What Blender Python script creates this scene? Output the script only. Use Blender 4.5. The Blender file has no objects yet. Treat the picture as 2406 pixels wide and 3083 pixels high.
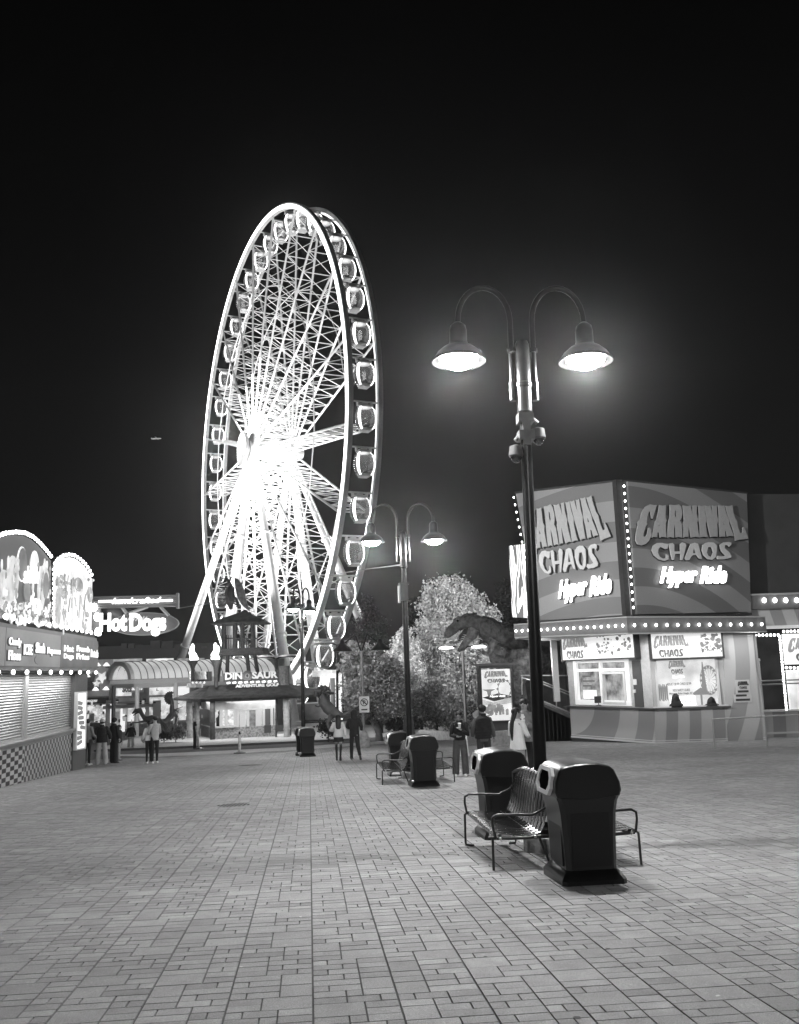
import bpy, math, random
import numpy as np
from mathutils import Vector, Matrix
from mathutils.geometry import tessellate_polygon
R = math.radians
pi = math.pi
sc = bpy.context.scene
COL = sc.collection
rnd = random.Random(7)

# ---------------------------------------------------------------- camera model
F_, PIT, ROL, EYE, CX, CY, K0 = 2736.98, 0.17175, -0.03417, 1.68, 1203., 1541.5, 2406/1704.
_r = np.array([1, 0, 0.]); _f = np.array([0, math.cos(PIT), math.sin(PIT)]); _u = np.array([0, -math.sin(PIT), math.cos(PIT)])
CR = math.cos(ROL)*_r + math.sin(ROL)*_u
CU = -math.sin(ROL)*_r + math.cos(ROL)*_u
SL = 0.0436716
FLAT = 62.0
def gz(Y):                       # the plaza falls gently away from the camera, then levels out
    return -SL*min(Y, FLAT)
def ray(x, y):
    return _f + CR*(x*K0-CX)/F_ - CU*(y*K0-CY)/F_
def A(x, y, Y):                  # survey helper: point at depth Y seen along a sight line
    d = ray(x, y)*1.0; t = Y/d[1]
    return np.array([0, 0, EYE]) + t*d
def G(x, y):
    d = ray(x, y); t = -EYE/(d[2]+SL*d[1])
    return np.array([0, 0, EYE]) + t*d

cam = bpy.data.cameras.new('camera'); co = bpy.data.objects.new('camera', cam); COL.objects.link(co)
M = Matrix.Identity(4)
for i in range(3):
    M[i][0] = CR[i]; M[i][1] = CU[i]; M[i][2] = -_f[i]
M[2][3] = EYE
co.matrix_world = M
cam.sensor_fit = 'HORIZONTAL'; cam.sensor_width = 36; cam.lens = 36*F_/2406
cam.clip_start = 0.1; cam.clip_end = 3000
sc.camera = co

# ---------------------------------------------------------------- mesh builder
class MB:
    def __init__(s): s.v = []; s.f = []
    def add(s, vs, fs, M=None):
        n = len(s.v)
        if M is not None: vs = [tuple(M @ Vector(p)) for p in vs]
        s.v += [tuple(map(float, p)) for p in vs]; s.f += [tuple(i+n for i in f) for f in fs]; return s
    def box(s, c, d, rz=0, M=None, taper=1.0):
        x, y, z = [q/2 for q in d]; cr, sr = math.cos(rz), math.sin(rz); vs = []
        for k in (-1, 1):
            t = taper if k > 0 else 1
            for (i, j) in ((-1, -1), (1, -1), (1, 1), (-1, 1)):
                a, b = i*x*t, j*y*t
                vs.append((c[0]+a*cr-b*sr, c[1]+a*sr+b*cr, c[2]+k*z))
        return s.add(vs, [(0, 3, 2, 1), (4, 5, 6, 7), (0, 1, 5, 4), (1, 2, 6, 5), (2, 3, 7, 6), (3, 0, 4, 7)], M)
    def tube(s, pts, r, n=8, M=None, cap=True, sx=1.0, up=None):
        pts = [Vector([float(q) for q in p]) for p in pts]; m = len(pts)
        rs = r if isinstance(r, (list, tuple)) else [r]*m
        vs = []; fs = []; a = None
        for i, p in enumerate(pts):
            t = (pts[min(i+1, m-1)]-pts[max(i-1, 0)])
            if t.length < 1e-9: t = Vector((0, 0, 1))
            t.normalize()
            if a is None:
                ref = Vector(up) if up else (Vector((0, 0, 1)) if abs(t.z) < .9 else Vector((0, 1, 0)))
                a = t.cross(ref).normalized()
            else:
                a = (a - t*a.dot(t)).normalized()
            b = t.cross(a)
            for k in range(n):
                th = 2*pi*k/n
                vs.append(p + a*math.cos(th)*rs[i]*sx + b*math.sin(th)*rs[i])
        for i in range(m-1):
            for k in range(n):
                k2 = (k+1) % n
                fs.append((i*n+k, (i+1)*n+k, (i+1)*n+k2, i*n+k2))
        if cap:
            fs.append(tuple(range(n))); fs.append(tuple((m-1)*n+k for k in reversed(range(n))))
        return s.add(vs, fs, M)
    def loft(s, rings, n=14, M=None, wob=0, rg=None, cap=True):
        """rings: (center, a-vector, b-vector)"""
        vs = []; fs = []; m = len(rings)
        for (c, a, b) in rings:
            c, a, b = Vector(c), Vector(a), Vector(b)
            for k in range(n):
                th = 2*pi*k/n; q = 1+(rg.uniform(-wob, wob) if wob else 0)
                vs.append(c + a*math.cos(th)*q + b*math.sin(th)*q)
        for i in range(m-1):
            for k in range(n):
                k2 = (k+1) % n
                fs.append((i*n+k, i*n+k2, (i+1)*n+k2, (i+1)*n+k))
        if cap:
            fs.append(tuple(reversed(range(n)))); fs.append(tuple((m-1)*n+k for k in range(n)))
        return s.add(vs, fs, M)
    def lathe(s, prof, n=16, c=(0, 0, 0), M=None, sy=1.0):
        vs = []; fs = []; m = len(prof)
        for (r, z) in prof:
            for k in range(n):
                th = 2*pi*k/n
                vs.append((c[0]+r*math.cos(th), c[1]+r*math.sin(th)*sy, c[2]+z))
        for i in range(m-1):
            for k in range(n):
                k2 = (k+1) % n
                fs.append((i*n+k, i*n+k2, (i+1)*n+k2, (i+1)*n+k))
        if prof[0][0] > 1e-4: fs.append(tuple(reversed(range(n))))
        if prof[-1][0] > 1e-4: fs.append(tuple((m-1)*n+k for k in range(n)))
        return s.add(vs, fs, M)
    def ball(s, c, r, nu=10, nv=6, M=None):
        if not isinstance(r, (list, tuple)): r = (r, r, r)
        vs = [(c[0], c[1], c[2]-r[2])]; fs = []
        for j in range(1, nv):
            ph = -pi/2+pi*j/nv
            for k in range(nu):
                th = 2*pi*k/nu
                vs.append((c[0]+r[0]*math.cos(ph)*math.cos(th), c[1]+r[1]*math.cos(ph)*math.sin(th), c[2]+r[2]*math.sin(ph)))
        vs.append((c[0], c[1], c[2]+r[2])); L = len(vs)-1
        for k in range(nu):
            k2 = (k+1) % nu
            fs.append((0, 1+k2, 1+k)); fs.append((L, L-nu+k, L-nu+k2))
            for j in range(nv-2):
                a = 1+j*nu
                fs.append((a+k, a+k2, a+nu+k2, a+nu+k))
        return s.add(vs, fs, M)
    def prism(s, loops, d0, d1, M=None, f=None):
        """loops of 2D points (outer then holes); local x, y -> in-plane, z from d0 to d1"""
        L2 = [[Vector((p[0], p[1], 0)) for p in lp] for lp in loops]
        tri = tessellate_polygon(L2); flat = [p for lp in L2 for p in lp]
        if f: flat = [Vector((*f(p.x, p.y), 0)) for p in flat]
        n = len(flat)
        vs = [(p.x, p.y, d1) for p in flat] + [(p.x, p.y, d0) for p in flat]; fs = []
        for t in tri:
            a, b, c = [flat[i] for i in t]
            if (b-a).cross(c-a).z < 0: t = (t[0], t[2], t[1])
            fs.append(tuple(t)); fs.append((t[2]+n, t[1]+n, t[0]+n))
        o = 0
        for lp in L2:
            m = len(lp)
            for i in range(m):
                j = (i+1) % m; fs.append((o+i, o+i+n, o+j+n, o+j))
            o += m
        return s.add(vs, fs, M)
    def quad(s, a, b, c, d, M=None):
        return s.add([a, b, c, d], [(0, 1, 2, 3)], M)
    def build(s, name, mat, parent=None, world=False, smooth=False, loc=None, rot=None):
        me = bpy.data.meshes.new(name)
        vs = s.v
        if world and parent is not None:
            o = np.zeros(3); q = parent
            while q is not None: o = o+np.array(q.location); q = q.parent
            vs = [(p[0]-o[0], p[1]-o[1], p[2]-o[2]) for p in vs]
        me.from_pydata(vs, [], s.f); me.update()
        if smooth is not False:
            me.polygons.foreach_set('use_smooth', [True]*len(me.polygons))
            if smooth is not True:
                try: me.set_sharp_from_angle(angle=R(smooth))
                except Exception: pass
        me.materials.append(mat)
        ob = bpy.data.objects.new(name, me); COL.objects.link(ob)
        if parent is not None: ob.parent = parent
        if loc is not None: ob.location = loc
        if rot is not None: ob.rotation_euler = rot
        return ob

def tag(o, label=None, cat=None, group=None, kind=None):
    if label: o['label'] = label
    if cat: o['category'] = cat
    if group: o['group'] = group
    if kind: o['kind'] = kind
    return o
def thing(name, label, cat, loc=(0, 0, 0), rz=0, group=None):
    o = bpy.data.objects.new(name, None); COL.objects.link(o); o.empty_display_size = .2
    o.location = [float(q) for q in loc]; o.rotation_euler = (0, 0, rz)
    return tag(o, label, cat, group)
def copy_tree(o, parent=None):
    c = o.copy(); COL.objects.link(c); c.parent = parent
    for ch in list(o.children): copy_tree(ch, c)
    return c
def copy_thing(o, loc, rz=None, label=None, group=None):
    c = copy_tree(o); c.location = [float(q) for q in loc]
    if rz is not None: c.rotation_euler = (0, 0, rz)
    if label: c['label'] = label
    if group: c['group'] = group
    return c
def place_copy(src, parent, loc, rot=None):          # one more of a part, sharing its mesh
    c = src.copy(); COL.objects.link(c); c.parent = parent; c.location = loc
    if rot is not None: c.rotation_euler = rot
    return c
def frame(P0, P1, z0=0.0, out=0.0):
    """wall frame: origin P0 (xy) at height z0, x along P0->P1, y up, z out towards the viewer"""
    u = Vector((P1[0]-P0[0], P1[1]-P0[1], 0)).normalized(); v = Vector((0, 0, 1)); n = u.cross(v)
    M = Matrix.Identity(4)
    o = Vector((P0[0], P0[1], z0)) + n*out
    for i in range(3):
        M[i][0] = u[i]; M[i][1] = v[i]; M[i][2] = n[i]; M[i][3] = o[i]
    return M

# ---------------------------------------------------------------- materials
MATS = {}
def mat(name, v=.5, rough=.6, metal=0., var=0., vs=8., bump=0., bs=30., bd=.02, spec=.5, alpha=None, trans=0., coat=0.):
    if name in MATS: return MATS[name]
    m = bpy.data.materials.new(name); m.use_nodes = True; nt = m.node_tree; b = nt.nodes['Principled BSDF']
    b.inputs['Base Color'].default_value = (v, v, v, 1); b.inputs['Roughness'].default_value = rough
    b.inputs['Metallic'].default_value = metal; b.inputs['Specular IOR Level'].default_value = spec
    b.inputs['Coat Weight'].default_value = coat
    if trans: b.inputs['Transmission Weight'].default_value = trans
    if alpha is not None: b.inputs['Alpha'].default_value = alpha
    if var or bump:
        tc = nt.nodes.new('ShaderNodeTexCoord')
        nz = nt.nodes.new('ShaderNodeTexNoise'); nz.inputs['Scale'].default_value = vs; nz.inputs['Detail'].default_value = 5
        nt.links.new(tc.outputs['Object'], nz.inputs['Vector'])
        if var:
            mr = nt.nodes.new('ShaderNodeMapRange'); mr.inputs[1].default_value = .3; mr.inputs[2].default_value = .7
            mr.inputs[3].default_value = v*(1-var); mr.inputs[4].default_value = v*(1+var)
            nt.links.new(nz.outputs['Fac'], mr.inputs[0])
            nt.links.new(mr.outputs[0], b.inputs['Base Color'])
        if bump:
            n2 = nt.nodes.new('ShaderNodeTexNoise'); n2.inputs['Scale'].default_value = bs; n2.inputs['Detail'].default_value = 4
            nt.links.new(tc.outputs['Object'], n2.inputs['Vector'])
            bp = nt.nodes.new('ShaderNodeBump'); bp.inputs['Strength'].default_value = bump; bp.inputs['Distance'].default_value = bd
            nt.links.new(n2.outputs['Fac'], bp.inputs['Height']); nt.links.new(bp.outputs[0], b.inputs['Normal'])
    MATS[name] = m; return m
def emit(name, s, base=.8, sample=False, var=0., vs=3.):
    if name in MATS: return MATS[name]
    m = mat(name, base, .5); nt = m.node_tree; b = nt.nodes['Principled BSDF']
    b.inputs['Emission Color'].default_value = (1, 1, 1, 1); b.inputs['Emission Strength'].default_value = s
    if var:
        tc = nt.nodes.new('ShaderNodeTexCoord'); nz = nt.nodes.new('ShaderNodeTexNoise'); nz.inputs['Scale'].default_value = vs
        nz.inputs['Detail'].default_value = 6; nt.links.new(tc.outputs['Object'], nz.inputs['Vector'])
        mr = nt.nodes.new('ShaderNodeMapRange'); mr.inputs[1].default_value = .35; mr.inputs[2].default_value = .65
        mr.inputs[3].default_value = s*(1-var); mr.inputs[4].default_value = s*(1+var*.5)
        nt.links.new(nz.outputs['Fac'], mr.inputs[0]); nt.links.new(mr.outputs[0], b.inputs['Emission Strength'])
    m.cycles.emission_sampling = 'AUTO' if sample else 'NONE'
    return m
def glass(name, v=.9, mix=.75, rough=.02, haze=0.):
    if name in MATS: return MATS[name]
    m = bpy.data.materials.new(name); m.use_nodes = True; nt = m.node_tree; nt.nodes.clear()
    o = nt.nodes.new('ShaderNodeOutputMaterial'); t = nt.nodes.new('ShaderNodeBsdfTransparent'); g = nt.nodes.new('ShaderNodeBsdfGlossy')
    t.inputs[0].default_value = (v, v, v, 1); g.inputs[0].default_value = (.9, .9, .9, 1); g.inputs['Roughness'].default_value = rough
    mx = nt.nodes.new('ShaderNodeMixShader'); fr = nt.nodes.new('ShaderNodeFresnel'); fr.inputs[0].default_value = 1.5
    nt.links.new(fr.outputs[0], mx.inputs[0]); nt.links.new(t.outputs[0], mx.inputs[1]); nt.links.new(g.outputs[0], mx.inputs[2])
    out = mx.outputs[0]
    if haze:
        d = nt.nodes.new('ShaderNodeBsdfTranslucent'); d2 = nt.nodes.new('ShaderNodeBsdfDiffuse'); a = nt.nodes.new('ShaderNodeAddShader'); m2 = nt.nodes.new('ShaderNodeMixShader'); m2.inputs[0].default_value = haze
        d.inputs[0].default_value = d2.inputs[0].default_value = (.4, .4, .4, 1)
        nt.links.new(d.outputs[0], a.inputs[0]); nt.links.new(d2.outputs[0], a.inputs[1]); nt.links.new(out, m2.inputs[1]); nt.links.new(a.outputs[0], m2.inputs[2]); out = m2.outputs[0]
    nt.links.new(out, o.inputs[0]); MATS[name] = m; return m

BLACK = mat('black_plastic', .007, .33, spec=.4, var=.3, vs=4)
BLACKM = mat('black_metal', .015, .28, spec=.7)
DARKP = mat('dark_painted_metal', .006, .3, spec=.4)
HOLE = mat('hole_shade', .002, .9, spec=0)  # darkness inside openings, put into the colour of flat black plates
CONC = mat('concrete', .32, .9, var=.25, vs=6, bump=.4)
STEEL = mat('galvanised_steel', .55, .35, metal=.9)
WHITEP = mat('white_painted_steel', .72, .4, var=.06, vs=2)
WHITE = mat('white_paint', .75, .5)
CREAM = mat('cream_panel', .6, .6, var=.08)

# ---------------------------------------------------------------- world
w = bpy.data.worlds.new('World'); sc.world = w; w.use_nodes = True; nt = w.node_tree
bg = nt.nodes['Background']
tc = nt.nodes.new('ShaderNodeTexCoord'); sx = nt.nodes.new('ShaderNodeSeparateXYZ'); nt.links.new(tc.outputs['Generated'], sx.inputs[0])
cr_ = nt.nodes.new('ShaderNodeValToRGB'); e = cr_.color_ramp.elements
e[0].position = 0.0; e[0].color = (.0150, .0150, .0150, 1); e[1].position = .62; e[1].color = (.0028, .0028, .0028, 1)
k = cr_.color_ramp.elements.new(.2); k.color = (.0125, .0125, .0125, 1)
k = cr_.color_ramp.elements.new(.4); k.color = (.0062, .0062, .0062, 1)
nt.links.new(sx.outputs['Z'], cr_.inputs[0]); nt.links.new(cr_.outputs[0], bg.inputs[0]); bg.inputs[1].default_value = .5

sc.view_settings.view_transform = 'Standard'; sc.view_settings.look = 'None'; sc.view_settings.gamma = 1; sc.view_settings.exposure = 0
cy = sc.cycles
cy.use_denoising = True; cy.max_bounces = 5; cy.diffuse_bounces = 2; cy.glossy_bounces = 3; cy.transparent_max_bounces = 24
cy.transmission_bounces = 4; cy.volume_bounces = 0; cy.sample_clamp_indirect = 4.0; cy.use_light_tree = True
cy.caustics_reflective = False; cy.caustics_refractive = False

def lamp(name, kind, loc, power, parent=None, size=.1, spot=None, blend=.5, rot=None, world=True):
    L = bpy.data.lights.new(name, kind); L.energy = power; L.color = (1, 1, 1)
    if kind in ('POINT', 'SPOT'): L.shadow_soft_size = size
    if kind == 'SPOT': L.spot_size = R(spot or 150); L.spot_blend = blend
    if kind == 'AREA': L.shape = 'RECTANGLE'; L.size = size[0]; L.size_y = size[1]
    o = bpy.data.objects.new(name, L); COL.objects.link(o); o.location = [float(q) for q in loc]
    if rot is not None: o.rotation_euler = rot
    if parent is not None:
        o.parent = parent
    return o
def aim(o, target):
    d = Vector([float(a-b) for a, b in zip(target, o.location)]); o.rotation_euler = d.to_track_quat('-Z', 'Y').to_euler()

# ---------------------------------------------------------------- lettering
_tc = {}
def text_geo(s, bold=.0, shear=0., space=1.):
    key = (s, bold, shear, space)
    if key in _tc: return _tc[key]
    cu = bpy.data.curves.new('lettering', 'FONT'); cu.body = s; cu.offset = bold; cu.shear = shear; cu.space_character = space
    cu.extrude = .05; cu.resolution_u = 3; cu.fill_mode = 'BOTH'
    ob = bpy.data.objects.new('lettering', cu); COL.objects.link(ob)
    dg = bpy.context.evaluated_depsgraph_get(); me = bpy.data.meshes.new_from_object(ob.evaluated_get(dg))
    vs = [tuple(v.co) for v in me.vertices]; fs = [tuple(p.vertices) for p in me.polygons]
    bpy.data.objects.remove(ob); bpy.data.curves.remove(cu); bpy.data.meshes.remove(me)
    a = np.array(vs) if vs else np.zeros((1, 3)); _tc[key] = (a, fs)
    return _tc[key]
def text(mb, s, M, x, y, w, h, d=.01, bold=.0, shear=0., warp=None, z=0., space=1.):
    """letters filling the box (x, y, w, h) of frame M; z..z+d proud"""
    a, fs = text_geo(s, bold, shear, space); lo = a.min(0); hi = a.max(0)
    sx_ = w/max(hi[0]-lo[0], 1e-6) if w else h/max(hi[1]-lo[1], 1e-6); sy_ = h/max(hi[1]-lo[1], 1e-6)
    b = np.empty_like(a); b[:, 0] = (a[:, 0]-lo[0])*sx_; b[:, 1] = (a[:, 1]-lo[1])*sy_; b[:, 2] = z+(a[:, 2]-lo[2])/max(hi[2]-lo[2], 1e-6)*d
    if warp: b = np.array([(*warp(p[0]/max(w, 1e-6), p[1]/h), p[2]) for p in b]); b[:, 0] *= w; b[:, 1] *= h
    b[:, 0] += x; b[:, 1] += y
    mb.add([tuple(p) for p in b], fs, M); return mb
# ================================================================ GROUND
def gmat(name, v, rough=.75, var=.2, fine=.25, tone=False, bump=.5, big=.12):
    m = bpy.data.materials.new(name); m.use_nodes = True; nt = m.node_tree; b = nt.nodes['Principled BSDF']; L = nt.links.new
    tc = nt.nodes.new('ShaderNodeTexCoord')
    def noise(s, d=4):
        n = nt.nodes.new('ShaderNodeTexNoise'); n.inputs['Scale'].default_value = s; n.inputs['Detail'].default_value = d
        L(tc.outputs['Object'], n.inputs['Vector']); return n.outputs['Fac']
    def mr(src, lo, hi, a=.3, z=.7):
        r = nt.nodes.new('ShaderNodeMapRange'); r.inputs[1].default_value = a; r.inputs[2].default_value = z
        r.inputs[3].default_value = lo; r.inputs[4].default_value = hi; L(src, r.inputs[0]); return r.outputs[0]
    def mul(a, c):
        q = nt.nodes.new('ShaderNodeMath'); q.operation = 'MULTIPLY'; L(a, q.inputs[0])
        if isinstance(c, float): q.inputs[1].default_value = c
        else: L(c, q.inputs[1])
        return q.outputs[0]
    x = mul(mr(noise(.45, 3), 1-big, 1+big), mr(noise(6), 1-var*.5, 1+var*.5))
    x = mul(x, mr(noise(160, 2), 1-fine, 1+fine))
    sp = noise(55, 2); x = mul(x, mr(sp, 1, 1.45, .66, .74))
    if tone:
        at = nt.nodes.new('ShaderNodeAttribute'); at.attribute_name = 'tone'; x = mul(x, at.outputs['Fac'])
    x = mul(x, float(v)); L(x, b.inputs['Base Color'])
    b.inputs['Specular IOR Level'].default_value = .35
    L(mr(noise(9), rough-.12, rough+.1), b.inputs['Roughness'])
    bp = nt.nodes.new('ShaderNodeBump'); bp.inputs['Strength'].default_value = bump; bp.inputs['Distance'].default_value = .004
    L(noise(120, 3), bp.inputs['Height']); L(bp.outputs[0], b.inputs['Normal'])
    return m
PAV = gmat('paver_concrete', .27, tone=True, fine=.35, bump=.8); ASPH = gmat('asphalt', .075, rough=.8, var=.3); GND = gmat('joint_sand', .055, var=.3)
WALK = gmat('pavement_concrete', .42, rough=.8); STRIP = gmat('crossing_concrete', .62, rough=.8, var=.15)

def sheet(name, pts, dz, m, kind='structure', label=None):
    mb = MB(); n = len(pts)
    mb.add([(p[0], p[1], gz(p[1])+dz) for p in pts], [tuple(range(n))])
    o = mb.build(name, m); o['kind'] = kind; return o
mb = MB(); ys = [-25, 0, 20, 40, FLAT, 90, 160, 500]; xs = [-250, -60, -25, 0, 25, 60, 250]
mb.add([(x, y, gz(y)-.012) for y in ys for x in xs],
       [(j*7+i, j*7+i+1, (j+1)*7+i+1, (j+1)*7+i) for j in range(7) for i in range(6)])
mb.build('ground', GND)['kind'] = 'structure'

# far edge of the paved plaza (kerb line measured on the ground)
edge = [G(*p) for p in ((300, 1616), (354, 1614), (480, 1607), (626, 1599), (760, 1589), (830, 1584))]
ex = [p[0] for p in edge]; ey = [p[1] for p in edge]
def edge_y(x):
    if x > ex[-1]: return ey[-1]+1.5 if x < 4.2 else 47.5
    if x < ex[0]: return ey[0]
    return float(np.interp(x, ex, ey))
al = np.array([-.104, .9946]); ac = np.array([.9946, .104]); SW = .508; U = .122
sP = float(np.dot([-.575, 5.45], ac))
B = [[(0, 0, 3, 2), (3, 0, 2, 1), (3, 1, 2, 1)], [(2, 0, 3, 2), (0, 0, 2, 1), (0, 1, 2, 1)],
     [(0, 0, 2, 1), (2, 0, 1, 1), (3, 0, 2, 1), (0, 1, 1, 1), (1, 1, 2, 1), (3, 1, 2, 1)],
     [(0, 0, 2, 2), (2, 0, 3, 1), (2, 1, 2, 1), (4, 1, 1, 1)], [(0, 0, 1, 1), (1, 0, 2, 1), (3, 0, 2, 2), (0, 1, 3, 1)],
     [(0, 0, 2, 1), (0, 1, 2, 1), (2, 0, 2, 1), (4, 0, 1, 1), (2, 1, 1, 1), (3, 1, 2, 1)], [(0, 0, 3, 1), (3, 0, 1, 1), (4, 0, 1, 1), (0, 1, 1, 1), (1, 1, 2, 1), (3, 1, 2, 1)]]
rg = random.Random(11); V = []; Fc = []; tone = []; tan = 2406/2/F_*1.12
for si in range(-34, 44):
    s0 = sP+si*SW; t = 1.6+rg.random()*.2
    while t < 52:
        c = al*t+ac*(s0+.25)
        if abs(c[0]) < c[1]*tan+3.4 and c[1] < edge_y(c[0]) and (c[0] > -14):
            for (a, b, wd, ht) in rg.choice(B):
                g = .005; x0 = s0+a*SW/5+(g if a else .0062); x1 = s0+(a+wd)*SW/5-(g if a+wd < 5 else .0062)
                y0 = t+b*U+g; y1 = t+(b+ht)*U-g; h = rg.uniform(-.0012, .0012)
                n = len(V)
                for (X, Y) in ((x0, y0), (x1, y0), (x1, y1), (x0, y1)):
                    p = al*Y+ac*X; V.append((p[0], p[1], gz(p[1])+h))
                near = c[1] < 20
                Fc.append((n, n+1, n+2, n+3)); tn = rg.choice((.85, .93, .97, 1., 1.03, 1.07, 1.14))*rg.uniform(.92, 1.08); tone.append(tn)
                if near:
                    for (X, Y) in ((x0, y0), (x1, y0), (x1, y1), (x0, y1)):
                        p = al*Y+ac*X; V.append((p[0], p[1], gz(p[1])-.012))
                    for i in range(4):
                        j = (i+1) % 4; Fc.append((n+i, n+4+i, n+4+j, n+j)); tone.append(tn*.8)
        t += 2*U
me = bpy.data.meshes.new('plaza_paving'); me.from_pydata(V, [], Fc); me.update()
at = me.attributes.new('tone', 'FLOAT', 'FACE'); at.data.foreach_set('value', tone)
me.materials.append(PAV); po = bpy.data.objects.new('plaza_paving', me); COL.objects.link(po); po['kind'] = 'structure'
# pale crossing strip, road and the pavement beyond it
Lo = [G(*p) for p in ((250, 1612), (336, 1614), (480, 1607.5), (626, 1600), (760, 1590), (830, 1585), (905, 1580))]
Hi = [G(*p) for p in ((905, 1577), (830, 1580), (760, 1584), (626, 1593), (480, 1600.5), (336, 1607), (250, 1609))]
sheet('crossing_strip', Lo+Hi, .004, STRIP)
sheet('road', [G(905, 1580), G(905, 1574), G(760, 1579), G(626, 1586), G(480, 1593.5), G(336, 1600), G(200, 1604), (-30, 40, 0), (-14, 33, 0), G(250, 1612), G(336, 1614), G(626, 1600), G(830, 1585)], -.004, ASPH)
ped = [G(*p) for p in ((200, 1603), (336, 1598), (480, 1592), (626, 1585), (760, 1578), (905, 1572.5), (965, 1570))]
mb = MB(); n = len(ped); far = [(p[0]*1.15, p[1]+24, 0) for p in ped]
mb.add([(p[0], p[1], gz(p[1])+.12) for p in ped]+[(p[0], p[1], gz(p[1])+.125) for p in far], [(i, i+1, n+i+1, n+i) for i in range(n-1)])
mb.build('pavement', WALK)['kind'] = 'structure'
mb = MB()
mb.add([(p[0], p[1], gz(p[1])+.118) for p in ped]+[(p[0], p[1]-.03, gz(p[1])-.03) for p in ped], [(i+n, i+n+1, i+1, i) for i in range(n-1)])
mb.build('kerb', mat('kerb_concrete', .12, .8, var=.2))['kind'] = 'structure'
# ================================================================ STREET LAMPS, CANS, BENCHES
AX = math.atan2(.11, .994)                        # heading of the row of lamps
U1 = (1.55, 11.35); U2 = (.06, 24.0); U3 = (-4.4, 39.6)
LEN = emit('lamp_lens', 80, sample=False)
BEZEL = mat('bright_slot_rim', .5, .35)  # slot rim, paler than the black hood

def make_lamp(name, label, loc, rz, heads_power, cams=False, box=False, group='twin arm street lamps on the plaza'):
    t = thing(name, label, 'street lamp', loc, rz, group)
    MB().lathe([(.24, -.15), (.24, .14), (.22, .17)], 20).build('footing', CONC, t, smooth=40)
    MB().lathe([(.17, .17), (.17, .2), (.15, .21), (.14, .26), (.1, .28), (.09, .34)], 20).build('base_cover', DARKP, t, smooth=40)
    MB().lathe([(.082, .4), (.078, 2.5), (.07, 5.5)], 16).build('pole', DARKP, t, smooth=40)
    MB().lathe([(.07, 5.38), (.1, 5.4), (.1, 5.72), (.112, 5.73), (.112, 5.78), (.1, 5.79), (.095, 6.3), (.07, 6.36), (0, 6.38)], 16).build('collar', DARKP, t, smooth=40)
    for s in (-1, 1):
        pts = [(s*.145, 0, 5.56), (s*.145, 0, 6.64)]
        for i in range(1, 15):
            a = pi*i/14; pts.append((s*(.145+.345*(1-math.cos(a))), 0, 6.64+.46*math.sin(a)))
        pts.append((s*.835, 0, 6.52))
        a = MB().tube(pts, .037, 10).build('arm', DARKP, t, smooth=50)
        MB().tube([(s*.145, 0, 5.55), (s*.145, 0, 5.8)], .05, 10).box((s*.1, 0, 5.68), (.1, .05, .04)).build('bracket', DARKP, a, smooth=40)
        MB().tube([(s*.145, 0, 6.2), (s*.145, 0, 6.26)], .055, 10).box((s*.1, 0, 6.23), (.1, .05, .04)).build('bracket', DARKP, a, smooth=40)
        h = MB().lathe([(.04, 6.62), (.1, 6.57), (.115, 6.5), (.115, 6.36), (.13, 6.31), (.2, 6.27), (.28, 6.2), (.325, 6.13), (.352, 6.1), (.352, 6.075), (.34, 6.08),
                        (.315, 6.13), (.26, 6.18), (.15, 6.25), (.1, 6.27)], 24, (s*.835, 0, 0)).build('lamp_shade', DARKP, t, smooth=60)
        MB().lathe([(0, 5.99), (.12, 6.0), (.2, 6.04), (.25, 6.1), (.25, 6.14), (0, 6.15)], 20, (s*.835, 0, 0)).build('lamp_glass', LEN, h, smooth=True)
        if heads_power:
            l = lamp('lamp_light', 'POINT', (s*.835, 0, 5.93), heads_power, t, .09)
    if cams:
        for (x, z, s) in ((.16, 4.95, 1), (-.14, 4.72, -1)):
            c = MB().lathe([(.02, .24), (.08, .22), (.09, .14), (.095, .1), (.08, .08)], 16, (x, -.02, z)).tube([(x, 0, z+.3), (x*.6, 0, z+.36), (0, 0, z+.36)], .03, 8).box((0, 0, z+.36), (.2, .2, .12)).build('security_camera', mat('grey_camera_housing', .05, .35), t, smooth=40)
            MB().ball((x, -.02, z+.09), (.075, .075, .09), 14, 8).build('camera_dome', mat('smoked_dome', .02, .06, coat=1), c, smooth=True)
        MB().box((0, -.085, 5.1), (.1, .03, .3)).build('access_plate', mat('grey_camera_housing', .05, .35), t)
    if box:
        MB().box((-.02, -.16, 4.72), (.2, .22, .42)).box((-.02, -.16, 4.95), (.26, .28, .04)).build('speaker_box', mat('speaker_case', .05, .5), t)
        MB().box((-.15, -.1, 4.68), (.05, .2, .44)).build('bracket', mat('bracket_paint', .4, .4), t)
    return t

def gp(u, dy=0, dx=0):
    y = u[1]+dy*math.cos(AX)+dx*math.sin(AX); x = u[0]-dy*math.sin(AX)+dx*math.cos(AX); return (x, y, gz(y))
PW = 900
make_lamp('street_lamp', 'tall twin-arm lamp post with dome cameras, nearest, between the black bins', gp(U1, 0, .03), AX-.05, PW, cams=True).rotation_euler[1] = .015
make_lamp('street_lamp', 'twin-arm lamp post with a grey speaker box below its arms, second in the row', gp(U2), AX-.05, PW, box=True)
make_lamp('street_lamp', 'twin-arm lamp post in front of the ferris wheel legs, its two heads close together', gp(U3), AX+1.15, 650)
make_lamp('street_lamp', 'twin-arm lamp post standing behind the photographer', (2.9, -3.2, gz(-3.2)), AX, 750)
make_lamp('street_lamp', 'twin-arm lamp post added out of view at the right to brighten the signs', (15.5, 22, gz(22)), AX, 800)  # unseen post, added to throw more light on the swirl signs
make_lamp('street_lamp', 'twin-arm lamp post beside the snack stand beyond the left edge of the picture', (-11.5, 12, gz(12)), AX, 280)

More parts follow.
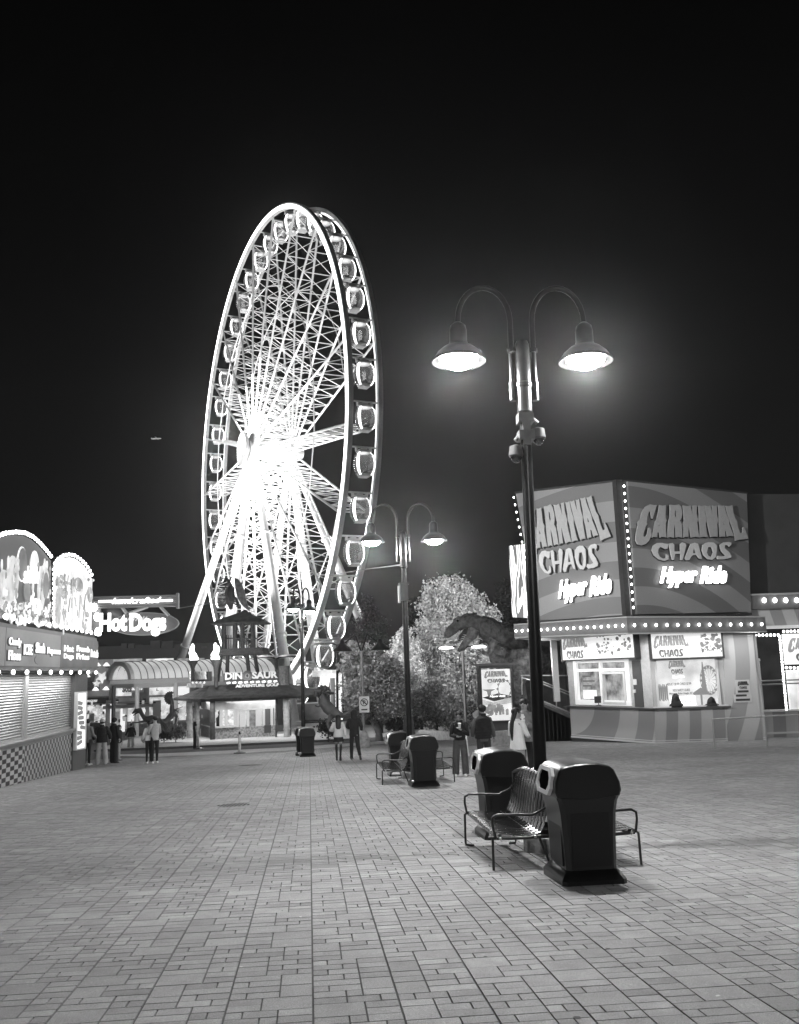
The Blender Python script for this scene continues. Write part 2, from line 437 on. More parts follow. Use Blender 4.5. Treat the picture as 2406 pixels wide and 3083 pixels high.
def make_can(loc, rz, label, group='black litter bins on the plaza'):
    t = thing('litter_bin', label, 'litter bin', loc, rz, group)
    # plinth
    MB().loft([((0, 0, 0), (.33, 0, 0), (0, .41, 0)), ((0, 0, .055), (.33, 0, 0), (0, .41, 0)), ((0, 0, .13), (.27, 0, 0), (0, .34, 0)), ((0, 0, .145), (.25, 0, 0), (0, .32, 0))], 4, M=None) if 0 else None
    def rr(hx, hy, z, c=.04, x0=0):
        return [(x0-hx+c, -hy, z), (x0+hx-c, -hy, z), (x0+hx, -hy+c, z), (x0+hx, hy-c, z), (x0+hx-c, hy, z), (x0-hx+c, hy, z), (x0-hx, hy-c, z), (x0-hx, -hy+c, z)]
    def stack(rings):
        mb = MB(); vs = [p for r in rings for p in r]; fs = []
        for i in range(len(rings)-1):
            for k in range(8):
                k2 = (k+1) % 8; fs.append((i*8+k, i*8+k2, i*8+8+k2, i*8+8+k))
        fs.append(tuple(reversed(range(8)))); fs.append(tuple((len(rings)-1)*8+k for k in range(8)))
        return mb.add(vs, fs)
    stack([rr(.318, .385, -.02), rr(.318, .385, .055), rr(.3, .365, .08), rr(.272, .335, .12), rr(.25, .31, .14)]).build('plinth', BLACK, t, smooth=30)
    b = stack([rr(.25, .31, .14), rr(.262, .315, .45), rr(.276, .32, .66), rr(.295, .33, .77), rr(.315, .34, .815)]).build('bin_body', BLACK, t, smooth=30)
    mb = MB()
    for s in (-1, 1):
        mb.box((0, s*.316, .42), (.38, .012, .5)).box((s*.262, 0, .42), (.012, .44, .5))
    mb.build('panel', mat('black_plastic_panel', .006, .45, spec=.3), b)
    # hood: side profile in (x, z), pushed out along y with a domed top
    prof = [(-.315, .815), (-.335, .87), (-.325, .97), (-.285, 1.075), (-.245, 1.105), (-.12, 1.128), (0, 1.135), (.12, 1.128), (.235, 1.1), (.275, 1.065), (.325, .95), (.335, .87), (.315, .815), (.15, .795), (0, .787), (-.15, .795)]
    mb = MB(); n = len(prof); ysx = [(-.345, .93), (-.33, .985), (-.29, 1.0), (0, 1.015), (.29, 1.0), (.33, .985), (.345, .93)]
    vs = []; fs = []
    for (yy, q) in ysx:
        for (x, z) in prof: vs.append((x*(q if abs(yy) > .3 else 1), yy, .94+(z-.94)*q))
    for i in range(len(ysx)-1):
        for k in range(n):
            k2 = (k+1) % n; fs.append((i*n+k, (i+1)*n+k, (i+1)*n+k2, i*n+k2))
    fs.append(tuple(range(n))); fs.append(tuple((len(ysx)-1)*n+k for k in reversed(range(n))))
    mb.add(vs, fs); h = mb.build('hood', BLACK, t, smooth=35)
    for s in (-1,):                       # post slot with its raised rim on both ends
        def oct(hy, hz, c=.06): return [(-hy+c, -hz), (hy-c, -hz), (hy, -hz+c), (hy, hz-c), (hy-c, hz), (-hy+c, hz), (-hy, hz-c), (-hy, -hz+c)]
        lean = .1*s
        M = Matrix.Translation((s*.318, 0, .955)) @ Matrix.Rotation(-s*.2, 4, 'Y') @ Matrix(((0, 0, s, 0), (s, 0, 0, 0), (0, 1, 0, 0), (0, 0, 0, 1)))
        MB().prism([oct(.26, .13, .07), oct(.19, .092, .06)], 0, .035, M).build('slot_rim', BEZEL, h, smooth=30)
        MB().prism([oct(.19, .092, .06)], 0, .022, M).build('slot', HOLE, h)
    return t
c0 = make_can(gp(U1, -1.85, -.05), AX, 'black hooded litter bin, nearest of all, in front of the first lamp post')
def can(loc, rz, label, **k): return copy_thing(c0, loc, rz, label)
can(gp(U1, 1.45, -.15), AX, 'black hooded litter bin behind the nearest bench, its slot facing left')
can(gp(U2, -2.55, 0), AX, 'black hooded litter bin in front of the second lamp post')
can(gp(U2, 1.2, -.15), AX, 'black hooded litter bin behind the second lamp post, partly hidden by a bench')
can(G(654, 1613.5)+[0, .3, 0], AX+.05, 'square black litter bin at the third lamp post, right one of the pair')
can(G(642, 1612)+[0, .7, 0], AX+.05, 'square black litter bin half hidden behind another at the third lamp post')
q = G(809, 1572); can((q[0], q[1], q[2]+.12), AX, 'black litter bin on the far pavement beside the sign post')

def make_bench(loc, rz, label):
    """seat faces local +x"""
    t = thing('park_bench', label, 'bench', loc, rz, 'black metal benches beside the lamp posts')
    hl = .84
    def strap_pts():
        P = [(.62, .40), (.635, .425), (.62, .447), (.55, .452), (.42, .438), (.28, .425), (.2, .425), (.13, .45), (.09, .52), (.06, .66), (.03, .8), (.0, .9), (-.03, .94), (-.05, .93)]
        return P
    P = strap_pts()
    seat = MB(); back = MB(); n = 14
    for i in range(n):
        y = -hl+.04+(2*hl-.08)*i/(n-1)
        dome = .07*(1-abs(y/hl)**3)
        for mbx, seg in ((seat, P[:8]), (back, P[7:])):
            pts = []
            for (x, z) in seg:
                zz = z-.05+(dome if z > .6 else dome*max(0, (z-.45)/.15) if z > .45 else 0); pts.append((x, zz))
            vs = []; fs = []
            for j, (x, z) in enumerate(pts):
                for (dx, dy) in ((0, -.045), (0, .045)): vs.append((x, y+dy, z))
            for j, (x, z) in enumerate(pts):
                for (dx, dy) in ((0, -.045), (0, .045)): vs.append((x-.006, y+dy, z-.006))
            m = len(pts); o = 2*m
            for j in range(m-1):
                a = 2*j
                fs += [(a, a+2, a+3, a+1), (o+a, o+a+1, o+a+3, o+a+2), (a, a+o, a+o+2, a+2), (a+1, a+3, a+o+3, a+o+1)]
            mbx.add(vs, fs)
    SLAT = mat('black_gloss_slats', .007, .25, spec=.5)
    seat.build('seat', SLAT, t, smooth=40); back.build('backrest', SLAT, t, smooth=40)
    fr = MB()
    for y in (-hl, hl): fr.tube([(.62, y, .36), (.3, y, .35), (.12, y, .36)], .018, 8)
    fr.tube([(.55, -hl, .36), (.55, hl, .36)], .016, 8).tube([(.2, -hl, .36), (.2, hl, .36)], .016, 8)
    fr.tube([(.02, -hl, .62)]+[(.02-.06*math.cos(a*pi/2), hl*a, .84+.09*(1-abs(a)**3)) for a in [i/8 for i in range(-8, 9)]]+[(.02, hl, .62)], .02, 8)
    fr.build('seat_frame', BLACKM, t, smooth=50)
    for y in (-hl-.01, hl+.01):
        MB().tube([(.62, y, .38), (.66, y, .36), (.665, y, .03), (.66, y, -.0), (.6, y, -.012), (.56, y, -.012)], .014, 8).build('leg', BLACKM, t, smooth=50)
        MB().tube([(.16, y, .36), (.1, y, .2), (.03, y, .02), (.04, y, -.012), (.12, y, -.012)], .014, 8).build('leg', BLACKM, t, smooth=50)
        MB().tube([(.63, y, .36), (.655, y, .5), (.65, y, .57), (.6, y, .6), (.4, y, .595), (.22, y, .58), (.08, y, .64), (.02, y, .7)], .014, 8).build('armrest', BLACKM, t, smooth=50)
        MB().ball((.58, y*1.02, .36), .016, 8, 6).ball((.2, y*1.02, .36), .016, 8, 6).build('bolt', STEEL, t, smooth=True)
    return t
b0 = make_bench(gp(U1, -.3, -.15), AX+pi, 'black slatted metal bench facing left, nearest, beside the first lamp post')
copy_thing(b0, gp(U1, -.42, .09), AX, 'black slatted metal bench facing right, mostly hidden behind the nearest bin')
copy_thing(b0, gp(U2, -1.0, -.22), AX+pi, 'black slatted metal bench facing left, at the second lamp post')
copy_thing(b0, gp(U2, -1.0, .16), AX, 'black slatted metal bench facing right, at the second lamp post')
# drain grating and cover plates
def plate(name, label, p, r, cat, slots=True):
    t = thing(name, label, cat, (p[0], p[1], gz(p[1])))
    M = Matrix.Rotation(-math.atan(SL), 4, 'X')
    MB().lathe([(0, .001), (r*.86, .002), (r*.88, .004), (r, .004), (r, -.01)], 40, M=M).build('rim', mat('cast_iron', .24, .7, var=.3), t, smooth=30)
    if slots:
        mb = MB()
        for i in range(-4, 5):
            x = i*r*.19; h = math.sqrt(max(0, (.8*r)**2-x*x)); mb.box((x, 0, .005), (r*.07, 2*h, .004), M=M)
        mb.build('slots', HOLE, t)
plate('drain_cover', 'round slotted drain grating set in the paving of the near plaza', G(498, 1717), .38, 'drain cover')
plate('manhole_cover', 'plain dark round cover in the paving in front of the golf kiosk, left one', G(391, 1621), .42, 'manhole cover', False)
plate('manhole_cover', 'round cover in the paving left of the paired litter bins', G(534, 1632), .5, 'manhole cover', True)

mb = MB(); q_ = random.Random(17)
for i in range(90):
    x, y = q_.uniform(-5, 5), q_.uniform(5.5, 26); z = gz(y)+.004; s = q_.uniform(.006, .02); a = q_.uniform(0, 6)
    P = [(x+s*c*math.cos(a)-s*.6*d*math.sin(a), y+s*c*math.sin(a)+s*.6*d*math.cos(a), z+q_.uniform(0, .004)) for c, d in ((-1, -1), (1, -.7), (.8, 1), (-.9, .8))]; mb.add(P, [(0, 1, 2, 3)])
tag(mb.build('litter_flecks', mat('paper_fleck', .55, .8)), 'tiny pale flecks of litter scattered over the paving', 'litter', kind='stuff')
mb = MB()
for i in range(160):
    x, y = q_.uniform(-6, 6), q_.uniform(5.2, 24); z = gz(y)+.0022; s = q_.uniform(.008, .022); mb.add([(x+s*math.cos(k*pi/4)*q_.uniform(.8, 1.2), y+s*math.sin(k*pi/4), z) for k in range(8)], [tuple(range(8))])
tag(mb.build('gum_spots', mat('old_gum', .07, .9)), 'dark trodden gum spots on the paving', 'gum', kind='stuff')
# ================================================================ FERRIS WHEEL
WX, WY, WZ, WR, WPHI = -13.355, 94.407, 25.10, 25.0, -1.12216
WG = gz(94)
wheel = thing('ferris_wheel', 'huge lit observation wheel with enclosed round gondolas, towering over the plaza', 'ferris wheel', (WX, WY, WG), WPHI)
H0 = WZ-WG
WST = mat('white_wheel_steel', .8, .35); LED = emit('led_strip', 3.5); LEDR = emit('led_rim', 5.0); LEDH = emit('led_spoke', 9.0)
GREYS = mat('grey_rim_channel', .34, .45, var=.1)
def ring(r0, r1, y0, y1, n=126):
    mb = MB(); vs = []; fs = []
    for i in range(n):
        a = 2*pi*i/n; c, s = math.cos(a), math.sin(a)
        for (r, y) in ((r0, y0), (r1, y0), (r1, y1), (r0, y1)): vs.append((r*c, y, H0+r*s))
    for i in range(n):
        j = (i+1) % n
        for k in range(4):
            k2 = (k+1) % 4; fs.append((i*4+k, i*4+k2, j*4+k2, j*4+k))
    return mb.add(vs, fs)
def pol(r, a, y): return (r*math.cos(a), y, H0+r*math.sin(a))
for s in (-1, 1):
    rim = ring(24.72, 25.32, s*1.33-.2, s*1.33+.2).build('rim', GREYS, wheel)
    if s < 0: ring(24.78, 25.14, -1.62, -1.54).build('rim_light', LEDR, rim)
    else: ring(24.78, 24.95, 1.1, 1.13).build('rim_light', emit('led_back_rim', 1.5), rim)
    rr_ = MB()
    for k in range(21):
        a0, a1 = R(9+k*360/21), R(9+(k+1)*360/21); rr_.tube([pol(17.3, a0, s*1.55), pol(17.3, a1, s*1.55)], .06, 6)
    rr_.build('tie_ring', WST, wheel, smooth=60)
rg = random.Random(3)
for k in range(21):
    a = R(9+k*360/21); mb = MB()
    def ch(s, r): return pol(r, a, s*(2.15-(2.15-1.33)*(r-1.2)/23.4))
    for s in (-1, 1): mb.tube([ch(s, 1.2), ch(s, 24.7)], .11, 6)
    N = 11; rs = [1.8+(24.3-1.8)*((i/N)) for i in range(N+1)]
    for i, r in enumerate(rs):
        mb.tube([ch(-1, r), ch(1, r)], .05, 5)
        if i < N:
            mb.tube([ch(-1, r), ch(1, rs[i+1])], .04, 5); mb.tube([ch(1, r), ch(-1, rs[i+1])], .04, 5)
    sp = mb.build('spoke', WST, wheel, smooth=60)
    if math.sin(a) > -.55:
        L1 = rg.uniform(8.5, 10.5) if math.sin(a) > .3 else rg.uniform(6.5, 8)
        mb = MB().tube([ch(-1, 1.6), ch(-1, L1)], .1, 8).tube([ch(1, 1.8), ch(1, L1*.6)], .07, 8); mb.build('spoke_light', LEDH, sp, smooth=60)
    else:
        MB().tube([ch(-1, 1.6), ch(-1, 9.5)], .11, 8).build('spoke_light', LEDH, sp, smooth=60)
# hub
My = Matrix.Translation((0, 0, H0)) @ Matrix.Rotation(pi/2, 4, 'X')
hub = MB().lathe([(.55, -3.4), (.55, -2.6), (1.0, -2.6), (1.0, -2.35), (1.75, -2.3), (1.75, -1.95), (1.0, -1.9), (1.0, 1.9), (1.75, 1.95), (1.75, 2.3), (1.0, 2.35), (1.0, 2.6), (.55, 2.6), (.55, 3.4)], 28, M=My).build('hub', WST, wheel, smooth=40)
dk = MB().lathe([(0, 3.1), (1.2, 3.2), (1.72, 3.4), (1.8, 3.35), (1.8, 3.2), (1.6, 3.0), (0, 2.9)], 32, M=My).build('drive_disc', mat('disc_metal', .35, .4, metal=.3), wheel, smooth=40)
mb = MB()
for i in range(36): mb.ball(pol(1.72, 2*pi*i/36, -3.36), .06, 6, 4)
mb.build('bolts', STEEL, dk); 
legs = [(-2.2, -8.2, -16.5, .42), (-2.2, -8, 8, .5), (-2.2, -4, 18, .42), (2, 2, -13, .42), (2, 8, 13, .42), (2, 6, -2, .5)]
for (h, m, l, r) in legs:
    p0 = Vector((0, h, H0)); p1 = Vector((l, m, 0.0)); d = (p1-p0)
    lg = MB().tube([p0+d*.02, p0+d*.5, p1], [r*.8, r, r*1.02], 18).build('support_leg', WHITEP, wheel, smooth=50)
    mb = MB()
    for t in (.36, .72): mb.tube([p0+d*(t-.0025), p0+d*(t+.0025)], r*1.32, 18)
    mb.tube([p1+Vector((0, 0, -.05)), p1+Vector((0, 0, .5))], r*1.9, 18); mb.build('flange', WHITEP, lg, smooth=50)
# gondolas
GLS = glass('gondola_glass', .8, haze=.09); FL = mat('gondola_floor', .6, .5); SEAT = mat('gondola_seat', .16, .6)
def gondola_parts(loc):
    prof = [(.50, -.98), (.66, -.80), (.80, -.5), (.86, -.1), (.84, .3), (.74, .68), (.56, .92)]
    fr = MB()
    fr.lathe([(0, .9), (.56, .9), (.6, .97), (.5, 1.02), (0, 1.05)], 20)
    fr.lathe([(0, -1.04), (.42, -1.04), (.55, -.98), (.6, -.88), (.54, -.86), (0, -.88)], 20)
    for i in range(-2, 3): fr.box((i*.18, 0, -1.07), (.05, .8, .05))
    fr.box((0, 0, 1.13), (.34, .95, .16)).box((0, 0, 1.24), (.2, .5, .14))
    for s in (-1, 1): fr.box((0, s*.62, 1.2), (.28, .14, .3))
    fr.tube([(0, -1.3, 1.42), (0, 1.3, 1.42)], .085, 8)
    for s in (-1, 1): fr.tube([(0, s*.62, 1.35), (0, s*.62, 1.45)], .12, 8)
    g = fr.build('gondola', FL, wheel, smooth=35, loc=loc)
    MB().lathe(prof, 24).build('window', GLS, g, smooth=True)
    sm = MB(); sm.box((.0, 0, -.62), (.9, .34, .1)).box((0, 0, -.74), (.7, .2, .2)); 
    for s in (-1, 1): sm.box((s*.05, s*.5, -.5), (.9, .16, .1)).box((s*.05, s*.58, -.2), (.8, .06, .5))
    sm.build('seat', SEAT, g)
    for (ang) in (R(56), R(-56)):
        vs = []; fs = []; pp = [(r*1.03+.01, z) for r, z in prof]
        for (r, z) in pp:
            for da in (-.13, .13): vs.append((r*math.cos(ang+da), r*math.sin(ang+da)*1.0, z))
        fs = [(2*i, 2*i+1, 2*i+3, 2*i+2) for i in range(len(pp)-1)]
        vs2 = [(x*1.04, y*1.04, z) for (x, y, z) in vs]; m = len(vs)
        fs2 = [tuple(m+q for q in f) for f in fs] + [(2*i, 2*i+2, m+2*i+2, m+2*i) for i in range(len(pp)-1)] + [(2*i+1, m+2*i+1, m+2*i+3, 2*i+3) for i in range(len(pp)-1)]
        MB().add(vs+vs2, fs+fs2).build('light_strip', LED, g, smooth=40)
    lamp('cabin_light', 'POINT', (0, 0, .5), 26, g, .25)
    MB().lathe([(0, -.84), (.62, -.82)], 16).build('lining', mat('gondola_lining', .12, .6), g)
    return g
g0 = None
for k in range(42):
    a = R(9+4.2857+k*360/42); p = pol(25.0, a, 0); loc = (p[0], 0, p[2]-1.42)
    if g0 is None: g0 = gondola_parts(loc)
    else:
        c = copy_tree(g0, wheel); c.location = loc
# point lights added around the hub to whiten its steel; spots flood the wheel
def wl(x, y, z, pw, size=.6):
    return lamp('hub_fill_light', 'POINT', (x, y, H0+z), pw, wheel, size)
wl(0, -5, 1.5, 1400); wl(0, 0, 3.4, 500, .4); wl(0, 0, -3.4, 500, .4); wl(3.5, -3, -3, 900); wl(-.5, -4, -6, 1200)
for (x, y, z) in ((-15, -22, 9), (13, -17, 9), (-13, 22, 1.2), (14, 20, 1.2)):
    l = lamp('ground_floodlight', 'SPOT', (x, y, z), 55000, wheel, .5, 84, .6); d = Vector((x*.1, 0, H0))-Vector((x, y, z)); l.rotation_euler = d.to_track_quat('-Z', 'Y').to_euler()
# ================================================================ hand-cut letter shapes (sheet coordinates, y down)
LC = [
 [[(385,400),(330,575),(318,570),(300,480),(285,485),(262,560),(255,625),(265,640),(240,680),(215,760),(212,795),(235,800),(258,770),(275,690),(290,685),(310,720),(312,780),(280,850),(240,890),(195,905),(140,890),(118,840),(125,760),(150,660),(145,620),(175,585),(195,500),(240,425),(300,393),(350,403)]],
 [[(415,400),(455,408),(495,400),(487,560),(503,595),(488,640),(496,808),(440,800),(415,812),(410,745),(385,745),(380,805),(340,800),(314,812),(342,700),(357,610),(374,590),(397,500)],[(410,625),(400,665),(418,665)]],
 [[(545,395),(600,400),(660,388),(690,420),(700,500),(690,560),(668,600),(690,640),(693,812),(650,800),(612,810),(610,700),(600,640),(592,700),(590,812),(550,800),(508,812),(517,700),(522,640),(527,600),(542,560)],[(612,460),(626,470),(626,540),(612,560),(603,520)]],
 [[(710,400),(760,410),(808,400),(830,520),(836,400),(890,400),(882,500),(900,580),(888,620),(893,700),(911,808),(870,800),(805,812),(795,740),(780,640),(772,740),(768,805),(740,800),(707,812),(714,700),(707,640),(722,590),(714,520)]],
 [[(912,400),(950,408),(985,398),(990,500),(1009,580),(996,630),(1003,740),(1018,806),(970,800),(917,810),(922,700),(917,620),(908,585),(917,520)]],
 [[(990,400),(1030,408),(1065,398),(1085,510),(1089,398),(1120,405),(1148,395),(1148,520),(1161,585),(1147,640),(1147,803),(1105,798),(1057,806),(1032,690),(1014,590),(1003,500)]],
 [[(1170,392),(1210,400),(1248,395),(1268,490),(1302,580),(1307,640),(1360,793),(1310,790),(1275,800),(1265,730),(1247,725),(1245,800),(1210,798),(1177,805),(1177,700),(1172,640),(1167,590),(1174,520)],[(1236,600),(1228,645),(1248,645)]],
 [[(1268,400),(1310,402),(1355,388),(1365,480),(1385,560),(1412,600),(1420,680),(1445,755),(1480,750),(1485,680),(1500,680),(1525,740),(1555,830),(1500,835),(1440,840),(1380,855),(1377,800),(1353,700),(1333,640),(1313,590),(1289,500)]]]
LH = [
 [[(520,890),(505,950),(480,955),(445,935),(420,925),(395,950),(385,1000),(410,1050),(450,1075),(485,1060),(490,1020),(518,1040),(515,1085),(470,1100),(400,1080),(340,1030),(312,965),(330,910),(380,878),(440,875),(470,885)]],
 [[(530,885),(570,880),(590,900),(590,985),(665,985),(665,895),(690,872),(730,885),(740,910),(720,990),(690,1095),(665,1090),(670,1015),(598,1015),(585,1090),(565,1090),(545,1010),(530,930)]],
 [[(800,890),(850,878),(890,890),(915,980),(935,1085),(900,1075),(870,1030),(820,1035),(795,1060),(775,1095),(735,1095),(722,1070),(760,980)],[(840,925),(822,1010),(860,1010)]],
 [[(1030,870),(1090,875),(1130,910),(1130,980),(1115,1060),(1070,1095),(1010,1085),(960,1035),(938,970),(950,910),(990,880)],[(1020,935),(1060,932),(1075,960),(1085,1000),(1060,1060),(1020,1045),(1000,1005),(1010,970)]],
 [[(1325,880),(1320,910),(1295,930),(1280,910),(1240,910),(1235,950),(1290,1000),(1320,1050),(1310,1075),(1230,1090),(1150,1090),(1125,1070),(1140,1045),(1190,1055),(1245,1045),(1210,1010),(1180,965),(1175,905),(1220,875),(1290,870)]]]
def aff(m): return lambda x, y: (m[0][0]*x+m[0][1]*y+m[0][2], m[1][0]*x+m[1][1]*y+m[1][2])
def boxfit(x, y, w_, h_, src):                       # map sheet rectangle src=(x0,y0,x1,y1) (y down) into plane box
    x0, y0, x1, y1 = src
    return lambda a, b: (x+(a-x0)/(x1-x0)*w_, y+(y1-b)/(y1-y0)*h_)
S_C = (118, 388, 1555, 905); S_H = (312, 870, 1325, 1100)
def letters(mb, glyphs, fn, M, z0, z1):
    for i, gl in enumerate(glyphs): mb.prism(gl, z0, z1+.0007*i, M, fn)
    return mb
def logo(parent, M, x, y, w_, h_, m1, m2, d=.012, z=.0):
    """CARNIVAL over CHAOS on a printed panel"""
    c = MB(); letters(c, LC, boxfit(x, y+h_*.38, w_, h_*.62, S_C), M, z, z+d); c.build('lettering', m1, parent)
    c = MB(); letters(c, LH, boxfit(x+w_*.14, y, w_*.68, h_*.36, S_H), M, z, z+d); c.build('lettering', m2, parent)

def z6(x, y): return (1500+x/1.8808)/K0, (1400+y/1.8808)/K0
def A6(x, y, Y): return A(*z6(x, y), Y)
class Plane:
    def __init__(s, P0, P1, out=0.0):
        s.P0 = np.array(P0[:2], float); s.P1 = np.array(P1[:2], float)
        t = (s.P1-s.P0)/np.linalg.norm(s.P1-s.P0); n = np.array([t[1], -t[0]]); s.P0 = s.P0+n*out; s.P1 = s.P1+n*out
        s.t, s.n = t, n; s.M = frame(s.P0, s.P1)
        s.L = float(np.linalg.norm(s.P1-s.P0))
    def pt(s, x, y):
        d = ray(x, y); k = (s.P0@s.n)/(d[:2]@s.n); P = k*d
        return float((P[:2]-s.P0)@s.t), float(EYE+P[2])
    def p6(s, x, y): return s.pt(*z6(x, y))
    def rect(s, a, b):                        # two pixel corners -> (x, y, w, h) on the plane
        p, q = s.pt(*a), s.pt(*b); x0, x1 = sorted((p[0], q[0])); y0, y1 = sorted((p[1], q[1])); return x0, y0, x1-x0, y1-y0
    def r6(s, a, b): return s.rect(z6(*a), z6(*b))
def panel(mb, M, r, z0, z1):
    x, y, w_, h_ = r; return mb.prism([[(x, y), (x+w_, y), (x+w_, y+h_), (x, y+h_)]], z0, z1, M)
def wframe(mb, M, r, t, z0, z1):
    x, y, w_, h_ = r
    return mb.prism([[(x, y), (x+w_, y), (x+w_, y+h_), (x, y+h_)], [(x+t, y+t), (x+w_-t, y+t), (x+w_-t, y+h_-t), (x+t, y+h_-t)]], z0, z1, M)

def swirl(name, lo, hi, scale, dist=4., kind='RINGS', axis=(1, 1, 1), off=(0, 0, 0), em=0., nscale=.6, rough=.6):
    m = mat(name, hi, rough); nt = m.node_tree; b = nt.nodes['Principled BSDF']; L = nt.links.new
    tc = nt.nodes.new('ShaderNodeTexCoord'); mp = nt.nodes.new('ShaderNodeMapping'); mp.inputs['Location'].default_value = off; mp.inputs['Scale'].default_value = axis
    wv = nt.nodes.new('ShaderNodeTexWave'); wv.wave_type = kind; wv.inputs['Scale'].default_value = scale; wv.inputs['Distortion'].default_value = dist
    wv.inputs['Detail'].default_value = 0; wv.inputs['Detail Scale'].default_value = nscale
    if kind == 'RINGS': wv.rings_direction = 'SPHERICAL'
    cr = nt.nodes.new('ShaderNodeValToRGB'); cr.color_ramp.interpolation = 'CONSTANT'
    cr.color_ramp.elements[0].color = (lo, lo, lo, 1); cr.color_ramp.elements[1].position = .5; cr.color_ramp.elements[1].color = (hi, hi, hi, 1)
    L(tc.outputs['Object'], mp.inputs[0]); L(mp.outputs[0], wv.inputs['Vector']); L(wv.outputs['Fac'], cr.inputs[0]); L(cr.outputs[0], b.inputs['Base Color'])
    if em:
        L(cr.outputs[0], b.inputs['Emission Color']); b.inputs['Emission Strength'].default_value = em; m.cycles.emission_sampling = 'NONE'
    return m

# ================================================================ CARNIVAL BUILDING
BZ = -1.78
C0 = np.array([10.4, 39.2]); _q = A6(415, 1520, 44.2); CL = _q[:2]; CRW = np.array([14.95, 39.0])
cb = thing('ride_building', 'corner ride building with two big swirl signs, bulb-lit canopy and ticket windows', 'building', (C0[0], C0[1], BZ))
def bb(mb, name, m, parent=cb, **k): return mb.build(name, m, parent, world=True, **k)
PLc = Plane(CL, C0); PRc = Plane(C0, CRW)
STR = swirl('striped_wall_paint', .3, .5, .30, 3.0, 'RINGS', (1, .6, .9), (6.5, 0, -1.5), nscale=.5, rough=.75)
SIGNP = swirl('sign_swirl_paint', .16, .28, .19, 5.0, 'RINGS', (1, 1, 1), (0.6, 0, -.5), nscale=.5, rough=.55)
SIGNP2 = swirl('sign_swirl_paint_left', .16, .28, .2, 5.0, 'RINGS', (1, 1, 1), (2.2, 1.5, .2), nscale=.5, rough=.55)
DKW = mat('dark_wall', .035, .8, var=.2); TRIMW = mat('white_trim', .7, .5); FASC = mat('fascia_paint', .13, .5, var=.1); SOFF = mat('soffit', .3, .6)
LITW = emit('lit_white_panel', .7, .35, sample=True, var=.12, vs=1.2); LITD = emit('lit_poster', .62, .6, var=.35, vs=2.2)
INK = mat('dark_ink', .03, .6); INKG = emit('lit_grey_ink', .05, .08); INKM = emit('lit_mid_ink', .16, .12); BULBS = emit('marquee_bulb', 7, sample=False)
# counter walls
for pl, nm in ((PLc, 'left'), (PRc, 'right')):
    L_ = pl.L+(0 if nm == 'left' else .0)
    w_ = bb(MB().prism([[(0, -2.0), (L_, -2.0), (L_, -.30), (0, -.30)]], -.3, 0, pl.M), 'counter_wall', STR)
    bb(MB().prism([[(-.02, -1.74), (L_+.02, -1.74), (L_+.02, -1.67), (-.02, -1.67)]], 0, .03, pl.M).prism([[(0, -1.63), (L_, -1.63), (L_, -1.6), (0, -1.6)]], 0, .02, pl.M), 'trim', TRIMW, w_)
    bb(MB().prism([[(0, -2.2), (L_, -2.2), (L_, -1.75), (0, -1.75)]], -.2, .012, pl.M), 'plinth', mat('dark_plinth', .05, .8), w_)
cw = bb(MB().prism([[(-.1, -.33), (PLc.L+.25, -.33), (PLc.L+.25, -.27), (-.1, -.27)]], -.3, .28, PLc.M).prism([[(.12, -.335), (3.15, -.335), (3.15, -.275), (.12, -.275)]], -.3, .3, PRc.M), 'counter_top', mat('counter_dark', .06, .4))
bb(MB().prism([[(.0, -.27), (3.1, -.27), (3.1, -.22), (0, -.22)]], -.1, .12, PRc.M), 'window_sill', TRIMW)
# walls around the windows
xw, yw, ww, hw = PRc.r6((890, 1105), (1258, 1370))
zt = 2.9
def wall_with_hole(pl, L0, L1, z0, z1, hole, m, name):
    x, y, a, b = hole
    return bb(MB().prism([[(L0, z0), (L1, z0), (L1, z1), (L0, z1)], [(x, y), (x+a, y), (x+a, y+b), (x, y+b)]], -.25, -.02, pl.M), name, m)
wr = wall_with_hole(PRc, .03, PRc.L, -.3, zt, (xw, yw, ww, hw), STR, 'wall')
bb(wframe(MB(), PRc.M, (xw-.06, yw-.06, ww+.12, hw+.12), .09, -.15, .03), 'window_frame', TRIMW, wr)
win = bb(panel(MB(), PRc.M, (xw+.03, yw+.03, ww-.06, hw-.06), -.14, -.12), 'window', emit('lit_window_print', .7, .2, sample=True, var=.35, vs=1.1))
M_ = PRc.M
def WX(fx, fy, fw, fh): return (xw+fx*ww, yw+fy*hw, fw*ww, fh*hw)
r = WX(.22, .60, .32, .38); logo(win, M_, *r, INKM, INKG, z=-.12) if 0 else None
def wlogo(parent, pl, r, m1, m2, d=.012, z=0.):
    o = parent; x, y, a, b = r
    c = MB(); letters(c, LC, boxfit(x, y+b*.40, a, b*.60, S_C), pl.M, z, z+d); bb(c, 'lettering', m1, parent)
    c = MB(); letters(c, LH, boxfit(x+a*.14, y, a*.68, b*.36, S_H), pl.M, z, z+d); bb(c, 'lettering', m2, parent)
wlogo(win, PRc, WX(.22, .70, .28, .28), INKM, INKG, z=-.12)
mb = MB(); text(mb, 'Hyper Ride', M_, *WX(.27, .6, .2, .07), d=.01, bold=.03, shear=.3, z=-.12); bb(mb, 'lettering', emit('lit_white_ink', 1.2), win)
mb = MB(); text(mb, 'ADULT $9.99 CHILD $7.99', M_, *WX(.17, .46, .4, .06), d=.01, bold=.015, z=-.12)
text(mb, 'RIDE SAFETY GUIDE', M_, *WX(.26, .34, .28, .05), d=.01, bold=.015, z=-.12); text(mb, 'Minimum Rider Height 42"', M_, *WX(.2, .27, .38, .05), d=.01, bold=.015, z=-.12)
bb(mb, 'lettering', INKG, win)
mb = MB(); panel(mb, M_, WX(.2, .02, .42, .22), -.12, -.115); sg = bb(mb, 'notice', emit('lit_white_panel_bright', 1.6), win)
mb = MB()
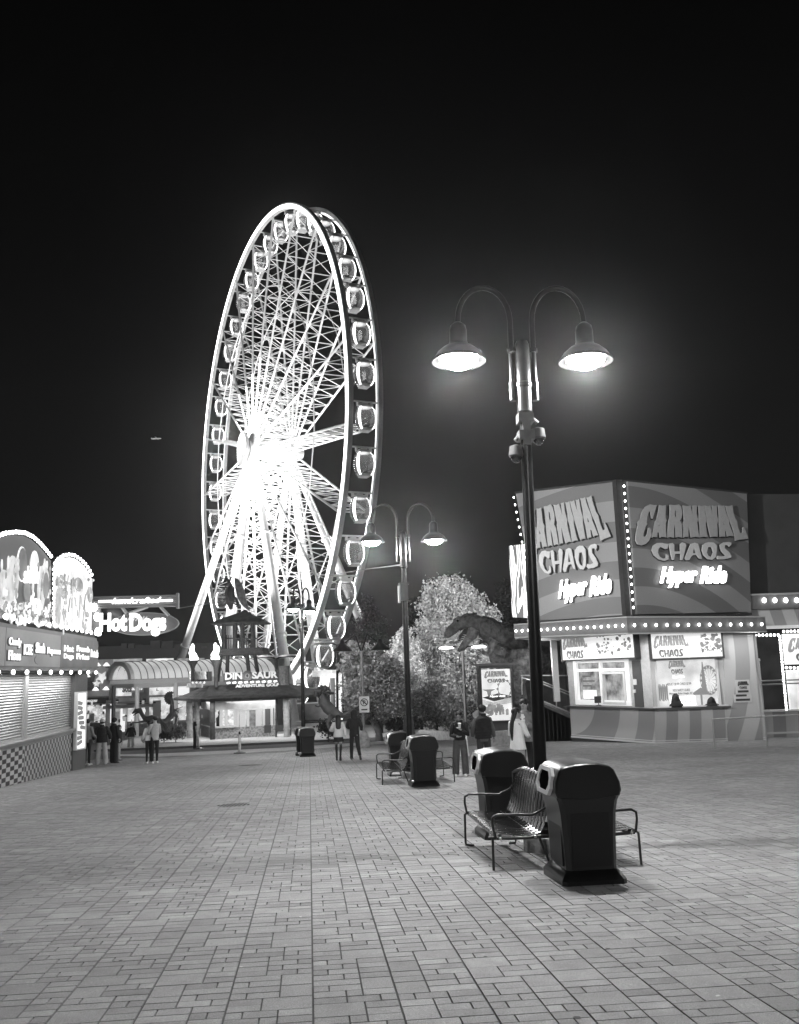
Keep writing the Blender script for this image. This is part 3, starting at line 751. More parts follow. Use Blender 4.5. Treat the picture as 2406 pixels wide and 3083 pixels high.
for i in range(5):
    cx_ = WX(.25+i*.08, .12, 0, 0); c2 = [(cx_[0]+.1*math.cos(q*pi/8), cx_[1]+.1*math.sin(q*pi/8)) for q in range(16)]; c3 = [(cx_[0]+.075*math.cos(q*pi/8), cx_[1]+.075*math.sin(q*pi/8)) for q in range(16)]
    mb.prism([c2, c3], -.115, -.11, M_)
bb(mb, 'symbols', INKG, sg)
mb = MB()                                   # printed fairground scene: little wheel, tent, carousel
cx_, cy_ = WX(.87, .55, 0, 0)[:2]
for rr_, t_ in ((.62, .03), (.5, .02)):
    mb.prism([[(cx_+rr_*.6*math.cos(q*pi/16), cy_+rr_*math.sin(q*pi/16)) for q in range(32)], [(cx_+(rr_-t_)*.6*math.cos(q*pi/16), cy_+(rr_-t_)*math.sin(q*pi/16)) for q in range(32)]], -.12, -.11, M_)
for q in range(16):
    a = q*pi/8; p = (cx_+.56*.6*math.cos(a), cy_+.56*math.sin(a)); mb.prism([[(p[0]-.05, p[1]-.05), (p[0]+.05, p[1]-.05), (p[0]+.05, p[1]+.04), (p[0]-.05, p[1]+.04)]], -.12, -.105-.0005*q, M_)
    mb.prism([[(cx_, cy_), (cx_+.5*.6*math.cos(a), cy_+.5*math.sin(a)), (cx_+.5*.6*math.cos(a+.05), cy_+.5*math.sin(a+.05))]], -.12, -.108-.0003*q, M_)
x_, y_ = WX(.72, .05, 0, 0)[:2]
mb.prism([[(x_-.35, y_+.5), (x_, y_+.72), (x_+.35, y_+.5), (x_+.3, y_+.42), (x_-.3, y_+.42)]], -.12, -.11, M_).prism([[(x_-.04, y_), (x_+.04, y_), (x_+.04, y_+.42), (x_-.04, y_+.42)]], -.12, -.11, M_)
x_, y_ = WX(.78, .3, 0, 0)[:2]; mb.prism([[(x_-.12, y_), (x_+.12, y_), (x_+.02, y_+1.25), (x_, y_+1.3), (x_-.02, y_+1.25)]], -.12, -.112, M_)
x_, y_ = WX(.07, .15, 0, 0)[:2]; 
for i in range(6): mb.prism([[(x_-.2+i*.08, y_+.05*(i % 3)), (x_-.14+i*.08, y_), (x_-.13+i*.08, y_+.6+.1*(i % 2)), (x_-.17+i*.08, y_+.72), (x_-.21+i*.08, y_+.55)]], -.12, -.11+.0005*i, M_)
bb(mb, 'print', INKM, win)
# left window bay: white frames, door and dim interior
xl, yl, wl_, hl_ = PLc.r6((430, 1105), (752, 1362)); Ml = PLc.M
wL = bb(MB().prism([[(0, -.3), (PLc.L, -.3), (PLc.L, zt), (0, zt)], [(xl, yl), (xl+wl_, yl), (xl+wl_, yl+hl_), (xl, yl+hl_)]], -.25, -.02, Ml), 'wall', mat('pale_wall_paint', .5, .7, var=.1))
pr = PLc.r6((752, 1108), (835, 1372)); bb(panel(MB(), Ml, (pr[0]+.05, pr[1], pr[2]-.15, pr[3]), -.03, .01), 'dark_panel', mat('dark_grey_panel', .07, .6), wL)
wf = MB(); wframe(wf, Ml, (xl-.05, yl-.02, wl_+.1, hl_+.08), .22, -.1, .04)
fx = xl+wl_*.50; wf.prism([[(fx-.07, yl), (fx+.07, yl), (fx+.07, yl+hl_), (fx-.07, yl+hl_)]], -.09, .03, Ml)
wf.prism([[(xl, yl+hl_*.73), (xl+wl_, yl+hl_*.73), (xl+wl_, yl+hl_*.79), (xl, yl+hl_*.79)]], -.088, .028, Ml)
bb(wf, 'window_frame', emit('lit_white_frame', .35, .8), wL)
lw = bb(panel(MB(), Ml, (xl+.15, yl+.1, wl_-.3, hl_-.2), -.16, -.14), 'window', emit('painted_reflections', .3, .12, var=.95, vs=2.6))  # reflections put in as glowing noise on the pane
bb(wframe(MB(), Ml, (fx+.07, yl+.02, wl_*.42, hl_*.71), .11, -.12, .05), 'door', TRIMW)
mb = MB()
r2 = (xl+.25, yl+.55, wl_*.33, hl_*.5); panel(mb, Ml, (r2[0]+.1, r2[1]-.3, r2[2]*.8, .4), -.14, -.13)
bb(mb, 'notice', LITD, lw)
mb = MB()
for i in range(5): text(mb, ['NO FOOD', 'RIDE AT OWN RISK', 'TICKETS', 'RIDE RULES', 'NO DRINKS'][i], Ml, r2[0]+.1, r2[1]+.25+i*.2, r2[2]*.75, .08, d=.01, bold=.02, z=-.14)
mb = MB()
for i in range(4): panel(mb, Ml, (r2[0]+.12, r2[1]+.25+i*.22, r2[2]*(.5+.2*(i % 2)), .07), -.14, -.132)
bb(mb, 'print', INKG, lw)
for (px, py, w1, h1) in ((770, 1245, .2, .24), (768, 1290, .16, .14)):
    s_, z_ = PLc.p6(px, py); bb(panel(MB(), Ml, (s_, z_, w1, h1), .01, .05), 'switch_box', TRIMW, wL)
# light boxes above the windows
for pl, a, b in ((PLc, (382, 962), (806, 1090)), (PRc, (852, 957), (1264, 1086))):
    r = pl.r6(a, b); r = (r[0], r[1], r[2], r[3])
    sb = bb(wframe(MB(), pl.M, (r[0]-.05, r[1]-.05, r[2]+.1, r[3]+.1), .07, 0.02, .32), 'sign_box', DKW)
    f_ = bb(panel(MB(), pl.M, r, .1, .28), 'sign_face', LITW, sb)
    wlogo(sb, pl, (r[0]+.1, r[1]+.06, r[2]*(.50 if pl is PRc else .36), r[3]*.86), INKM, INKG, z=.28)
    mb = MB(); q_ = random.Random(5)
    for i in range(64):
        fx_ = r[0]+r[2]*(q_.uniform(.70, .97) if pl is PRc else q_.uniform(.5, .96)); fy_ = r[1]+r[3]*q_.uniform(.2, .9); s_ = q_.uniform(.03, .12)
        n_ = q_.randint(5, 8); mb.prism([[(fx_+s_*q_.uniform(.6, 1.1)*math.cos(2*pi*k/n_), fy_+s_*q_.uniform(.5, 1)*math.sin(2*pi*k/n_)) for k in range(n_)]], .28, .284+.0003*i, pl.M)
    bb(mb, 'print', emit('lit_art_ink', .12, .1, var=.8, vs=6), sb)
    mb = MB(); text(mb, 'Hyper Ride', pl.M, r[0]+r[2]*.73, r[1]+.06, r[2]*.24, r[3]*.24, d=.01, bold=.05, shear=.3, z=.30); bb(mb, 'lettering', emit('lit_white_ink', 1.2), sb)
# fascia canopy with bulbs
FC = np.array([9.12, 37.35]); FLf = A6(88, 905, 41.0)[:2]; FRt = A6(1512, 860, 38.6)[:2]
def slab4(p0, p1, za, zb, thick):
    p0, p1 = np.array(p0[:2]), np.array(p1[:2]); t = (p1-p0)/np.linalg.norm(p1-p0); n = np.array([-t[1], t[0]])*thick
    P = [(p0, za[0]), (p1, zb[0]), (p1, zb[1]), (p0, za[1])]
    vs = [(*p, z) for p, z in P]+[(*(p+n), z) for p, z in P]
    return MB().add(vs, [(0, 1, 2, 3), (7, 6, 5, 4), (0, 4, 5, 1), (1, 5, 6, 2), (2, 6, 7, 3), (3, 7, 4, 0)])
zc = (float(A6(745, 955, 37.35)[2]), float(A6(722, 862, 37.35)[2])); zr = (float(A6(1512, 945, 38.6)[2]), float(A6(1512, 860, 38.6)[2])); zl = (float(A6(95, 978, 41.)[2]), float(A6(88, 905, 41.)[2]))
can_ = bb(slab4(FLf, FC, zl, zc, .3), 'canopy_fascia', FASC); can2_ = bb(slab4(FC, FRt, zc, zr, .3), 'canopy_fascia', FASC)
mb = MB(); z_ = zc[0]+.02
pts = [FLf, FC, FRt, FRt+[0, 2.5], CL+[1, 3], FLf+[2.0, 4.5]]
mb.add([(p[0]+(.05 if i < 3 else 0), p[1]+.1, z_+.02) for i, p in enumerate(pts)]+[(p[0], p[1]+.12, z_+.5) for p in pts], [tuple(reversed(range(6))), tuple(range(6, 12))]+[(i, (i+1) % 6, 6+(i+1) % 6, 6+i) for i in range(6)])
bb(mb, 'canopy', SOFF)
mb = MB()
for (a, b, zz) in ((FLf, FC, (zl, zc)), (FC, FRt, (zc, zr))):
    for k_ in (0, 1): mb.add(slab4(a, b, (zz[0][k_]-.02, zz[0][k_]+.03), (zz[1][k_]-.02, zz[1][k_]+.03), .1).v, slab4(a, b, (0, 1), (0, 1), .1).f, Matrix.Translation((0, -.05, 0)))
bb(mb, 'canopy_edge', mat('pale_edge_trim', .4, .5), can_)
bulb0 = None
def bulb(parent, P, r=.075, m=BULBS):
    global bulb0
    o = np.array(parent.location)+(np.array(cb.location) if parent is not cb else 0)
    if bulb0 is None: bulb0 = MB().ball((0, 0, 0), (r, r, r*1.25), 10, 6).build('bulb', m, parent, smooth=True); b = bulb0
    else: b = bulb0.copy(); COL.objects.link(b); b.parent = parent
    if len(b.data.materials): pass
    pw = parent
    w0 = np.zeros(3)
    while pw is not None: w0 = w0+np.array(pw.location); pw = pw.parent
    b.location = [float(q) for q in np.array(P)-w0]; s = r/.075; b.scale = (s, s, s); return b
NL = 17
for i in range(NL):
    t = (i+.5)/NL; y0 = FLf[1]+(FC[1]-FLf[1])*t; x0 = FLf[0]+(FC[0]-FLf[0])*t; z0 = (zl[0]+zl[1])/2*(1-t)+(zc[0]+zc[1])/2*t
    bulb(can_, (x0-.06, y0-.1, z0), .062)
for i in range(13):
    t = (i+.6)/13.1; bulb(can2_, (FC[0]+(FRt[0]-FC[0])*t, FC[1]+(FRt[1]-FC[1])*t-.12, (zc[0]+zc[1])/2*(1-t)+(zr[0]+zr[1])/2*t), .066)
# big sign boxes
SR = Plane((9.68, 38.2), (15.6, 40.6)); SLp = Plane((5.3, 40.4), (9.68, 38.2)); LL = SLp.L
sgr = bb(MB().prism([[(.12, 3.63), (6.2, 3.68), (6.62, 9.03), (0.16, 9.31)]], -.5, 0, SR.M), 'sign_panel', SIGNP)
sgl = bb(MB().prism([[(LL-4.2, 3.6), (LL-.12, 3.6), (LL-.16, 9.33), (LL-4.92, 9.35)]], -.5, 0, SLp.M), 'sign_panel', SIGNP2)
LET1 = mat('grey_letter_face', .46, .6, var=.06); LET2 = mat('pale_letter_face', .7, .6, var=.06); SHD = mat('letter_drop_shadow', .02, .7); HYP = emit('neon_white_letters', 5)
def sign_letters(sg, pl, A1, A2, flip, hyp):
    f1, f2 = aff(A1), aff(A2)
    g1 = (lambda x, y: (LL-f1(x, y)[0], f1(x, y)[1])) if flip else f1; g2 = (lambda x, y: (LL-f2(x, y)[0], f2(x, y)[1])) if flip else f2
    mb = MB(); sh = lambda g: (lambda x, y: (g(x, y)[0]+.05, g(x, y)[1]-.035))
    letters(mb, LC, sh(g1), pl.M, .004, .10); letters(mb, LH, sh(g2), pl.M, .005, .101); bb(mb, 'letter_drop_shadow', SHD, sg)  # letters' cast shadow made as a dark copy shifted down and right
    bb(letters(MB(), LC, g1, pl.M, .12, .17), 'lettering', LET1, sg); bb(letters(MB(), LH, g2, pl.M, .12, .17), 'lettering', LET2, sg)
    x, y, a, b, sk = hyp
    mb = MB(); text(mb, 'Hyper', pl.M, x, y, a*.56, b, d=.05, bold=.045, shear=.42, z=.12, warp=lambda u, v: (u, v+sk*u)); text(mb, 'Ride', pl.M, x+a*.58, y+sk*b*.6+.15, a*.42, b*.85, d=.05, bold=.045, shear=.42, z=.12, warp=lambda u, v: (u, v+sk*u))
    bb(mb, 'lettering', HYP, sg)
    mb = MB(); text(mb, 'Hyper', pl.M, x+.04, y-.04, a*.56, b, d=.09, bold=.06, shear=.42, z=.02, warp=lambda u, v: (u, v+sk*u)); text(mb, 'Ride', pl.M, x+a*.58+.04, y+sk*b*.6+.11, a*.42, b*.85, d=.09, bold=.06, shear=.42, z=.02, warp=lambda u, v: (u, v+sk*u)); bb(mb, 'letter_drop_shadow', SHD, sg)  # this lettering's cast shadow is a shifted dark copy too
AR = ((0.004234, -0.000271, -0.061021), (0.000105, -0.003466, 9.643566))
AL = ((-0.002663, -0.000407, 5.201644), (0.000261, -0.004342, 10.166433)); AL2 = ((-0.002598, -3.5e-05, 4.823847), (8e-05, -0.00468, 10.689116))
sign_letters(sgr, SR, AR, AR, False, (1.3, 4.72, 3.6, .9, .05)); sign_letters(sgl, SLp, AL, AL2, True, (LL-3.2, 4.25, 2.35, 1.0, .12))
bb(MB().prism([[(-.35, 3.45), (.16, 3.5), (.16, 9.4), (-.35, 9.4)]], -.6, -.12, SR.M), 'corner_strip', DKW)
mb = MB(); 
for (pl, x0, x1, za, zb) in ((SR, .1, 6.64, 9.31, 9.03), (SLp, LL-4.95, LL-.1, 9.37, 9.33)): mb.prism([[(x0, za), (x1, zb), (x1, zb+.07), (x0, za+.07)]], -.5, .06, pl.M)
for (pl, x0, x1) in ((SR, .1, 6.2), (SLp, LL-4.2, LL-.1)): mb.prism([[(x0, 3.5), (x1, 3.55), (x1, 3.63), (x0, 3.59)]], -.5, .03, pl.M)
bb(mb, 'sign_edge', DKW)
for i in range(17):
    t = (i+.5)/17; p = SR.M @ Vector((-.06, 9.25-t*5.5, .02)); bulb(sgr, (p[0], p[1], p[2]), .055)
for i in range(16):
    t = (i+.2)/16; p = SLp.M @ Vector((LL-4.98+.72*t, 9.25-t*5.5, .0)); bulb(sgl, (p[0]-.05, p[1], p[2]), .045)
# upper building mass and parapet
q1 = A6(1408, 160, 41.5); q2 = A6(1720, 181, 42.5); zt_ = float(q1[2])
bb(MB().add([(q1[0]-3.5, 41.2, 3.2), (q2[0]+6, 42.6, 3.2), (q2[0]+6, 42.6, zt_-.1), (q1[0]-3.5, 41.2, zt_), (q1[0]-3.5, 56, 3.2), (q2[0]+6, 56, 3.2), (q2[0]+6, 56, zt_-.1), (q1[0]-3.5, 56, zt_)],
   [(0, 1, 2, 3), (5, 4, 7, 6), (3, 2, 6, 7), (4, 0, 3, 7), (1, 5, 6, 2), (0, 4, 5, 1)]), 'upper_storey', mat('dark_cladding', .06, .7, var=.15, vs=1))
bb(MB().box((9.2, 43.5, 3.3), (5, 5, .3)).box((11.5, 46, 6.3), (4.6, 8, 5.6)), 'sign_backing', DKW)
bb(MB().box((13.3, 45.3, .4), (2.6, 8.0, 4.6)).box((11.2, 50, .4), (5, 4, 4.6)), 'inner_building', mat('dim_inner_wall', .12, .8))
# right wing: bulb fascia, arcade opening, light-framed posters
q1, q2 = A6(1436, 730, 41.0), A6(1436, 820, 41.0); XR = float(A6(1740, 800, 41.)[0])+3
WP = Plane((15.0, 41.0), (XR, 41.2)); MW = WP.M
def wy(x, y): return WP.p6(x, y)
fz0, fz1 = wy(1440, 820)[1], wy(1440, 742)[1]
wing = bb(MB().prism([[(0, fz0), (WP.L, fz0), (WP.L, fz1), (0, fz1)]], -.3, .35, MW), 'wing_fascia', FASC)
bb(MB().prism([[(0, fz1), (WP.L, fz1), (WP.L, fz1+.07), (0, fz1+.07)]], -.3, .4, MW), 'wing_fascia_edge', mat('pale_edge_trim', .4, .5), wing)
for x6 in (1485, 1545, 1606, 1667, 1730):
    s_, z_ = wy(x6, 770); p = MW @ Vector((s_, z_, .42)); bulb(wing, p, .11)
lz = wy(1440, 915)[1]; bb(MB().prism([[(0, lz), (WP.L, lz), (WP.L, fz0), (0, fz0)]], -.2, .02, MW), 'wing_wall', STR)
lo = wy(1490, 1400)[1]; lob = -2.2
bb(MB().prism([[(0, lz-.12), (WP.L, lz-.12), (WP.L, lz), (0, lz)]], -.3, .3, MW), 'wing_soffit_trim', emit('lit_soffit', .4, .5))
bb(MB().prism([[(0, lob), (WP.L, lob), (WP.L, lo), (0, lo)]], -.3, 0, MW), 'wing_low_wall', STR)
bb(MB().prism([[(0, lo), (WP.L, lo), (WP.L, lo+.08), (0, lo+.08)]], -.3, .12, MW).prism([[(0, lob+.55), (WP.L, lob+.55), (WP.L, lob+.63), (0, lob+.63)]], 0, .03, MW), 'ledge', TRIMW)
bb(MB().box((18.5, 43.2, 1.0), (8, .2, 5)).box((18.5, 45, -1), (8, 4, .1)), 'wing_back_wall', mat('deep_arcade_wall', .03, .8, var=.6, vs=1.5))
s_, z_ = wy(1605, 958); s2, z2 = wy(1720, 1128)
pb = bb(panel(MB(), MW, (s_, z2, s2-s_+1, z_-z2), -.02, .06), 'poster_panel', LITW); wlogo(pb, WP, (s_+.18, z2+.1, 2.3, (z_-z2)*.8), INKM, INKG, z=.07)
s3, z3 = wy(1628, 1162); s4, z4 = wy(1720, 1385); bb(panel(MB(), MW, (s3, z4, s4-s3+1, z3-z4), -.02, .05), 'poster_panel', emit('lit_pale_poster', .6, .6, var=.4, vs=3), wing)
for (a, b, n_) in (((1450, 965), (1580, 963), 7), ((1588, 975), (1626, 1380), 24), ((1610, 944), (1715, 940), 6), ((1625, 1147), (1715, 1150), 5)):
    for i in range(n_):
        t = i/(n_-1); s_, z_ = wy(a[0]+(b[0]-a[0])*t, a[1]+(b[1]-a[1])*t); bulb(wing, MW @ Vector((s_, z_, .12)), .06)
s_, z_ = wy(1490, 1110); p = MW @ Vector((s_, 0, -.6)); bb(MB().lathe([(.17, lo-.5), (.17, z_), (.2, z_), (.2, z_+.1), (0, z_+.14)], 16, (p[0], p[1], 0)), 'column', mat('grey_column', .3, .5))
mb = MB()
for y6 in (1222, 1242): z_ = wy(1500, y6)[1]; mb.tube([MW @ Vector((-.1, z_, .2)), MW @ Vector((WP.L, z_, .2))], .035, 8)
bb(mb, 'rail', STEEL)
# striped splayed pillar at the end of the ticket wall
pp = [PRc.p6(1268, 955), PRc.p6(1440, 950), PRc.p6(1500, 1558), PRc.p6(1300, 1558)]
bb(MB().prism([[(pp[0][0], pp[0][1]), (pp[1][0], pp[1][1]), (pp[2][0], pp[2][1]-.1), (pp[3][0], pp[3][1]-.1)]], -2.0, .035, PRc.M), 'pillar', swirl('pillar_stripe_paint', .3, .48, .25, 3., 'RINGS', (1, .6, .8), (2.5, 0, -3.), nscale=.5, rough=.75))
for i, (a, b) in enumerate((((1338, 1218), (1428, 1295)), ((1330, 1300), (1436, 1342)))):
    r = PRc.r6(a, b); pn = bb(panel(MB(), PRc.M, r, .04, .06), 'notice', mat('pale_notice', .55, .5)); 
    if i == 0: wlogo(pn, PRc, (r[0]+.1, r[1]+r[3]*.35, r[2]*.75, r[3]*.55), INK, INK, z=.06)
    mb = MB(); panel(mb, PRc.M, (r[0]+.08, r[1]+.06, r[2]-.16, .09), .06, .066)
    if i: panel(mb, PRc.M, (r[0]+.1, r[1]+.24, r[2]-.3, .08), .06, .066)
    bb(mb, 'print', INK, pn)
# bright banner on the building's left flank and the portico below
q = A6(60, 458, 43.0); LFP = Plane(A6(58, 600, 43.5)[:2], A6(250, 600, 42.)[:2])
a1 = [LFP.p6(60, 458), LFP.p6(150, 448), LFP.p6(172, 740), LFP.p6(235, 735), LFP.p6(250, 870), LFP.p6(80, 862)]
bn = bb(MB().prism([list(reversed(a1))], -.3, 0, LFP.M), 'side_banner', swirl('banner_print', .12, 1.0, .9, 14., 'BANDS', (2.2, 1, .25), em=1.3, nscale=2.))
for i in range(8):
    s_, z_ = LFP.p6(212+i*5, 728+i*20); bulb(bn, LFP.M @ Vector((s_, z_, .05)), .05)
for (x6, yA, yB, Yd) in ((312, 985, 1340, 44.5), (395, 985, 1190, 46.5), (190, 1000, 1330, 46)):
    p = A6(x6, yA, Yd); p2 = A6(x6, yB, Yd); bb(MB().box((p[0], Yd, (p[2]+p2[2])/2), (.28, .28, float(p[2]-p2[2]))), 'portico_column', mat('pale_portico', .5, .6))
bb(MB().box((7.2, 50.5, 0), (4.4, .2, 6.5)), 'portico_wall', mat('dim_portico_wall', .1, .7, var=.4, vs=2))
# ---- railings and stair beside it
def railing(name, label, rails, posts, cat='railing', r=.03):
    t = thing(name, label, cat, (posts[0][0][0], posts[0][0][1], posts[0][0][2]))
    mb = MB()
    for rl in rails: mb.tube(rl, r, 8)
    mb.build('rail', STEEL, t, world=True, smooth=50)
    for p in posts: MB().tube(p, r, 8).build('post', STEEL, t, world=True, smooth=50)
    return t
def r6(lst, Y): return [A6(x, y, Y) for (x, y) in lst]
railing('stair_railing', 'double steel handrail sloping down beside the ride building steps', [r6([(128, 1192), (415, 1193)], 45), r6([(132, 1205), (240, 1235), (418, 1308)], 44.8), r6([(238, 1222), (415, 1292)], 44.8), r6([(236, 1330), (415, 1405)], 44.6)],
        [r6([(135, 1192), (135, 1300)], 45), r6([(242, 1222), (242, 1345)], 44.8), r6([(330, 1192), (330, 1375)], 44.7), r6([(412, 1192), (412, 1410)], 44.6)])
st = thing('staircase', 'dark flight of steps behind the sloping handrail by the ticket windows', 'stairs', (6.4, 45, gz(45)))
p1, p2 = A6(236, 1345, 45.2), A6(420, 1425, 45.2)
mb = MB(); 
for i in range(9):
    t = i/8; x = p1[0]+(p2[0]-p1[0])*t; z = float(p1[2]+(p2[2]-p1[2])*t); mb.box((x, 46.2, (z-2.3)/2), (.36, 2, z+2.3))
mb.build('steps', mat('dark_steps', .07, .8), st, world=True)
MB().tube([p1+[0, -.4, .0], p2+[0, -.4, .0]], .12, 4).build('stringer', mat('stringer', .2, .6), st, world=True)
pf = G(*z6(1228, 1600)); pf2 = G(*z6(1525, 1594))
yb = float(pf[1]); d_ = (pf2-pf)
railing('guard_rail', 'low steel guard rail standing on the plaza in front of the ticket windows', [[pf+[0, 0, 1.0], pf2+[0, 0, 1.05], pf2+d_*1.2+[0, 0, 1.1]]], [[pf, pf+[0, 0, 1.0]], [pf2, pf2+[0, 0, 1.05]], [pf2+d_*.95, pf2+d_*.95+[0, 0, 1.05]]], r=.03)
# staff sitting behind the glass, only heads and shoulders show
def bust(label, P, s, w_):
    t = thing('person', label, 'person', P)
    mb = MB().loft([((0, 0, 0), (w_*1.35, 0, 0), (0, .15, 0)), ((0, 0, .1*s), (w_*1.2, 0, 0), (0, .14, 0)), ((0, 0, .2*s), (w_*.85, 0, 0), (0, .12, 0)), ((0, 0, .28*s), (.1, 0, 0), (0, .09, 0)), ((0, 0, .36*s), (.08, 0, 0), (0, .08, 0))], 14)
    mb.build('body', mat('silhouette_black', .012, .8), t, smooth=True)
    MB().ball((0, 0, .42*s), (.11, .12, .14), 12, 8).build('head', mat('silhouette_black', .012, .8), t, smooth=True)  # backlit silhouette put into the near-black colour of the head
    MB().loft([((.01, .03, .12*s), (.19, 0, 0), (0, .1, 0)), ((0, .03, .25*s), (.2, 0, 0), (0, .12, 0)), ((-.01, .02, .4*s), (.165, 0, 0), (0, .14, 0)), ((0, .01, .5*s), (.13, 0, 0), (0, .12, 0)), ((0, .01, .57*s), (.05, 0, 0), (0, .05, 0))], 12).build('hair', mat('black_hair', .01, .6), t, smooth=True)
s_, z_ = PRc.p6(1010, 1372); p = PRc.M @ Vector((s_, z_, .02)); bust('seated ticket seller silhouetted at the lit window, nearer its centre', p, 1, .24)
s_, z_ = PRc.p6(1212, 1374); p = PRc.M @ Vector((s_, z_, .02)); bust('seated ticket seller silhouetted low at the right corner of the lit window', p, .75, .3)
s_, z_ = PLc.p6(585, 1362); p = PLc.M @ Vector((s_, z_+.0, .15)); t = thing('ticket_terminal', 'small dark screen standing on the ticket counter', 'monitor', p)
MB().box((0, 0, .02), (.2, .16, .03)).tube([(0, 0, .02), (0, .02, .2)], .02, 6).build('stand', INK, t); MB().box((0, 0, .27), (.38, .04, .3), rz=.2).build('screen', INK, t)
# lights belonging to the building
l = lamp('canopy_downlight', 'AREA', (12.0, 38.3, zc[0]-.08), 95, None, (5.5, .5)); l.parent = cb; l.location = (12.2-C0[0], 38.2-C0[1], zc[0]-.08-BZ); 
l = lamp('canopy_downlight', 'AREA', (0, 0, 0), 95, cb, (5.0, .5)); l.location = (8.3-C0[0], 40.6-C0[1], zc[0]-.08-BZ); l.rotation_euler = (0, 0, R(-62))
l = lamp('wing_downlight', 'AREA', (0, 0, 0), 60, cb, (4, .5)); l.location = (17-C0[0], 40.4-C0[1], lz-.3-BZ)
l = lamp('portico_light', 'POINT', (0, 0, 0), 80, cb, .2); l.location = (6.6-C0[0], 44.5-C0[1], 1.9-BZ)
# ================================================================ SNACK STAND (left)
def z3(x, y): return (x/2.6)/K0, (1560+y/2.6)/K0
W0 = np.array([-10.35, 18.4]); W1 = np.array([-12.02, 34.0]); wd = (W1-W0)/np.linalg.norm(W1-W0); wn = np.array([wd[1], -wd[0]])
WL = Plane(W0, W1); BPn = Plane(W0, W1, .72)
ss = thing('snack_stand', 'snack stand with closed roller shutters, checkered base and arched bulb-edged signs', 'food stand', (W1[0], W1[1], gz(34)))
def sb_(mb, name, m, parent=ss, **k): return mb.build(name, m, parent, world=True, **k)
def p3(pl, x, y): return pl.pt(*z3(x, y))
def checker(name, sx_, sz_, lo=.03, hi=.6):
    m = mat(name, hi, .35); nt = m.node_tree; b = nt.nodes['Principled BSDF']; tc = nt.nodes.new('ShaderNodeTexCoord')
    mp = nt.nodes.new('ShaderNodeMapping'); mp.inputs['Scale'].default_value = (1, 1/sx_, 1/sz_); mp.inputs['Location'].default_value = (.31, .13, .27)
    ck = nt.nodes.new('ShaderNodeTexChecker'); ck.inputs['Scale'].default_value = 1; ck.inputs[1].default_value = (lo, lo, lo, 1); ck.inputs[2].default_value = (hi, hi, hi, 1)
    s_ = nt.nodes.new('ShaderNodeSeparateXYZ'); c_ = nt.nodes.new('ShaderNodeCombineXYZ'); c_.inputs[0].default_value = .5
    L = nt.links.new; L(tc.outputs['Object'], mp.inputs[0]); L(mp.outputs[0], s_.inputs[0]); L(s_.outputs['Y'], c_.inputs[1]); L(s_.outputs['Z'], c_.inputs[2]); L(c_.outputs[0], ck.inputs[0]); L(ck.outputs[0], b.inputs['Base Color']); return m
s_a = 0; s_b = p3(WL, 193, 1760)[0]; s_c = p3(WL, 566, 1700)[0]; zs = .5*(p3(WL, 200, 1745)[1]+p3(WL, 560, 1655)[1])-.02
sb_(MB().prism([[(s_a, -1.6), (s_b, -1.7), (s_b, zs), (s_a, zs)]], -.4, .0, WL.M), 'counter_base', checker('checker_tiles', .36, .125))
sb_(MB().prism([[(s_b, -1.8), (s_c, -1.9), (s_c, zs), (s_b, zs)]], -.4, .003, WL.M), 'counter_base', checker('narrow_checker_tiles', .19, .15, .05, .55))
sb_(MB().prism([[(s_a, zs), (s_c+.15, zs), (s_c+.15, zs+.06), (s_a, zs+.06)]], -.3, .16, WL.M).prism([[(s_a, zs-.1), (s_c, zs-.1), (s_c, zs), (s_a, zs)]], -.3, .05, WL.M), 'counter_ledge', STEEL)
zt3 = p3(WL, 300, 1195)[1]
SHUT = mat('shutter_aluminium', .62, .38, metal=.55, var=.05)
for (a, b) in ((s_a, s_b-.06), (s_b+.28, s_c-.05)):
    mb = MB(); n = 25; z_ = zs+.08; dz = (zt3-z_)/n
    prof = []
    for i in range(n):
        zz = z_+i*dz; prof += [(zz, -.02), (zz+dz*.06, .0), (zz+dz*.3, .035), (zz+dz*.55, .045), (zz+dz*.8, .03), (zz+dz*.96, -.01)]
    vs = []; 
    for (zz, d) in prof:
        for s_ in (a, b): vs.append(tuple(WL.M @ Vector((s_, zz, d-.12))))
    mb.add(vs, [(2*i, 2*i+1, 2*i+3, 2*i+2) for i in range(len(prof)-1)])
    mb.prism([[(a, zs+.06), (b, zs+.06), (b, zs+.14), (a, zs+.14)]], -.16, -.06, WL.M)
    sb_(mb, 'roller_shutter', SHUT)
sb_(MB().prism([[(s_b-.06, zs+.06), (s_b+.28, zs+.06), (s_b+.28, zt3), (s_b-.06, zt3)]], -.2, -.02, WL.M), 'shutter_post', mat('post_paint', .45, .4, metal=.4))
s_d = p3(WL, 662, 1700)[0]
sb_(MB().prism([[(s_c-.05, -1.9), (s_d, -1.9), (s_d, zt3+.1), (s_c-.05, zt3+.1)]], -.5, .06, WL.M), 'pillar', mat('pillar_dark_paint', .11, .4, var=.2))
sb_(MB().prism([[(s_a-2, -1.7), (s_d, -1.7), (s_d, 6.0), (s_a-2, 4.8)]], -4, -.42, WL.M), 'stand_body', DKW)
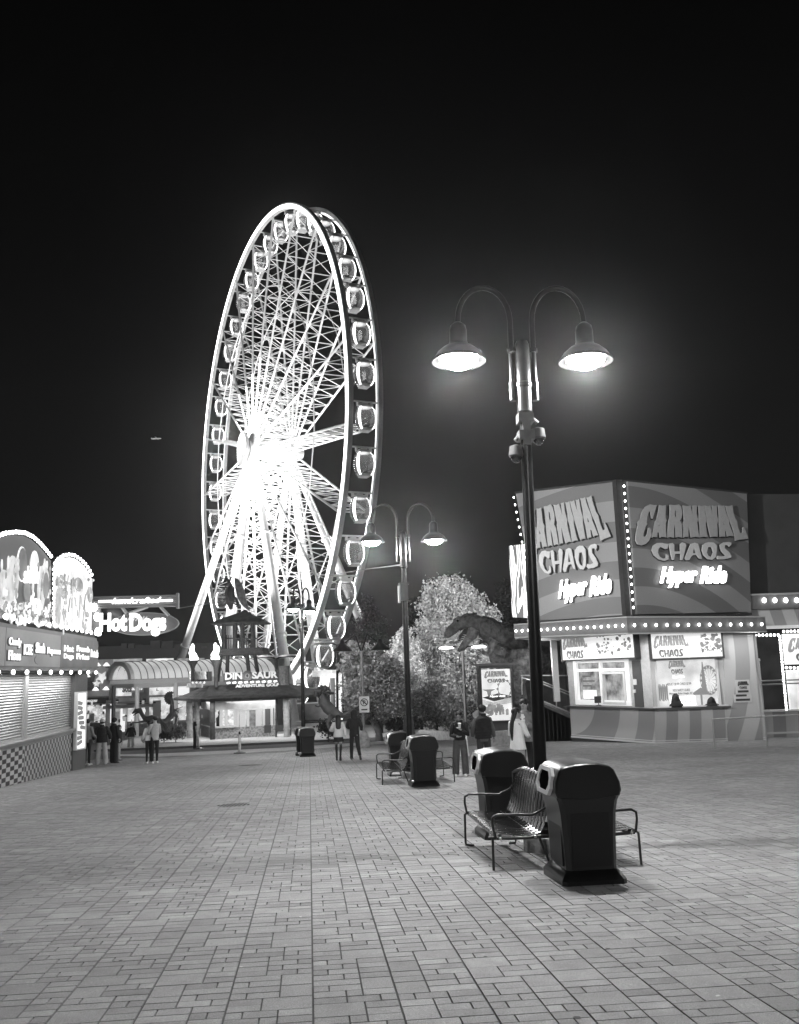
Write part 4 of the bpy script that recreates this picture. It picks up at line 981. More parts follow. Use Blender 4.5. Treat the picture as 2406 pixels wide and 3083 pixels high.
# lightbox poster on the pillar
r0 = p3(BPn, 604, 1370); 
PP = Plane(A(*z3(603, 1600), 33.2)[:2], A(*z3(668, 1600), 33.75)[:2]); r = PP.rect(z3(606, 1372), z3(664, 1795))
pb_ = thing('poster_lightbox', 'narrow lit food poster in a white frame on the snack stand pillar', 'poster', (PP.P0[0], PP.P0[1], r[1]))
wframe(MB(), PP.M, (r[0]-.03, r[1]-.05, r[2]+.06, r[3]+.1), .05, -.1, .03).build('frame', TRIMW, pb_, world=True)
panel(MB(), PP.M, r, -.08, 0).build('poster', emit('lit_food_poster', 1.0, .8, var=.35, vs=3.5), pb_, world=True)
mb = MB(); q_ = random.Random(8)
for i in range(9):
    fx_, fy_ = r[0]+r[2]*q_.uniform(.3, .7), r[1]+r[3]*(.1+.09*i); a_ = q_.uniform(-.5, .5); w2, h2 = r[2]*.32, .07
    mb.prism([[(fx_+w2*c*math.cos(a_)-h2*s*math.sin(a_), fy_+w2*c*math.sin(a_)*.6+h2*s*math.cos(a_)) for c, s in ((-1, -.6), (-.7, -1), (.7, -1), (1, -.6), (1, .6), (.7, 1), (-.7, 1), (-1, .6))]], .0, .004+.0006*i, PP.M)
mb.build('print', INKM, pb_, world=True)
# sign band with painted names
def bandpt(x, y): return p3(BPn, x, y)
e_ = bandpt(760, 1100)[0]; bz1 = bandpt(560, 935)[1]; bz0 = bandpt(400, 1165)[1]; mid = bandpt(466, 1050)[0]; st_ = bandpt(33, 1000)[0]
zlow = bandpt(300, 1190)[1]
LB1 = emit('lit_band_grey', .14, .16, var=.25, vs=1.0); LB2 = emit('lit_band_dark', .05, .08, var=.5, vs=1.5)
sb_(MB().prism([[(0, bz0-.1), (e_, bz0-.1), (e_, bz1+.12), (0, bz1+.12)]], -.9, -.02, BPn.M), 'canopy', mat('canopy_paint', .16, .5))
for (a, b, m) in ((0, st_-.04, LB1), (st_, mid-.03, LB1), (mid, e_-.03, LB2)):
    if b > a: sb_(MB().prism([[(a, bz0), (b, bz0), (b, bz1), (a, bz1)]], -.02, .04, BPn.M), 'sign_face', m)
LWI = emit('lit_white_ink', 1.2); LDK = emit('lit_shadow_ink', .01, .03)
def words(lines, x0, x1, y0, y1, sh=True, par=None, bold=.022):
    """lines filling the pixel box of the band"""
    n = len(lines); o = MB(); k = MB()
    for i, s in enumerate(lines):
        a, b = bandpt(x0, (y0+y1)/2), bandpt(x1, (y0+y1)/2); zt_, zb_ = bandpt((x0+x1)/2, y0)[1], bandpt((x0+x1)/2, y1)[1]; h = (zt_-zb_)/n
        z_ = zt_-h*(i+1)+h*.12
        if sh: text(k, s, BPn.M, a[0]-.05, z_-.03, b[0]-a[0]+.12, h*.86, d=.02, bold=bold+.05, z=.04)
        text(o, s, BPn.M, a[0], z_, b[0]-a[0], h*.76, d=.02, bold=bold, z=.07)
    if sh: sb_(k, 'letter_shadow', LDK)
    return sb_(o, 'lettering', LWI)
words(['Candy', 'Floss'], 45, 140, 925, 1125); words(['ICEE'], 165, 230, 975, 1085); words(['Popcorn'], 350, 452, 1005, 1090); words(['Slush'], 258, 330, 965, 1070)
words(['Hot', 'Dogs'], 482, 556, 990, 1120, False); words(['French', 'Fries'], 582, 680, 995, 1115, False); words(['Pretzels'], 694, 750, 1020, 1100, False)
x, y = bandpt(290, 1110); mb = MB(); mb.prism([[(x+.42*math.cos(t*pi/10), y+.14*math.sin(t*pi/10)) for t in range(20)]], .04, .06, BPn.M); sb_(mb, 'print', GR if 0 else mat('slush_ball', .3, .5))
# two rows of bulbs
def brow(parent, pa, pb, n, r, dz=0):
    for i in range(n):
        t = (i+.5)/n; s_ = pa[0]+(pb[0]-pa[0])*t; z_ = pa[1]+(pb[1]-pa[1])*t; bulb(parent, BPn.M @ Vector((s_, z_, .1)), r)
a0 = bandpt(0, 850); b0_ = bandpt(775, 940); brow(ss, (a0[0]-.3, bz1+.26), (b0_[0], bz1+.26), 17, .062)
brow(ss, (0, bz0-.16), (e_, bz0-.16), 13, .062)
zu0 = bz1+.4
# arched signs: outlines follow the lit edges
def arch(pts_px, name, m, lab):
    pts = [bandpt(*p) for p in pts_px]
    o = sb_(MB().prism([pts], -.45, -.05, BPn.M), 'arched_sign', DKW)
    cx_ = sum(p[0] for p in pts)/len(pts); cz_ = sum(p[1] for p in pts)/len(pts)
    inn = [(cx_+(p[0]-cx_)*.955, cz_+(p[1]-cz_)*.955) for p in pts]
    f = sb_(MB().prism([inn], -.05, .0, BPn.M), 'sign_face', m, o); return o, f, pts, inn
A1 = [(-330, 760), (-330, 500), (-250, 360), (-150, 235), (-40, 160), (40, 135), (120, 125), (190, 132), (250, 160), (310, 212), (360, 270), (412, 335), (402, 868)]
A2 = [(416, 870), (424, 370), (450, 335), (490, 308), (535, 298), (580, 306), (625, 335), (665, 372), (700, 425), (729, 485), (722, 905)]
rays = swirl('sign_rays', .12, .5, .33, 1.2, 'BANDS', (0, 1, .12), em=.6); 
o1, f1_, P1_, I1 = arch(A1, 'a', rays, ''); o2, f2_, P2_, I2 = arch(A2, 'b', emit('lit_fries_sign', .95, .3, var=.3, vs=1.6), '')
for o, P, a, b in ((o1, P1_, 3, 11), (o2, P2_, 1, 9)):
    for i in range(a, b):
        for j in range(3 if o is o1 else 2):
            t = j/(3 if o is o1 else 2); s_ = P[i][0]+(P[i+1][0]-P[i][0])*t; z_ = P[i][1]+(P[i+1][1]-P[i][1])*t; bulb(o, BPn.M @ Vector((s_, z_+.06, .02)), .055)
for i in range(12):
    s_, z_ = bandpt(411, 400+38*i); bulb(o1, BPn.M @ Vector((s_, z_, .03)), .04)
def blob(mb, px, py, wx, wy_, z, n=18, ang=0, jit=0, rg=random.Random(4)):
    c = bandpt(px, py); e = bandpt(px+wx, py); w2 = abs(e[0]-c[0]); h2 = abs(bandpt(px, py-wy_)[1]-c[1])
    P = []
    for k in range(n):
        a = 2*pi*k/n; q = 1+rg.uniform(-jit, jit); P.append((c[0]+w2*q*math.cos(a), c[1]+h2*q*math.sin(a)))
    return mb.prism([P], z, z+.02, BPn.M)
GR = emit('lit_balloon_grey', .2, .1, var=.5, vs=1.3); WHs = emit('lit_bright_print', .95, .3, var=.3, vs=2); MIDs = emit('lit_mid_print', .3, .15, var=.5, vs=3)
sb_(blob(blob(MB(), 168, 360, 38, 140, .0), 268, 375, 33, 122, .0), 'print', WHs, f1_)
sb_(blob(blob(blob(MB(), 168, 360, 32, 128, .02), 198, 565, 24, 95, .03), 350, 530, 22, 105, .02), 'print', GR, f1_)
mb = MB(); 
for (px, py, wx, wy_) in ((90, 480, 48, 190), (335, 470, 42, 100), (318, 560, 30, 170), (20, 560, 46, 160)): blob(mb, px, py, wx, wy_, .004+wx*.0002)
sb_(mb, 'print', emit('lit_pale_print', .6, .3, var=.4, vs=2.5), f1_)
mb = MB(); q_ = random.Random(21); mb2 = MB()
for i in range(170):
    px, py = q_.uniform(2, 392), 0; py = q_.uniform(640, 815)+px*.1-max(0, 60-px)*2.5*q_.random()
    blob(mb if q_.random() < .6 else mb2, px, py, q_.uniform(5, 12), q_.uniform(9, 24), .03+.0002*i, 8, jit=.3, rg=q_)
sb_(mb, 'print', WHs, f1_); sb_(mb2, 'print', MIDs, f1_)
mb = MB()
M0 = BPn.M; c = bandpt(162, 510); c2 = bandpt(285, 400)
text(mb, 'slush', M0, c[0], c[1], c2[0]-c[0], (c2[1]-c[1])*.9, d=.02, bold=.03, z=.06, shear=.1, warp=lambda u, v: (u, v+.25*u)); text(mb, 'ice', M0, c[0]+.9, c[1]-.75, (c2[0]-c[0])*.55, .6, d=.02, bold=.03, z=.06)
sb_(mb, 'lettering', LWI, f1_)
mb = MB(); mb2 = MB()
for i in range(60):
    px, py = q_.uniform(430, 500), q_.uniform(450, 620); blob(mb if i % 2 else mb2, px+ (py-450)*.15, py, q_.uniform(4, 10), q_.uniform(8, 20), .02+.0003*i, 8, jit=.3, rg=q_)
for i in range(16):
    x0 = q_.uniform(500, 690); y0 = q_.uniform(600, 860); a, b = bandpt(x0, y0), bandpt(x0+q_.uniform(-25, 25), y0-q_.uniform(60, 200)); w2 = q_.uniform(.02, .05)
    (mb2 if i % 3 else mb).prism([[(a[0]-w2, a[1]), (a[0]+w2, a[1]), (b[0]+w2, b[1]), (b[0]-w2, b[1])]], .0, .02+.0006*i, M0)
blob(mb2, 440, 700, 22, 160, .05, jit=.05); blob(mb2, 690, 600, 22, 60, .052); blob(mb, 600, 520, 34, 55, .053)
sb_(mb, 'print', MIDs, f2_); sb_(mb2, 'print', emit('lit_print_b', .42, .2, var=.4, vs=3), f2_)
sb_(MB().prism([[(0, bz1+.12), (e_, bz1+.12), (e_, bz1+.42), (0, bz1+.42)]], -.8, -.1, BPn.M), 'sign_base', DKW)
pe = bandpt(775, 935); sb_(MB().prism([[(e_-.03, -1.6), (e_+.2, -1.6), (e_+.2, bz1+.9), (e_-.03, bz1+.9)]], -.5, -.05, BPn.M) if 0 else MB().prism([[(e_, bz0-.2), (e_+.55, bz0-.2), (e_+.55, bz1+.5), (e_, bz1+.5)]], -1.2, -.3, BPn.M), 'canopy_end', mat('canopy_paint_pale', .4, .5))
l = lamp('canopy_light', 'AREA', (0, 0, 0), 150, ss, (14, .3)); P = BPn.M @ Vector((7.6, bz0-.22, -.45)); l.location = P-Vector(ss.location); l.rotation_euler = (0, 0, math.atan2(wd[1], wd[0]))
mb = MB(); mb2 = MB(); q_ = random.Random(99)
for i in range(46):
    px = q_.uniform(5, 390); py = q_.uniform(330, 640); blob(mb if i % 3 else mb2, px, py, q_.uniform(3, 9), q_.uniform(15, 60), .01+.0003*i, 9, jit=.15, rg=q_)
for i in range(34): px = q_.uniform(425, 715); blob(mb2 if i % 2 else mb, px, q_.uniform(430, 880), q_.uniform(3, 12), q_.uniform(8, 40), .06+.0004*i, 8, jit=.3, rg=q_)
sb_(mb, 'print', emit('lit_art_pale', .8, .3, var=.5, vs=4), f1_); sb_(mb2, 'print', emit('lit_art_grey', .3, .2, var=.6, vs=5), f2_)
# ================================================================ HOT DOG SIGN
HY = 35.2
HP = Plane(A(*z3(725, 700), HY)[:2], A(*z3(1400, 700), HY+.4)[:2]); HM = HP.M
hd = thing('hot_dog_sign', 'glowing neon sign reading handcrafted Hot Dogs on a hot dog shaped board', 'sign', (HP.P0[0], HP.P0[1], 2.2))
def h3(x, y): return p3(HP, x, y)
def hb(mb, n, m, par=hd, **k): return mb.build(n, m, par, world=True, **k)
a, b = h3(700, 612), h3(1385, 690)
mb = MB(); n_ = 6
for i in range(n_):
    z_ = b[1]+(a[1]-b[1])*i/n_; h_ = (a[1]-b[1])/n_; mb.prism([[(a[0], z_), (b[0], z_), (b[0], z_+h_*.8), (a[0], z_+h_*.8)]], -.25, .02*(i % 2), HM)
mb.prism([[(b[0]-.03, b[1]-.08), (b[0]+.06, b[1]-.08), (b[0]+.06, a[1]+.05), (b[0]-.03, a[1]+.05)]], -.3, .06, HM)
hb(mb, 'striped_board', mat('board_paint', .22, .4, metal=.3))
NEO = emit('neon_tube', 2.2); 
c1, c2 = h3(775, 658), h3(1355, 645); mb = MB(); mb.tube([HM @ Vector((c1[0], c1[1]+.02, .12)), HM @ Vector((c1[0]+1.3, c1[1]+.02, .12))], .045, 8).tube([HM @ Vector((c2[0]-1.0, c2[1]+.0, .12)), HM @ Vector((c2[0], c2[1], .12))], .045, 8)
x0, x1 = h3(880, 668), h3(1265, 612); text(mb, 'handcrafted', HM, x0[0], x0[1]-.03, x1[0]-x0[0], (x1[1]-x0[1])*1.0, d=.06, bold=.02, shear=.35, z=.08)
hb(mb, 'neon_script', NEO)
# sausage and bun
s0 = h3(830, 700); mb = MB()
pts = [HM @ Vector((*h3(x_, y_), -.75)) for x_, y_ in ((765, 705), (830, 712), (900, 735), (965, 775), (1040, 800), (1150, 812), (1300, 810), (1360, 808))]
hb(MB().tube(pts, [.1, .26, .34, .38, .4, .42, .36, .15], 14), 'sausage', mat('sausage_paint', .12, .4), smooth=True)
cc = h3(1120, 815); ee = h3(1385, 815); hh = abs(h3(1120, 735)[1]-h3(1120, 905)[1])/2; ww_ = abs(ee[0]-cc[0])
bun = [(cc[0]+ww_*math.cos(2*pi*k/40), cc[1]-.05+hh*math.sin(2*pi*k/40)) for k in range(40)]
ub = hb(MB().prism([bun], -.6, -.3, HM), 'bun', mat('bun_paint', .13, .35))
rim_ = [(cc[0]+(ww_+.03)*math.cos(2*pi*k/40), cc[1]-.05+(hh+.03)*math.sin(2*pi*k/40)) for k in range(40)]
hb(MB().prism([rim_, bun], -.6, -.26, HM), 'bun_rim', mat('rim_bright', .25, .4), ub)
mb = MB()
for i in range(7):
    x_, y_ = h3(985+i*22, 785); mb.tube([HM @ Vector((x_, y_-.08, -.32)), HM @ Vector((x_+.12, y_+.1, -.3))], .035, 6)
hb(mb, 'mustard', mat('mustard_paint', .7, .4), smooth=True)
x0, x1 = h3(785, 893), h3(1000, 740); mb = MB(); text(mb, 'Hot', HM, x0[0], x0[1], x1[0]-x0[0], x1[1]-x0[1], d=.1, bold=.04, z=.1)
y0, y1 = h3(1020, 870), h3(1305, 735); text(mb, 'Dogs', HM, y0[0], y0[1]-.3, y1[0]-y0[0], y1[1]-y0[1]+.28, d=.1, bold=.04, z=.1)
hb(mb, 'neon_letters', emit('neon_letter', 1.7))
mb = MB()
for (a, b) in (((945, 690), (985, 745)), ((1150, 690), (1000, 745)), ((1250, 690), (1315, 760))): mb.tube([HM @ Vector((*h3(*a), -.2)), HM @ Vector((*h3(*b), -.2))], .07, 6)
hb(mb, 'brace', mat('brace_paint', .45, .4))
for (x_, y_) in ((740, 700), (765, 775), (772, 890)): p = HM @ Vector((*h3(x_, y_), .1)); bulb(hd, p, .16)
hb(MB().prism([[(*h3(712, 700),), (*h3(712, 905),), (*h3(790, 880),), (*h3(780, 700),)][::1]], -.4, -.12, HM), 'mount', mat('mount_paint', .15, .5))
l = lamp('neon_light', 'POINT', (0, 0, 0), 18, hd, .5); l.location = HM @ Vector((2.4, 3.2, .8))-Vector(hd.location)
# ================================================================ GOLF KIOSK
def zk(x, y): return (500+x/2.84)/K0, (1700+y/2.84)/K0
def AK(x, y, Y): return A(*zk(x, y), Y)
KZ = gz(60)
gk = thing('golf_kiosk', 'golf ticket kiosk with a dark hip roof, DINOSAUR sign and lit windows', 'kiosk', (-10, 60, KZ))
def kb(mb, n, m, par=gk, **k): return mb.build(n, m, par, world=True, **k)
ROOF = mat('thatched_roof', .06, .85, var=.5, vs=3, bump=.8, bs=25); DWOOD = mat('dark_wood', .05, .7, var=.3)
FLc, FRc, BLc = AK(295, 1152, 58), AK(1205, 1136, 59), AK(62, 1108, 64.5); ez = float(FLc[2])
rf = [FLc, FRc, FRc+[1.2, 7, 0], BLc]; tp = [AK(372, 1040, 60), AK(1020, 1012, 60.5), AK(1040, 1010, 63), AK(330, 1045, 63)]
for p in rf: p[2] = ez
tz = float(tp[0][2]); 
for p in tp: p[2] = tz
mb = MB(); n_ = 5; vs = []
for i in range(n_+1):                         # slightly concave courses
    t = i/n_; s_ = t**1.25
    for a, b in zip(rf, tp): q = a+(b-a)*t; vs.append((q[0], q[1], ez+(tz-ez)*s_))
fs = [(i*4+k, i*4+(k+1) % 4, i*4+4+(k+1) % 4, i*4+4+k) for i in range(n_) for k in range(4)]+[tuple(n_*4+k for k in range(4)), (3, 2, 1, 0)]
kb(mb.add(vs, fs).add([(*p[:2], ez-.16) for p in rf]+[(*p[:2], ez) for p in rf], [(3, 2, 1, 0)]+[(k, (k+1) % 4, 4+(k+1) % 4, 4+k) for k in range(4)]), 'roof', ROOF)
KP = Plane(AK(408, 1400, 60.5)[:2], AK(942, 1400, 61.5)[:2]); KM = KP.M
def kp(x, y): return KP.pt(*zk(x, y))
KL = Plane(AK(298, 1400, 65)[:2], AK(408, 1400, 60.5)[:2])
gl = kp(415, 1530)[1]-.1; x_r = kp(940, 1400)[0]; ctr = kp(500, 1395)[1]; wt = kp(500, 1242)[1]; et = ez-.05
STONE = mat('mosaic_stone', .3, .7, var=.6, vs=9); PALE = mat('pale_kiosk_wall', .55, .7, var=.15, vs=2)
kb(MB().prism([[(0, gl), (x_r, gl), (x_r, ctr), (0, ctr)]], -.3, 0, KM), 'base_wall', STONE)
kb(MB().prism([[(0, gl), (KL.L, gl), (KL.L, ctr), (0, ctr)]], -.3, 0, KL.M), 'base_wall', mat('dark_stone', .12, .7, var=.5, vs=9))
kb(MB().prism([[(0, wt), (x_r, wt), (x_r, et), (0, et)]], -.25, -.02, KM).prism([[(0, wt), (KL.L, wt), (KL.L, et), (0, et)]], -.25, -.02, KL.M), 'fascia_wall', PALE)
mb = MB()
for x in (408, 470, 515, 592, 612, 655, 700, 792, 835, 905, 938):
    s_ = kp(x, 1300)[0]; w_ = .09 if x not in (792, 655) else .2; mb.prism([[(s_-w_, ctr), (s_+w_, ctr), (s_+w_, wt), (s_-w_, wt)]], -.2, .02, KM)
s_ = kp(790, 1300)[0]; mb.prism([[(kp(612, 1300)[0], wt-.1), (s_, wt-.1), (s_, wt+.02), (kp(612, 1300)[0], wt+.02)]], -.2, .03, KM)
kb(mb, 'window_frame', mat('pale_frame', .62, .5))
kb(MB().prism([[(-.1, ctr), (x_r*.36, ctr), (x_r*.36, ctr+.1), (-.1, ctr+.1)]], -.2, .2, KM), 'counter_top', PALE)
kb(panel(MB(), KM, (0.05, ctr, x_r-.1, wt-ctr), -2.6, -2.5), 'interior', emit('kiosk_interior', .5, .25, var=.9, vs=3.5))
kb(panel(MB(), KM, (kp(700, 1300)[0], gl, kp(790, 1300)[0]-kp(700, 1300)[0], wt-gl), -.1, -.05), 'door', mat('kiosk_door', .25, .4, var=.5, vs=3))
kb(panel(MB(), KM, (kp(838, 1300)[0], ctr+.05, .75, wt-ctr-.1), -.1, -.06), 'window', mat('dim_window', .14, .15, spec=.8))
kb(panel(panel(MB(), KM, (kp(840, 1430)[0], kp(840, 1440)[1], .45, .5), .0, .03), KM, (x_r+.05, kp(900, 1430)[1], .6, .4), .0, .03), 'notice', mat('dark_notice', .06, .5))
for (x, ya, yb, Yd, r, m) in ((397, 1160, 1535, 59.7, .17, DWOOD), (942, 1150, 1500, 60.6, .06, DWOOD), (1034, 1140, 1480, 60.5, .2, 'b'), (268, 1160, 1500, 64, .18, 'b'), (205, 1180, 1505, 62.5, .2, 'b'), (1062, 1150, 1480, 62, .07, DWOOD)):
    p, q = AK(x-(6 if m == 'b' and x < 300 else 8 if m == 'b' else 0), ya, Yd), AK(x, yb, Yd)
    if m == 'b': m = mat('bamboo', .4, .5, var=.3, vs=4)
    q[2] = min(q[2], gz(Yd)+.1); mb = MB().tube([p, q], r, 12)
    for t in (.25, .5, .75, .93): c = p+(q-p)*t; mb.tube([c+[0, 0, .05], c-[0, 0, .05]], r*1.15, 12)
    kb(mb, 'post', m, smooth=50)
# roof signs
SP_ = Plane(AK(480, 950, 59.3)[:2], AK(985, 950, 59.8)[:2]); SPL = Plane(AK(200, 950, 62)[:2], AK(372, 950, 59.5)[:2])
for pl, x0, x1, xa, xb, ge in ((SP_, 505, 955, 595, 965, True), (SPL, 216, 350, 200, 332, False)):
    P_ = lambda x, y: pl.pt(*zk(x, y))
    a, b = P_(x0, 985), P_(x1, 908)
    bk = kb(MB().prism([[(a[0]-.1, a[1]-.12), (b[0]+.1, a[1]-.12), (b[0]+.1, b[1]-.05), (a[0]-.1, b[1]-.05)], ], -.3, -.02, pl.M), 'sign_board', DWOOD)
    L1 = mat('dino_letters', .72, .5); W_ = b[0]-a[0]; h_ = b[1]-a[1]; mb = MB()
    if ge:
        text(mb, 'DIN', pl.M, a[0], a[1], W_*.325, h_, d=.12, bold=.045); text(mb, 'SAUR', pl.M, a[0]+W_*.51, a[1], W_*.49, h_, d=.12, bold=.045)
        cx_, cz_ = P_(696, 950); r_ = W_*.09
        e_1 = kb(MB().lathe([(0, .2), (r_*.55, .2), (r_*.62, .24), (r_, .2), (r_*1.1, .05), (r_*1.1, -.1)], 28, M=pl.M @ Matrix.Translation((cx_, cz_, 0))), 'eye', mat('eye_ring', .12, .5), bk, smooth=40)
        kb(MB().lathe([(0, .22), (r_*.5, .21)], 24, M=pl.M @ Matrix.Translation((cx_, cz_, 0))), 'iris', mat('iris', .28, .3), e_1)
        kb(MB().prism([[(cx_+.06*c, cz_+r_*.38*s) for c, s in ((0, 1), (1, .3), (1, -.3), (0, -1), (-1, -.3), (-1, .3))]], .22, .235, pl.M), 'pupil', INK, e_1)
    else:
        text(mb, 'DINO SAUR', pl.M, a[0], a[1], W_, h_, d=.12, bold=.05)
    kb(mb, 'lettering', L1, bk)
    c, d = P_(xa, 1052), P_(xb, 1012); mb = MB(); text(mb, 'ADVENTURE GOLF', pl.M, c[0], c[1], d[0]-c[0], d[1]-c[1], d=.12, bold=.04, z=.1); kb(mb, 'lettering', L1, bk)
    q_ = random.Random(3); mb = MB()
    for i in range(9 if ge else 4):
        u = a[0]+W_*(i+.3)/(9 if ge else 4); mb.prism([[(u, a[1]-.28), (u+W_*.07, a[1]-.24), (u+W_*.06, a[1]-.13), (u-.02, a[1]-.16)]], .0, .03, pl.M)
    kb(mb, 'drip_light', emit('lit_white_ink', 1.2), bk)
p = AK(1008, 865, 60); q = AK(1010, 1030, 60); kb(MB().tube([p, q], .36, 10), 'chimney', mat('chimney_wood', .1, .8, var=.5))
# lookout tower on the roof
for (x0, y0, x1, y1) in ((692, 765, 716, 1000), (758, 765, 797, 1000), (528, 765, 520, 1000), (470, 765, 440, 1000)):
    kb(MB().tube([AK(x0, y0, 61), AK(x1, y1, 61)], .13, 8), 'tower_leg', DWOOD, smooth=50)
a, b = AK(462, 742, 61), AK(842, 742, 61); pc = (a+b)/2; pw_ = b[0]-a[0]; tz1 = float(pc[2])
mb = MB()
for i, dz in enumerate((-.15, 0, .15)): mb.box((pc[0], 62.2, tz1+dz), (pw_*(1-.03*i), 3.0, .13))
kb(mb, 'platform', DWOOD)
for x in (492, 588, 652, 742): p = AK(x, 500, 61); kb(MB().tube([p, (p[0]+.03, 61, tz1)], .15, 8), 'tower_post', DWOOD, smooth=50)
mb = MB(); p0, p1 = AK(480, 630, 60.9), AK(780, 632, 60.9)
mb.tube([p0, p1], .05, 6)
for i in range(17):
    q = p0+(p1-p0)*i/16; mb.tube([q+[0, 0, .22], (q[0], q[1], tz1)], .028, 5)
kb(mb, 'railing', BLACKM)
ec = AK(617, 492, 61); ew = AK(850, 492, 61)[0]-AK(385, 492, 61)[0]; az = float(AK(640, 378, 61)[2])-float(ec[2])
mb = MB(); vs = []; N_ = 6
for i in range(N_+1):
    t = i/N_; w2 = ew/2*(1-t)**1.35*(1-.02)+.05; z_ = float(ec[2])+az*t**.8
    for (a, b) in ((-1, -1), (1, -1), (1, 1), (-1, 1)): vs.append((ec[0]+a*w2+.25*t, 62.2+b*w2*.75, z_))
kb(mb.add(vs, [(i*4+k, i*4+(k+1) % 4, i*4+4+(k+1) % 4, i*4+4+k) for i in range(N_) for k in range(4)]+[(3, 2, 1, 0), tuple(N_*4+k for k in range(4))]).box((ec[0], 62.2, ec[2]-.04), (ew, ew*.75, .1)), 'tower_roof', ROOF)
for (x, yb_, yt, yy) in ((228, 890, 818, 61), (428, 940, 812, 59.5)):
    q = AK(x, yt, yy); b_ = AK(x, yb_, yy); s_ = .5
    t_ = kb(MB().lathe([(.12, float(b_[2])-.8), (.13, float(b_[2])), (.2, float(q[2])-.35), (.42, float(q[2])), (.3, float(q[2]))], 10, (q[0], q[1], 0)), 'torch', DWOOD, smooth=50)
    rg = random.Random(x); mb = MB()
    for i in range(5): mb.ball((q[0]+rg.uniform(-.1, .1), q[1], q[2]+.1+.19*i), ((.3-.045*i), .24, .24), 10, 6)
    kb(mb, 'flame', emit('flame', 3), t_, smooth=True)
l = lamp('kiosk_light', 'AREA', (0, 0, 0), 300, gk, (7, 3)); l.location = (-.2, 2.2, wt-KZ+.5)
l = lamp('kiosk_light', 'AREA', (0, 0, 0), 200, gk, (9, .6)); l.location = (-.3, -1.0, ez-.25-KZ)
l = lamp('torch_light', 'POINT', (0, 0, 0), 150, gk, .3); q = AK(428, 760, 58.5); l.location = (q[0]+10, q[1]-60, q[2]-KZ)
l = lamp('sign_uplight', 'AREA', (0, 0, 0), 90, gk, (6, .3)); q = AK(720, 1075, 58.2); l.location = (q[0]+10, q[1]-60, q[2]-KZ); l.rotation_euler = (R(150), 0, 0)
p = AK(455, 1330, 62); s_ = thing('person', 'dark haired kiosk attendant standing behind the golf kiosk window', 'person', (p[0], 62, p[2]-1.0))
MB().loft([((0, 0, 0), (.2, 0, 0), (0, .12, 0)), ((0, 0, .8), (.2, 0, 0), (0, .12, 0)), ((0, 0, 1.12), (.22, 0, 0), (0, .12, 0)), ((0, 0, 1.24), (.1, 0, 0), (0, .08, 0)), ((0, 0, 1.34), (.06, 0, 0), (0, .06, 0))], 12).build('body', mat('silhouette_black', .012, .8), s_, smooth=True)
MB().ball((.02, 0, 1.46), (.1, .11, .14), 12, 8).build('head', mat('silhouette_black', .012, .8), s_, smooth=True)  # head coloured near black, its silhouette shade put into the material
MB().ball((.03, .02, 1.5), (.12, .12, .13), 12, 8).build('hair', mat('black_hair', .01, .6), s_, smooth=True)
# ================================================================ PTEROSAUR on the tower roof
SKIN = mat('dino_skin', .16, .6, var=.5, vs=3, bump=.6, bs=14); SKIND = mat('dino_dark_skin', .085, .6, var=.5, vs=3, bump=.6, bs=14)
def beast(mb, pts, rad, fn, Y0, dr=.8, n=14, dy=None):
    """tapered limb along pixel points; rad in pixels; dy = depth offset per point"""
    P = [np.array(fn(x, y, Y0+(dy[i] if dy else 0))) for i, (x, y) in enumerate(pts)]
    sc_ = np.linalg.norm(np.array(fn(pts[0][0]+100, pts[0][1], Y0))-np.array(fn(pts[0][0], pts[0][1], Y0)))/100
    rings = []; m = len(P)
    for i in range(m):
        t = P[min(i+1, m-1)]-P[max(i-1, 0)]; t = t/np.linalg.norm(t); u = np.cross(t, [0, 1., 0]); u = u/max(np.linalg.norm(u), 1e-6); v = np.cross(u, t)
        r = rad[i]*sc_; rings.append((P[i], u*r, v*r*dr))
    return mb.loft(rings, n)
pt_ = thing('pterosaur_statue', 'winged pterosaur figure perched on the little tower roof with folded wings', 'statue', AK(640, 375, 61))
body = beast(MB(), [(560, 180), (548, 210), (550, 250), (565, 290), (600, 300), (612, 330), (625, 362)], [12, 22, 30, 30, 18, 12, 8], AK, 62, .8)
beast(body, [(560, 195), (540, 150), (520, 125), (490, 120)], [16, 14, 14, 3], AK, 62, .7); beast(body, [(545, 140), (555, 110), (580, 98)], [9, 7, 2], AK, 62, .5)
beast(body, [(600, 300), (575, 330), (612, 345), (605, 365)], [14, 9, 8, 9], AK, 61.8, .7)
body.build('body', SKIND, pt_, world=True, smooth=50)
def wing(px, Y_, th=.08):
    P = [np.array(AK(x, y, Y_)) for x, y in px]; mb = MB(); n_ = len(P)
    mb.add([tuple(p) for p in P]+[tuple(p+[0, th, 0]) for p in P], []); tri = tessellate_polygon([[Vector((p[0], p[2], 0)) for p in P]])
    mb.f += [tuple(t) for t in tri]+[tuple(i+n_ for i in reversed(t)) for t in tri]+[(i, (i+1) % n_, n_+(i+1) % n_, n_+i) for i in range(n_)]
    return mb
wing([(582, 110), (610, 118), (650, 170), (672, 240), (690, 330), (715, 395), (700, 392), (650, 350), (610, 280), (590, 200)], 61.2, .25).build('wing', mat('wing_membrane', .2, .5, var=.5, vs=4), pt_, world=True)
wing([(545, 175), (520, 190), (500, 240), (515, 330), (545, 385), (565, 380), (575, 320), (585, 260), (580, 190)], 62.4, .2).build('wing', mat('wing_membrane', .2, .5, var=.5, vs=4), pt_, world=True)
mb = MB(); beast(mb, [(545, 160), (510, 185), (470, 235)], [7, 5, 3], AK, 61.5); beast(mb, [(540, 180), (515, 180), (490, 225)], [6, 5, 3], AK, 61.9); mb.build('finger_bone', SKIN, pt_, world=True)
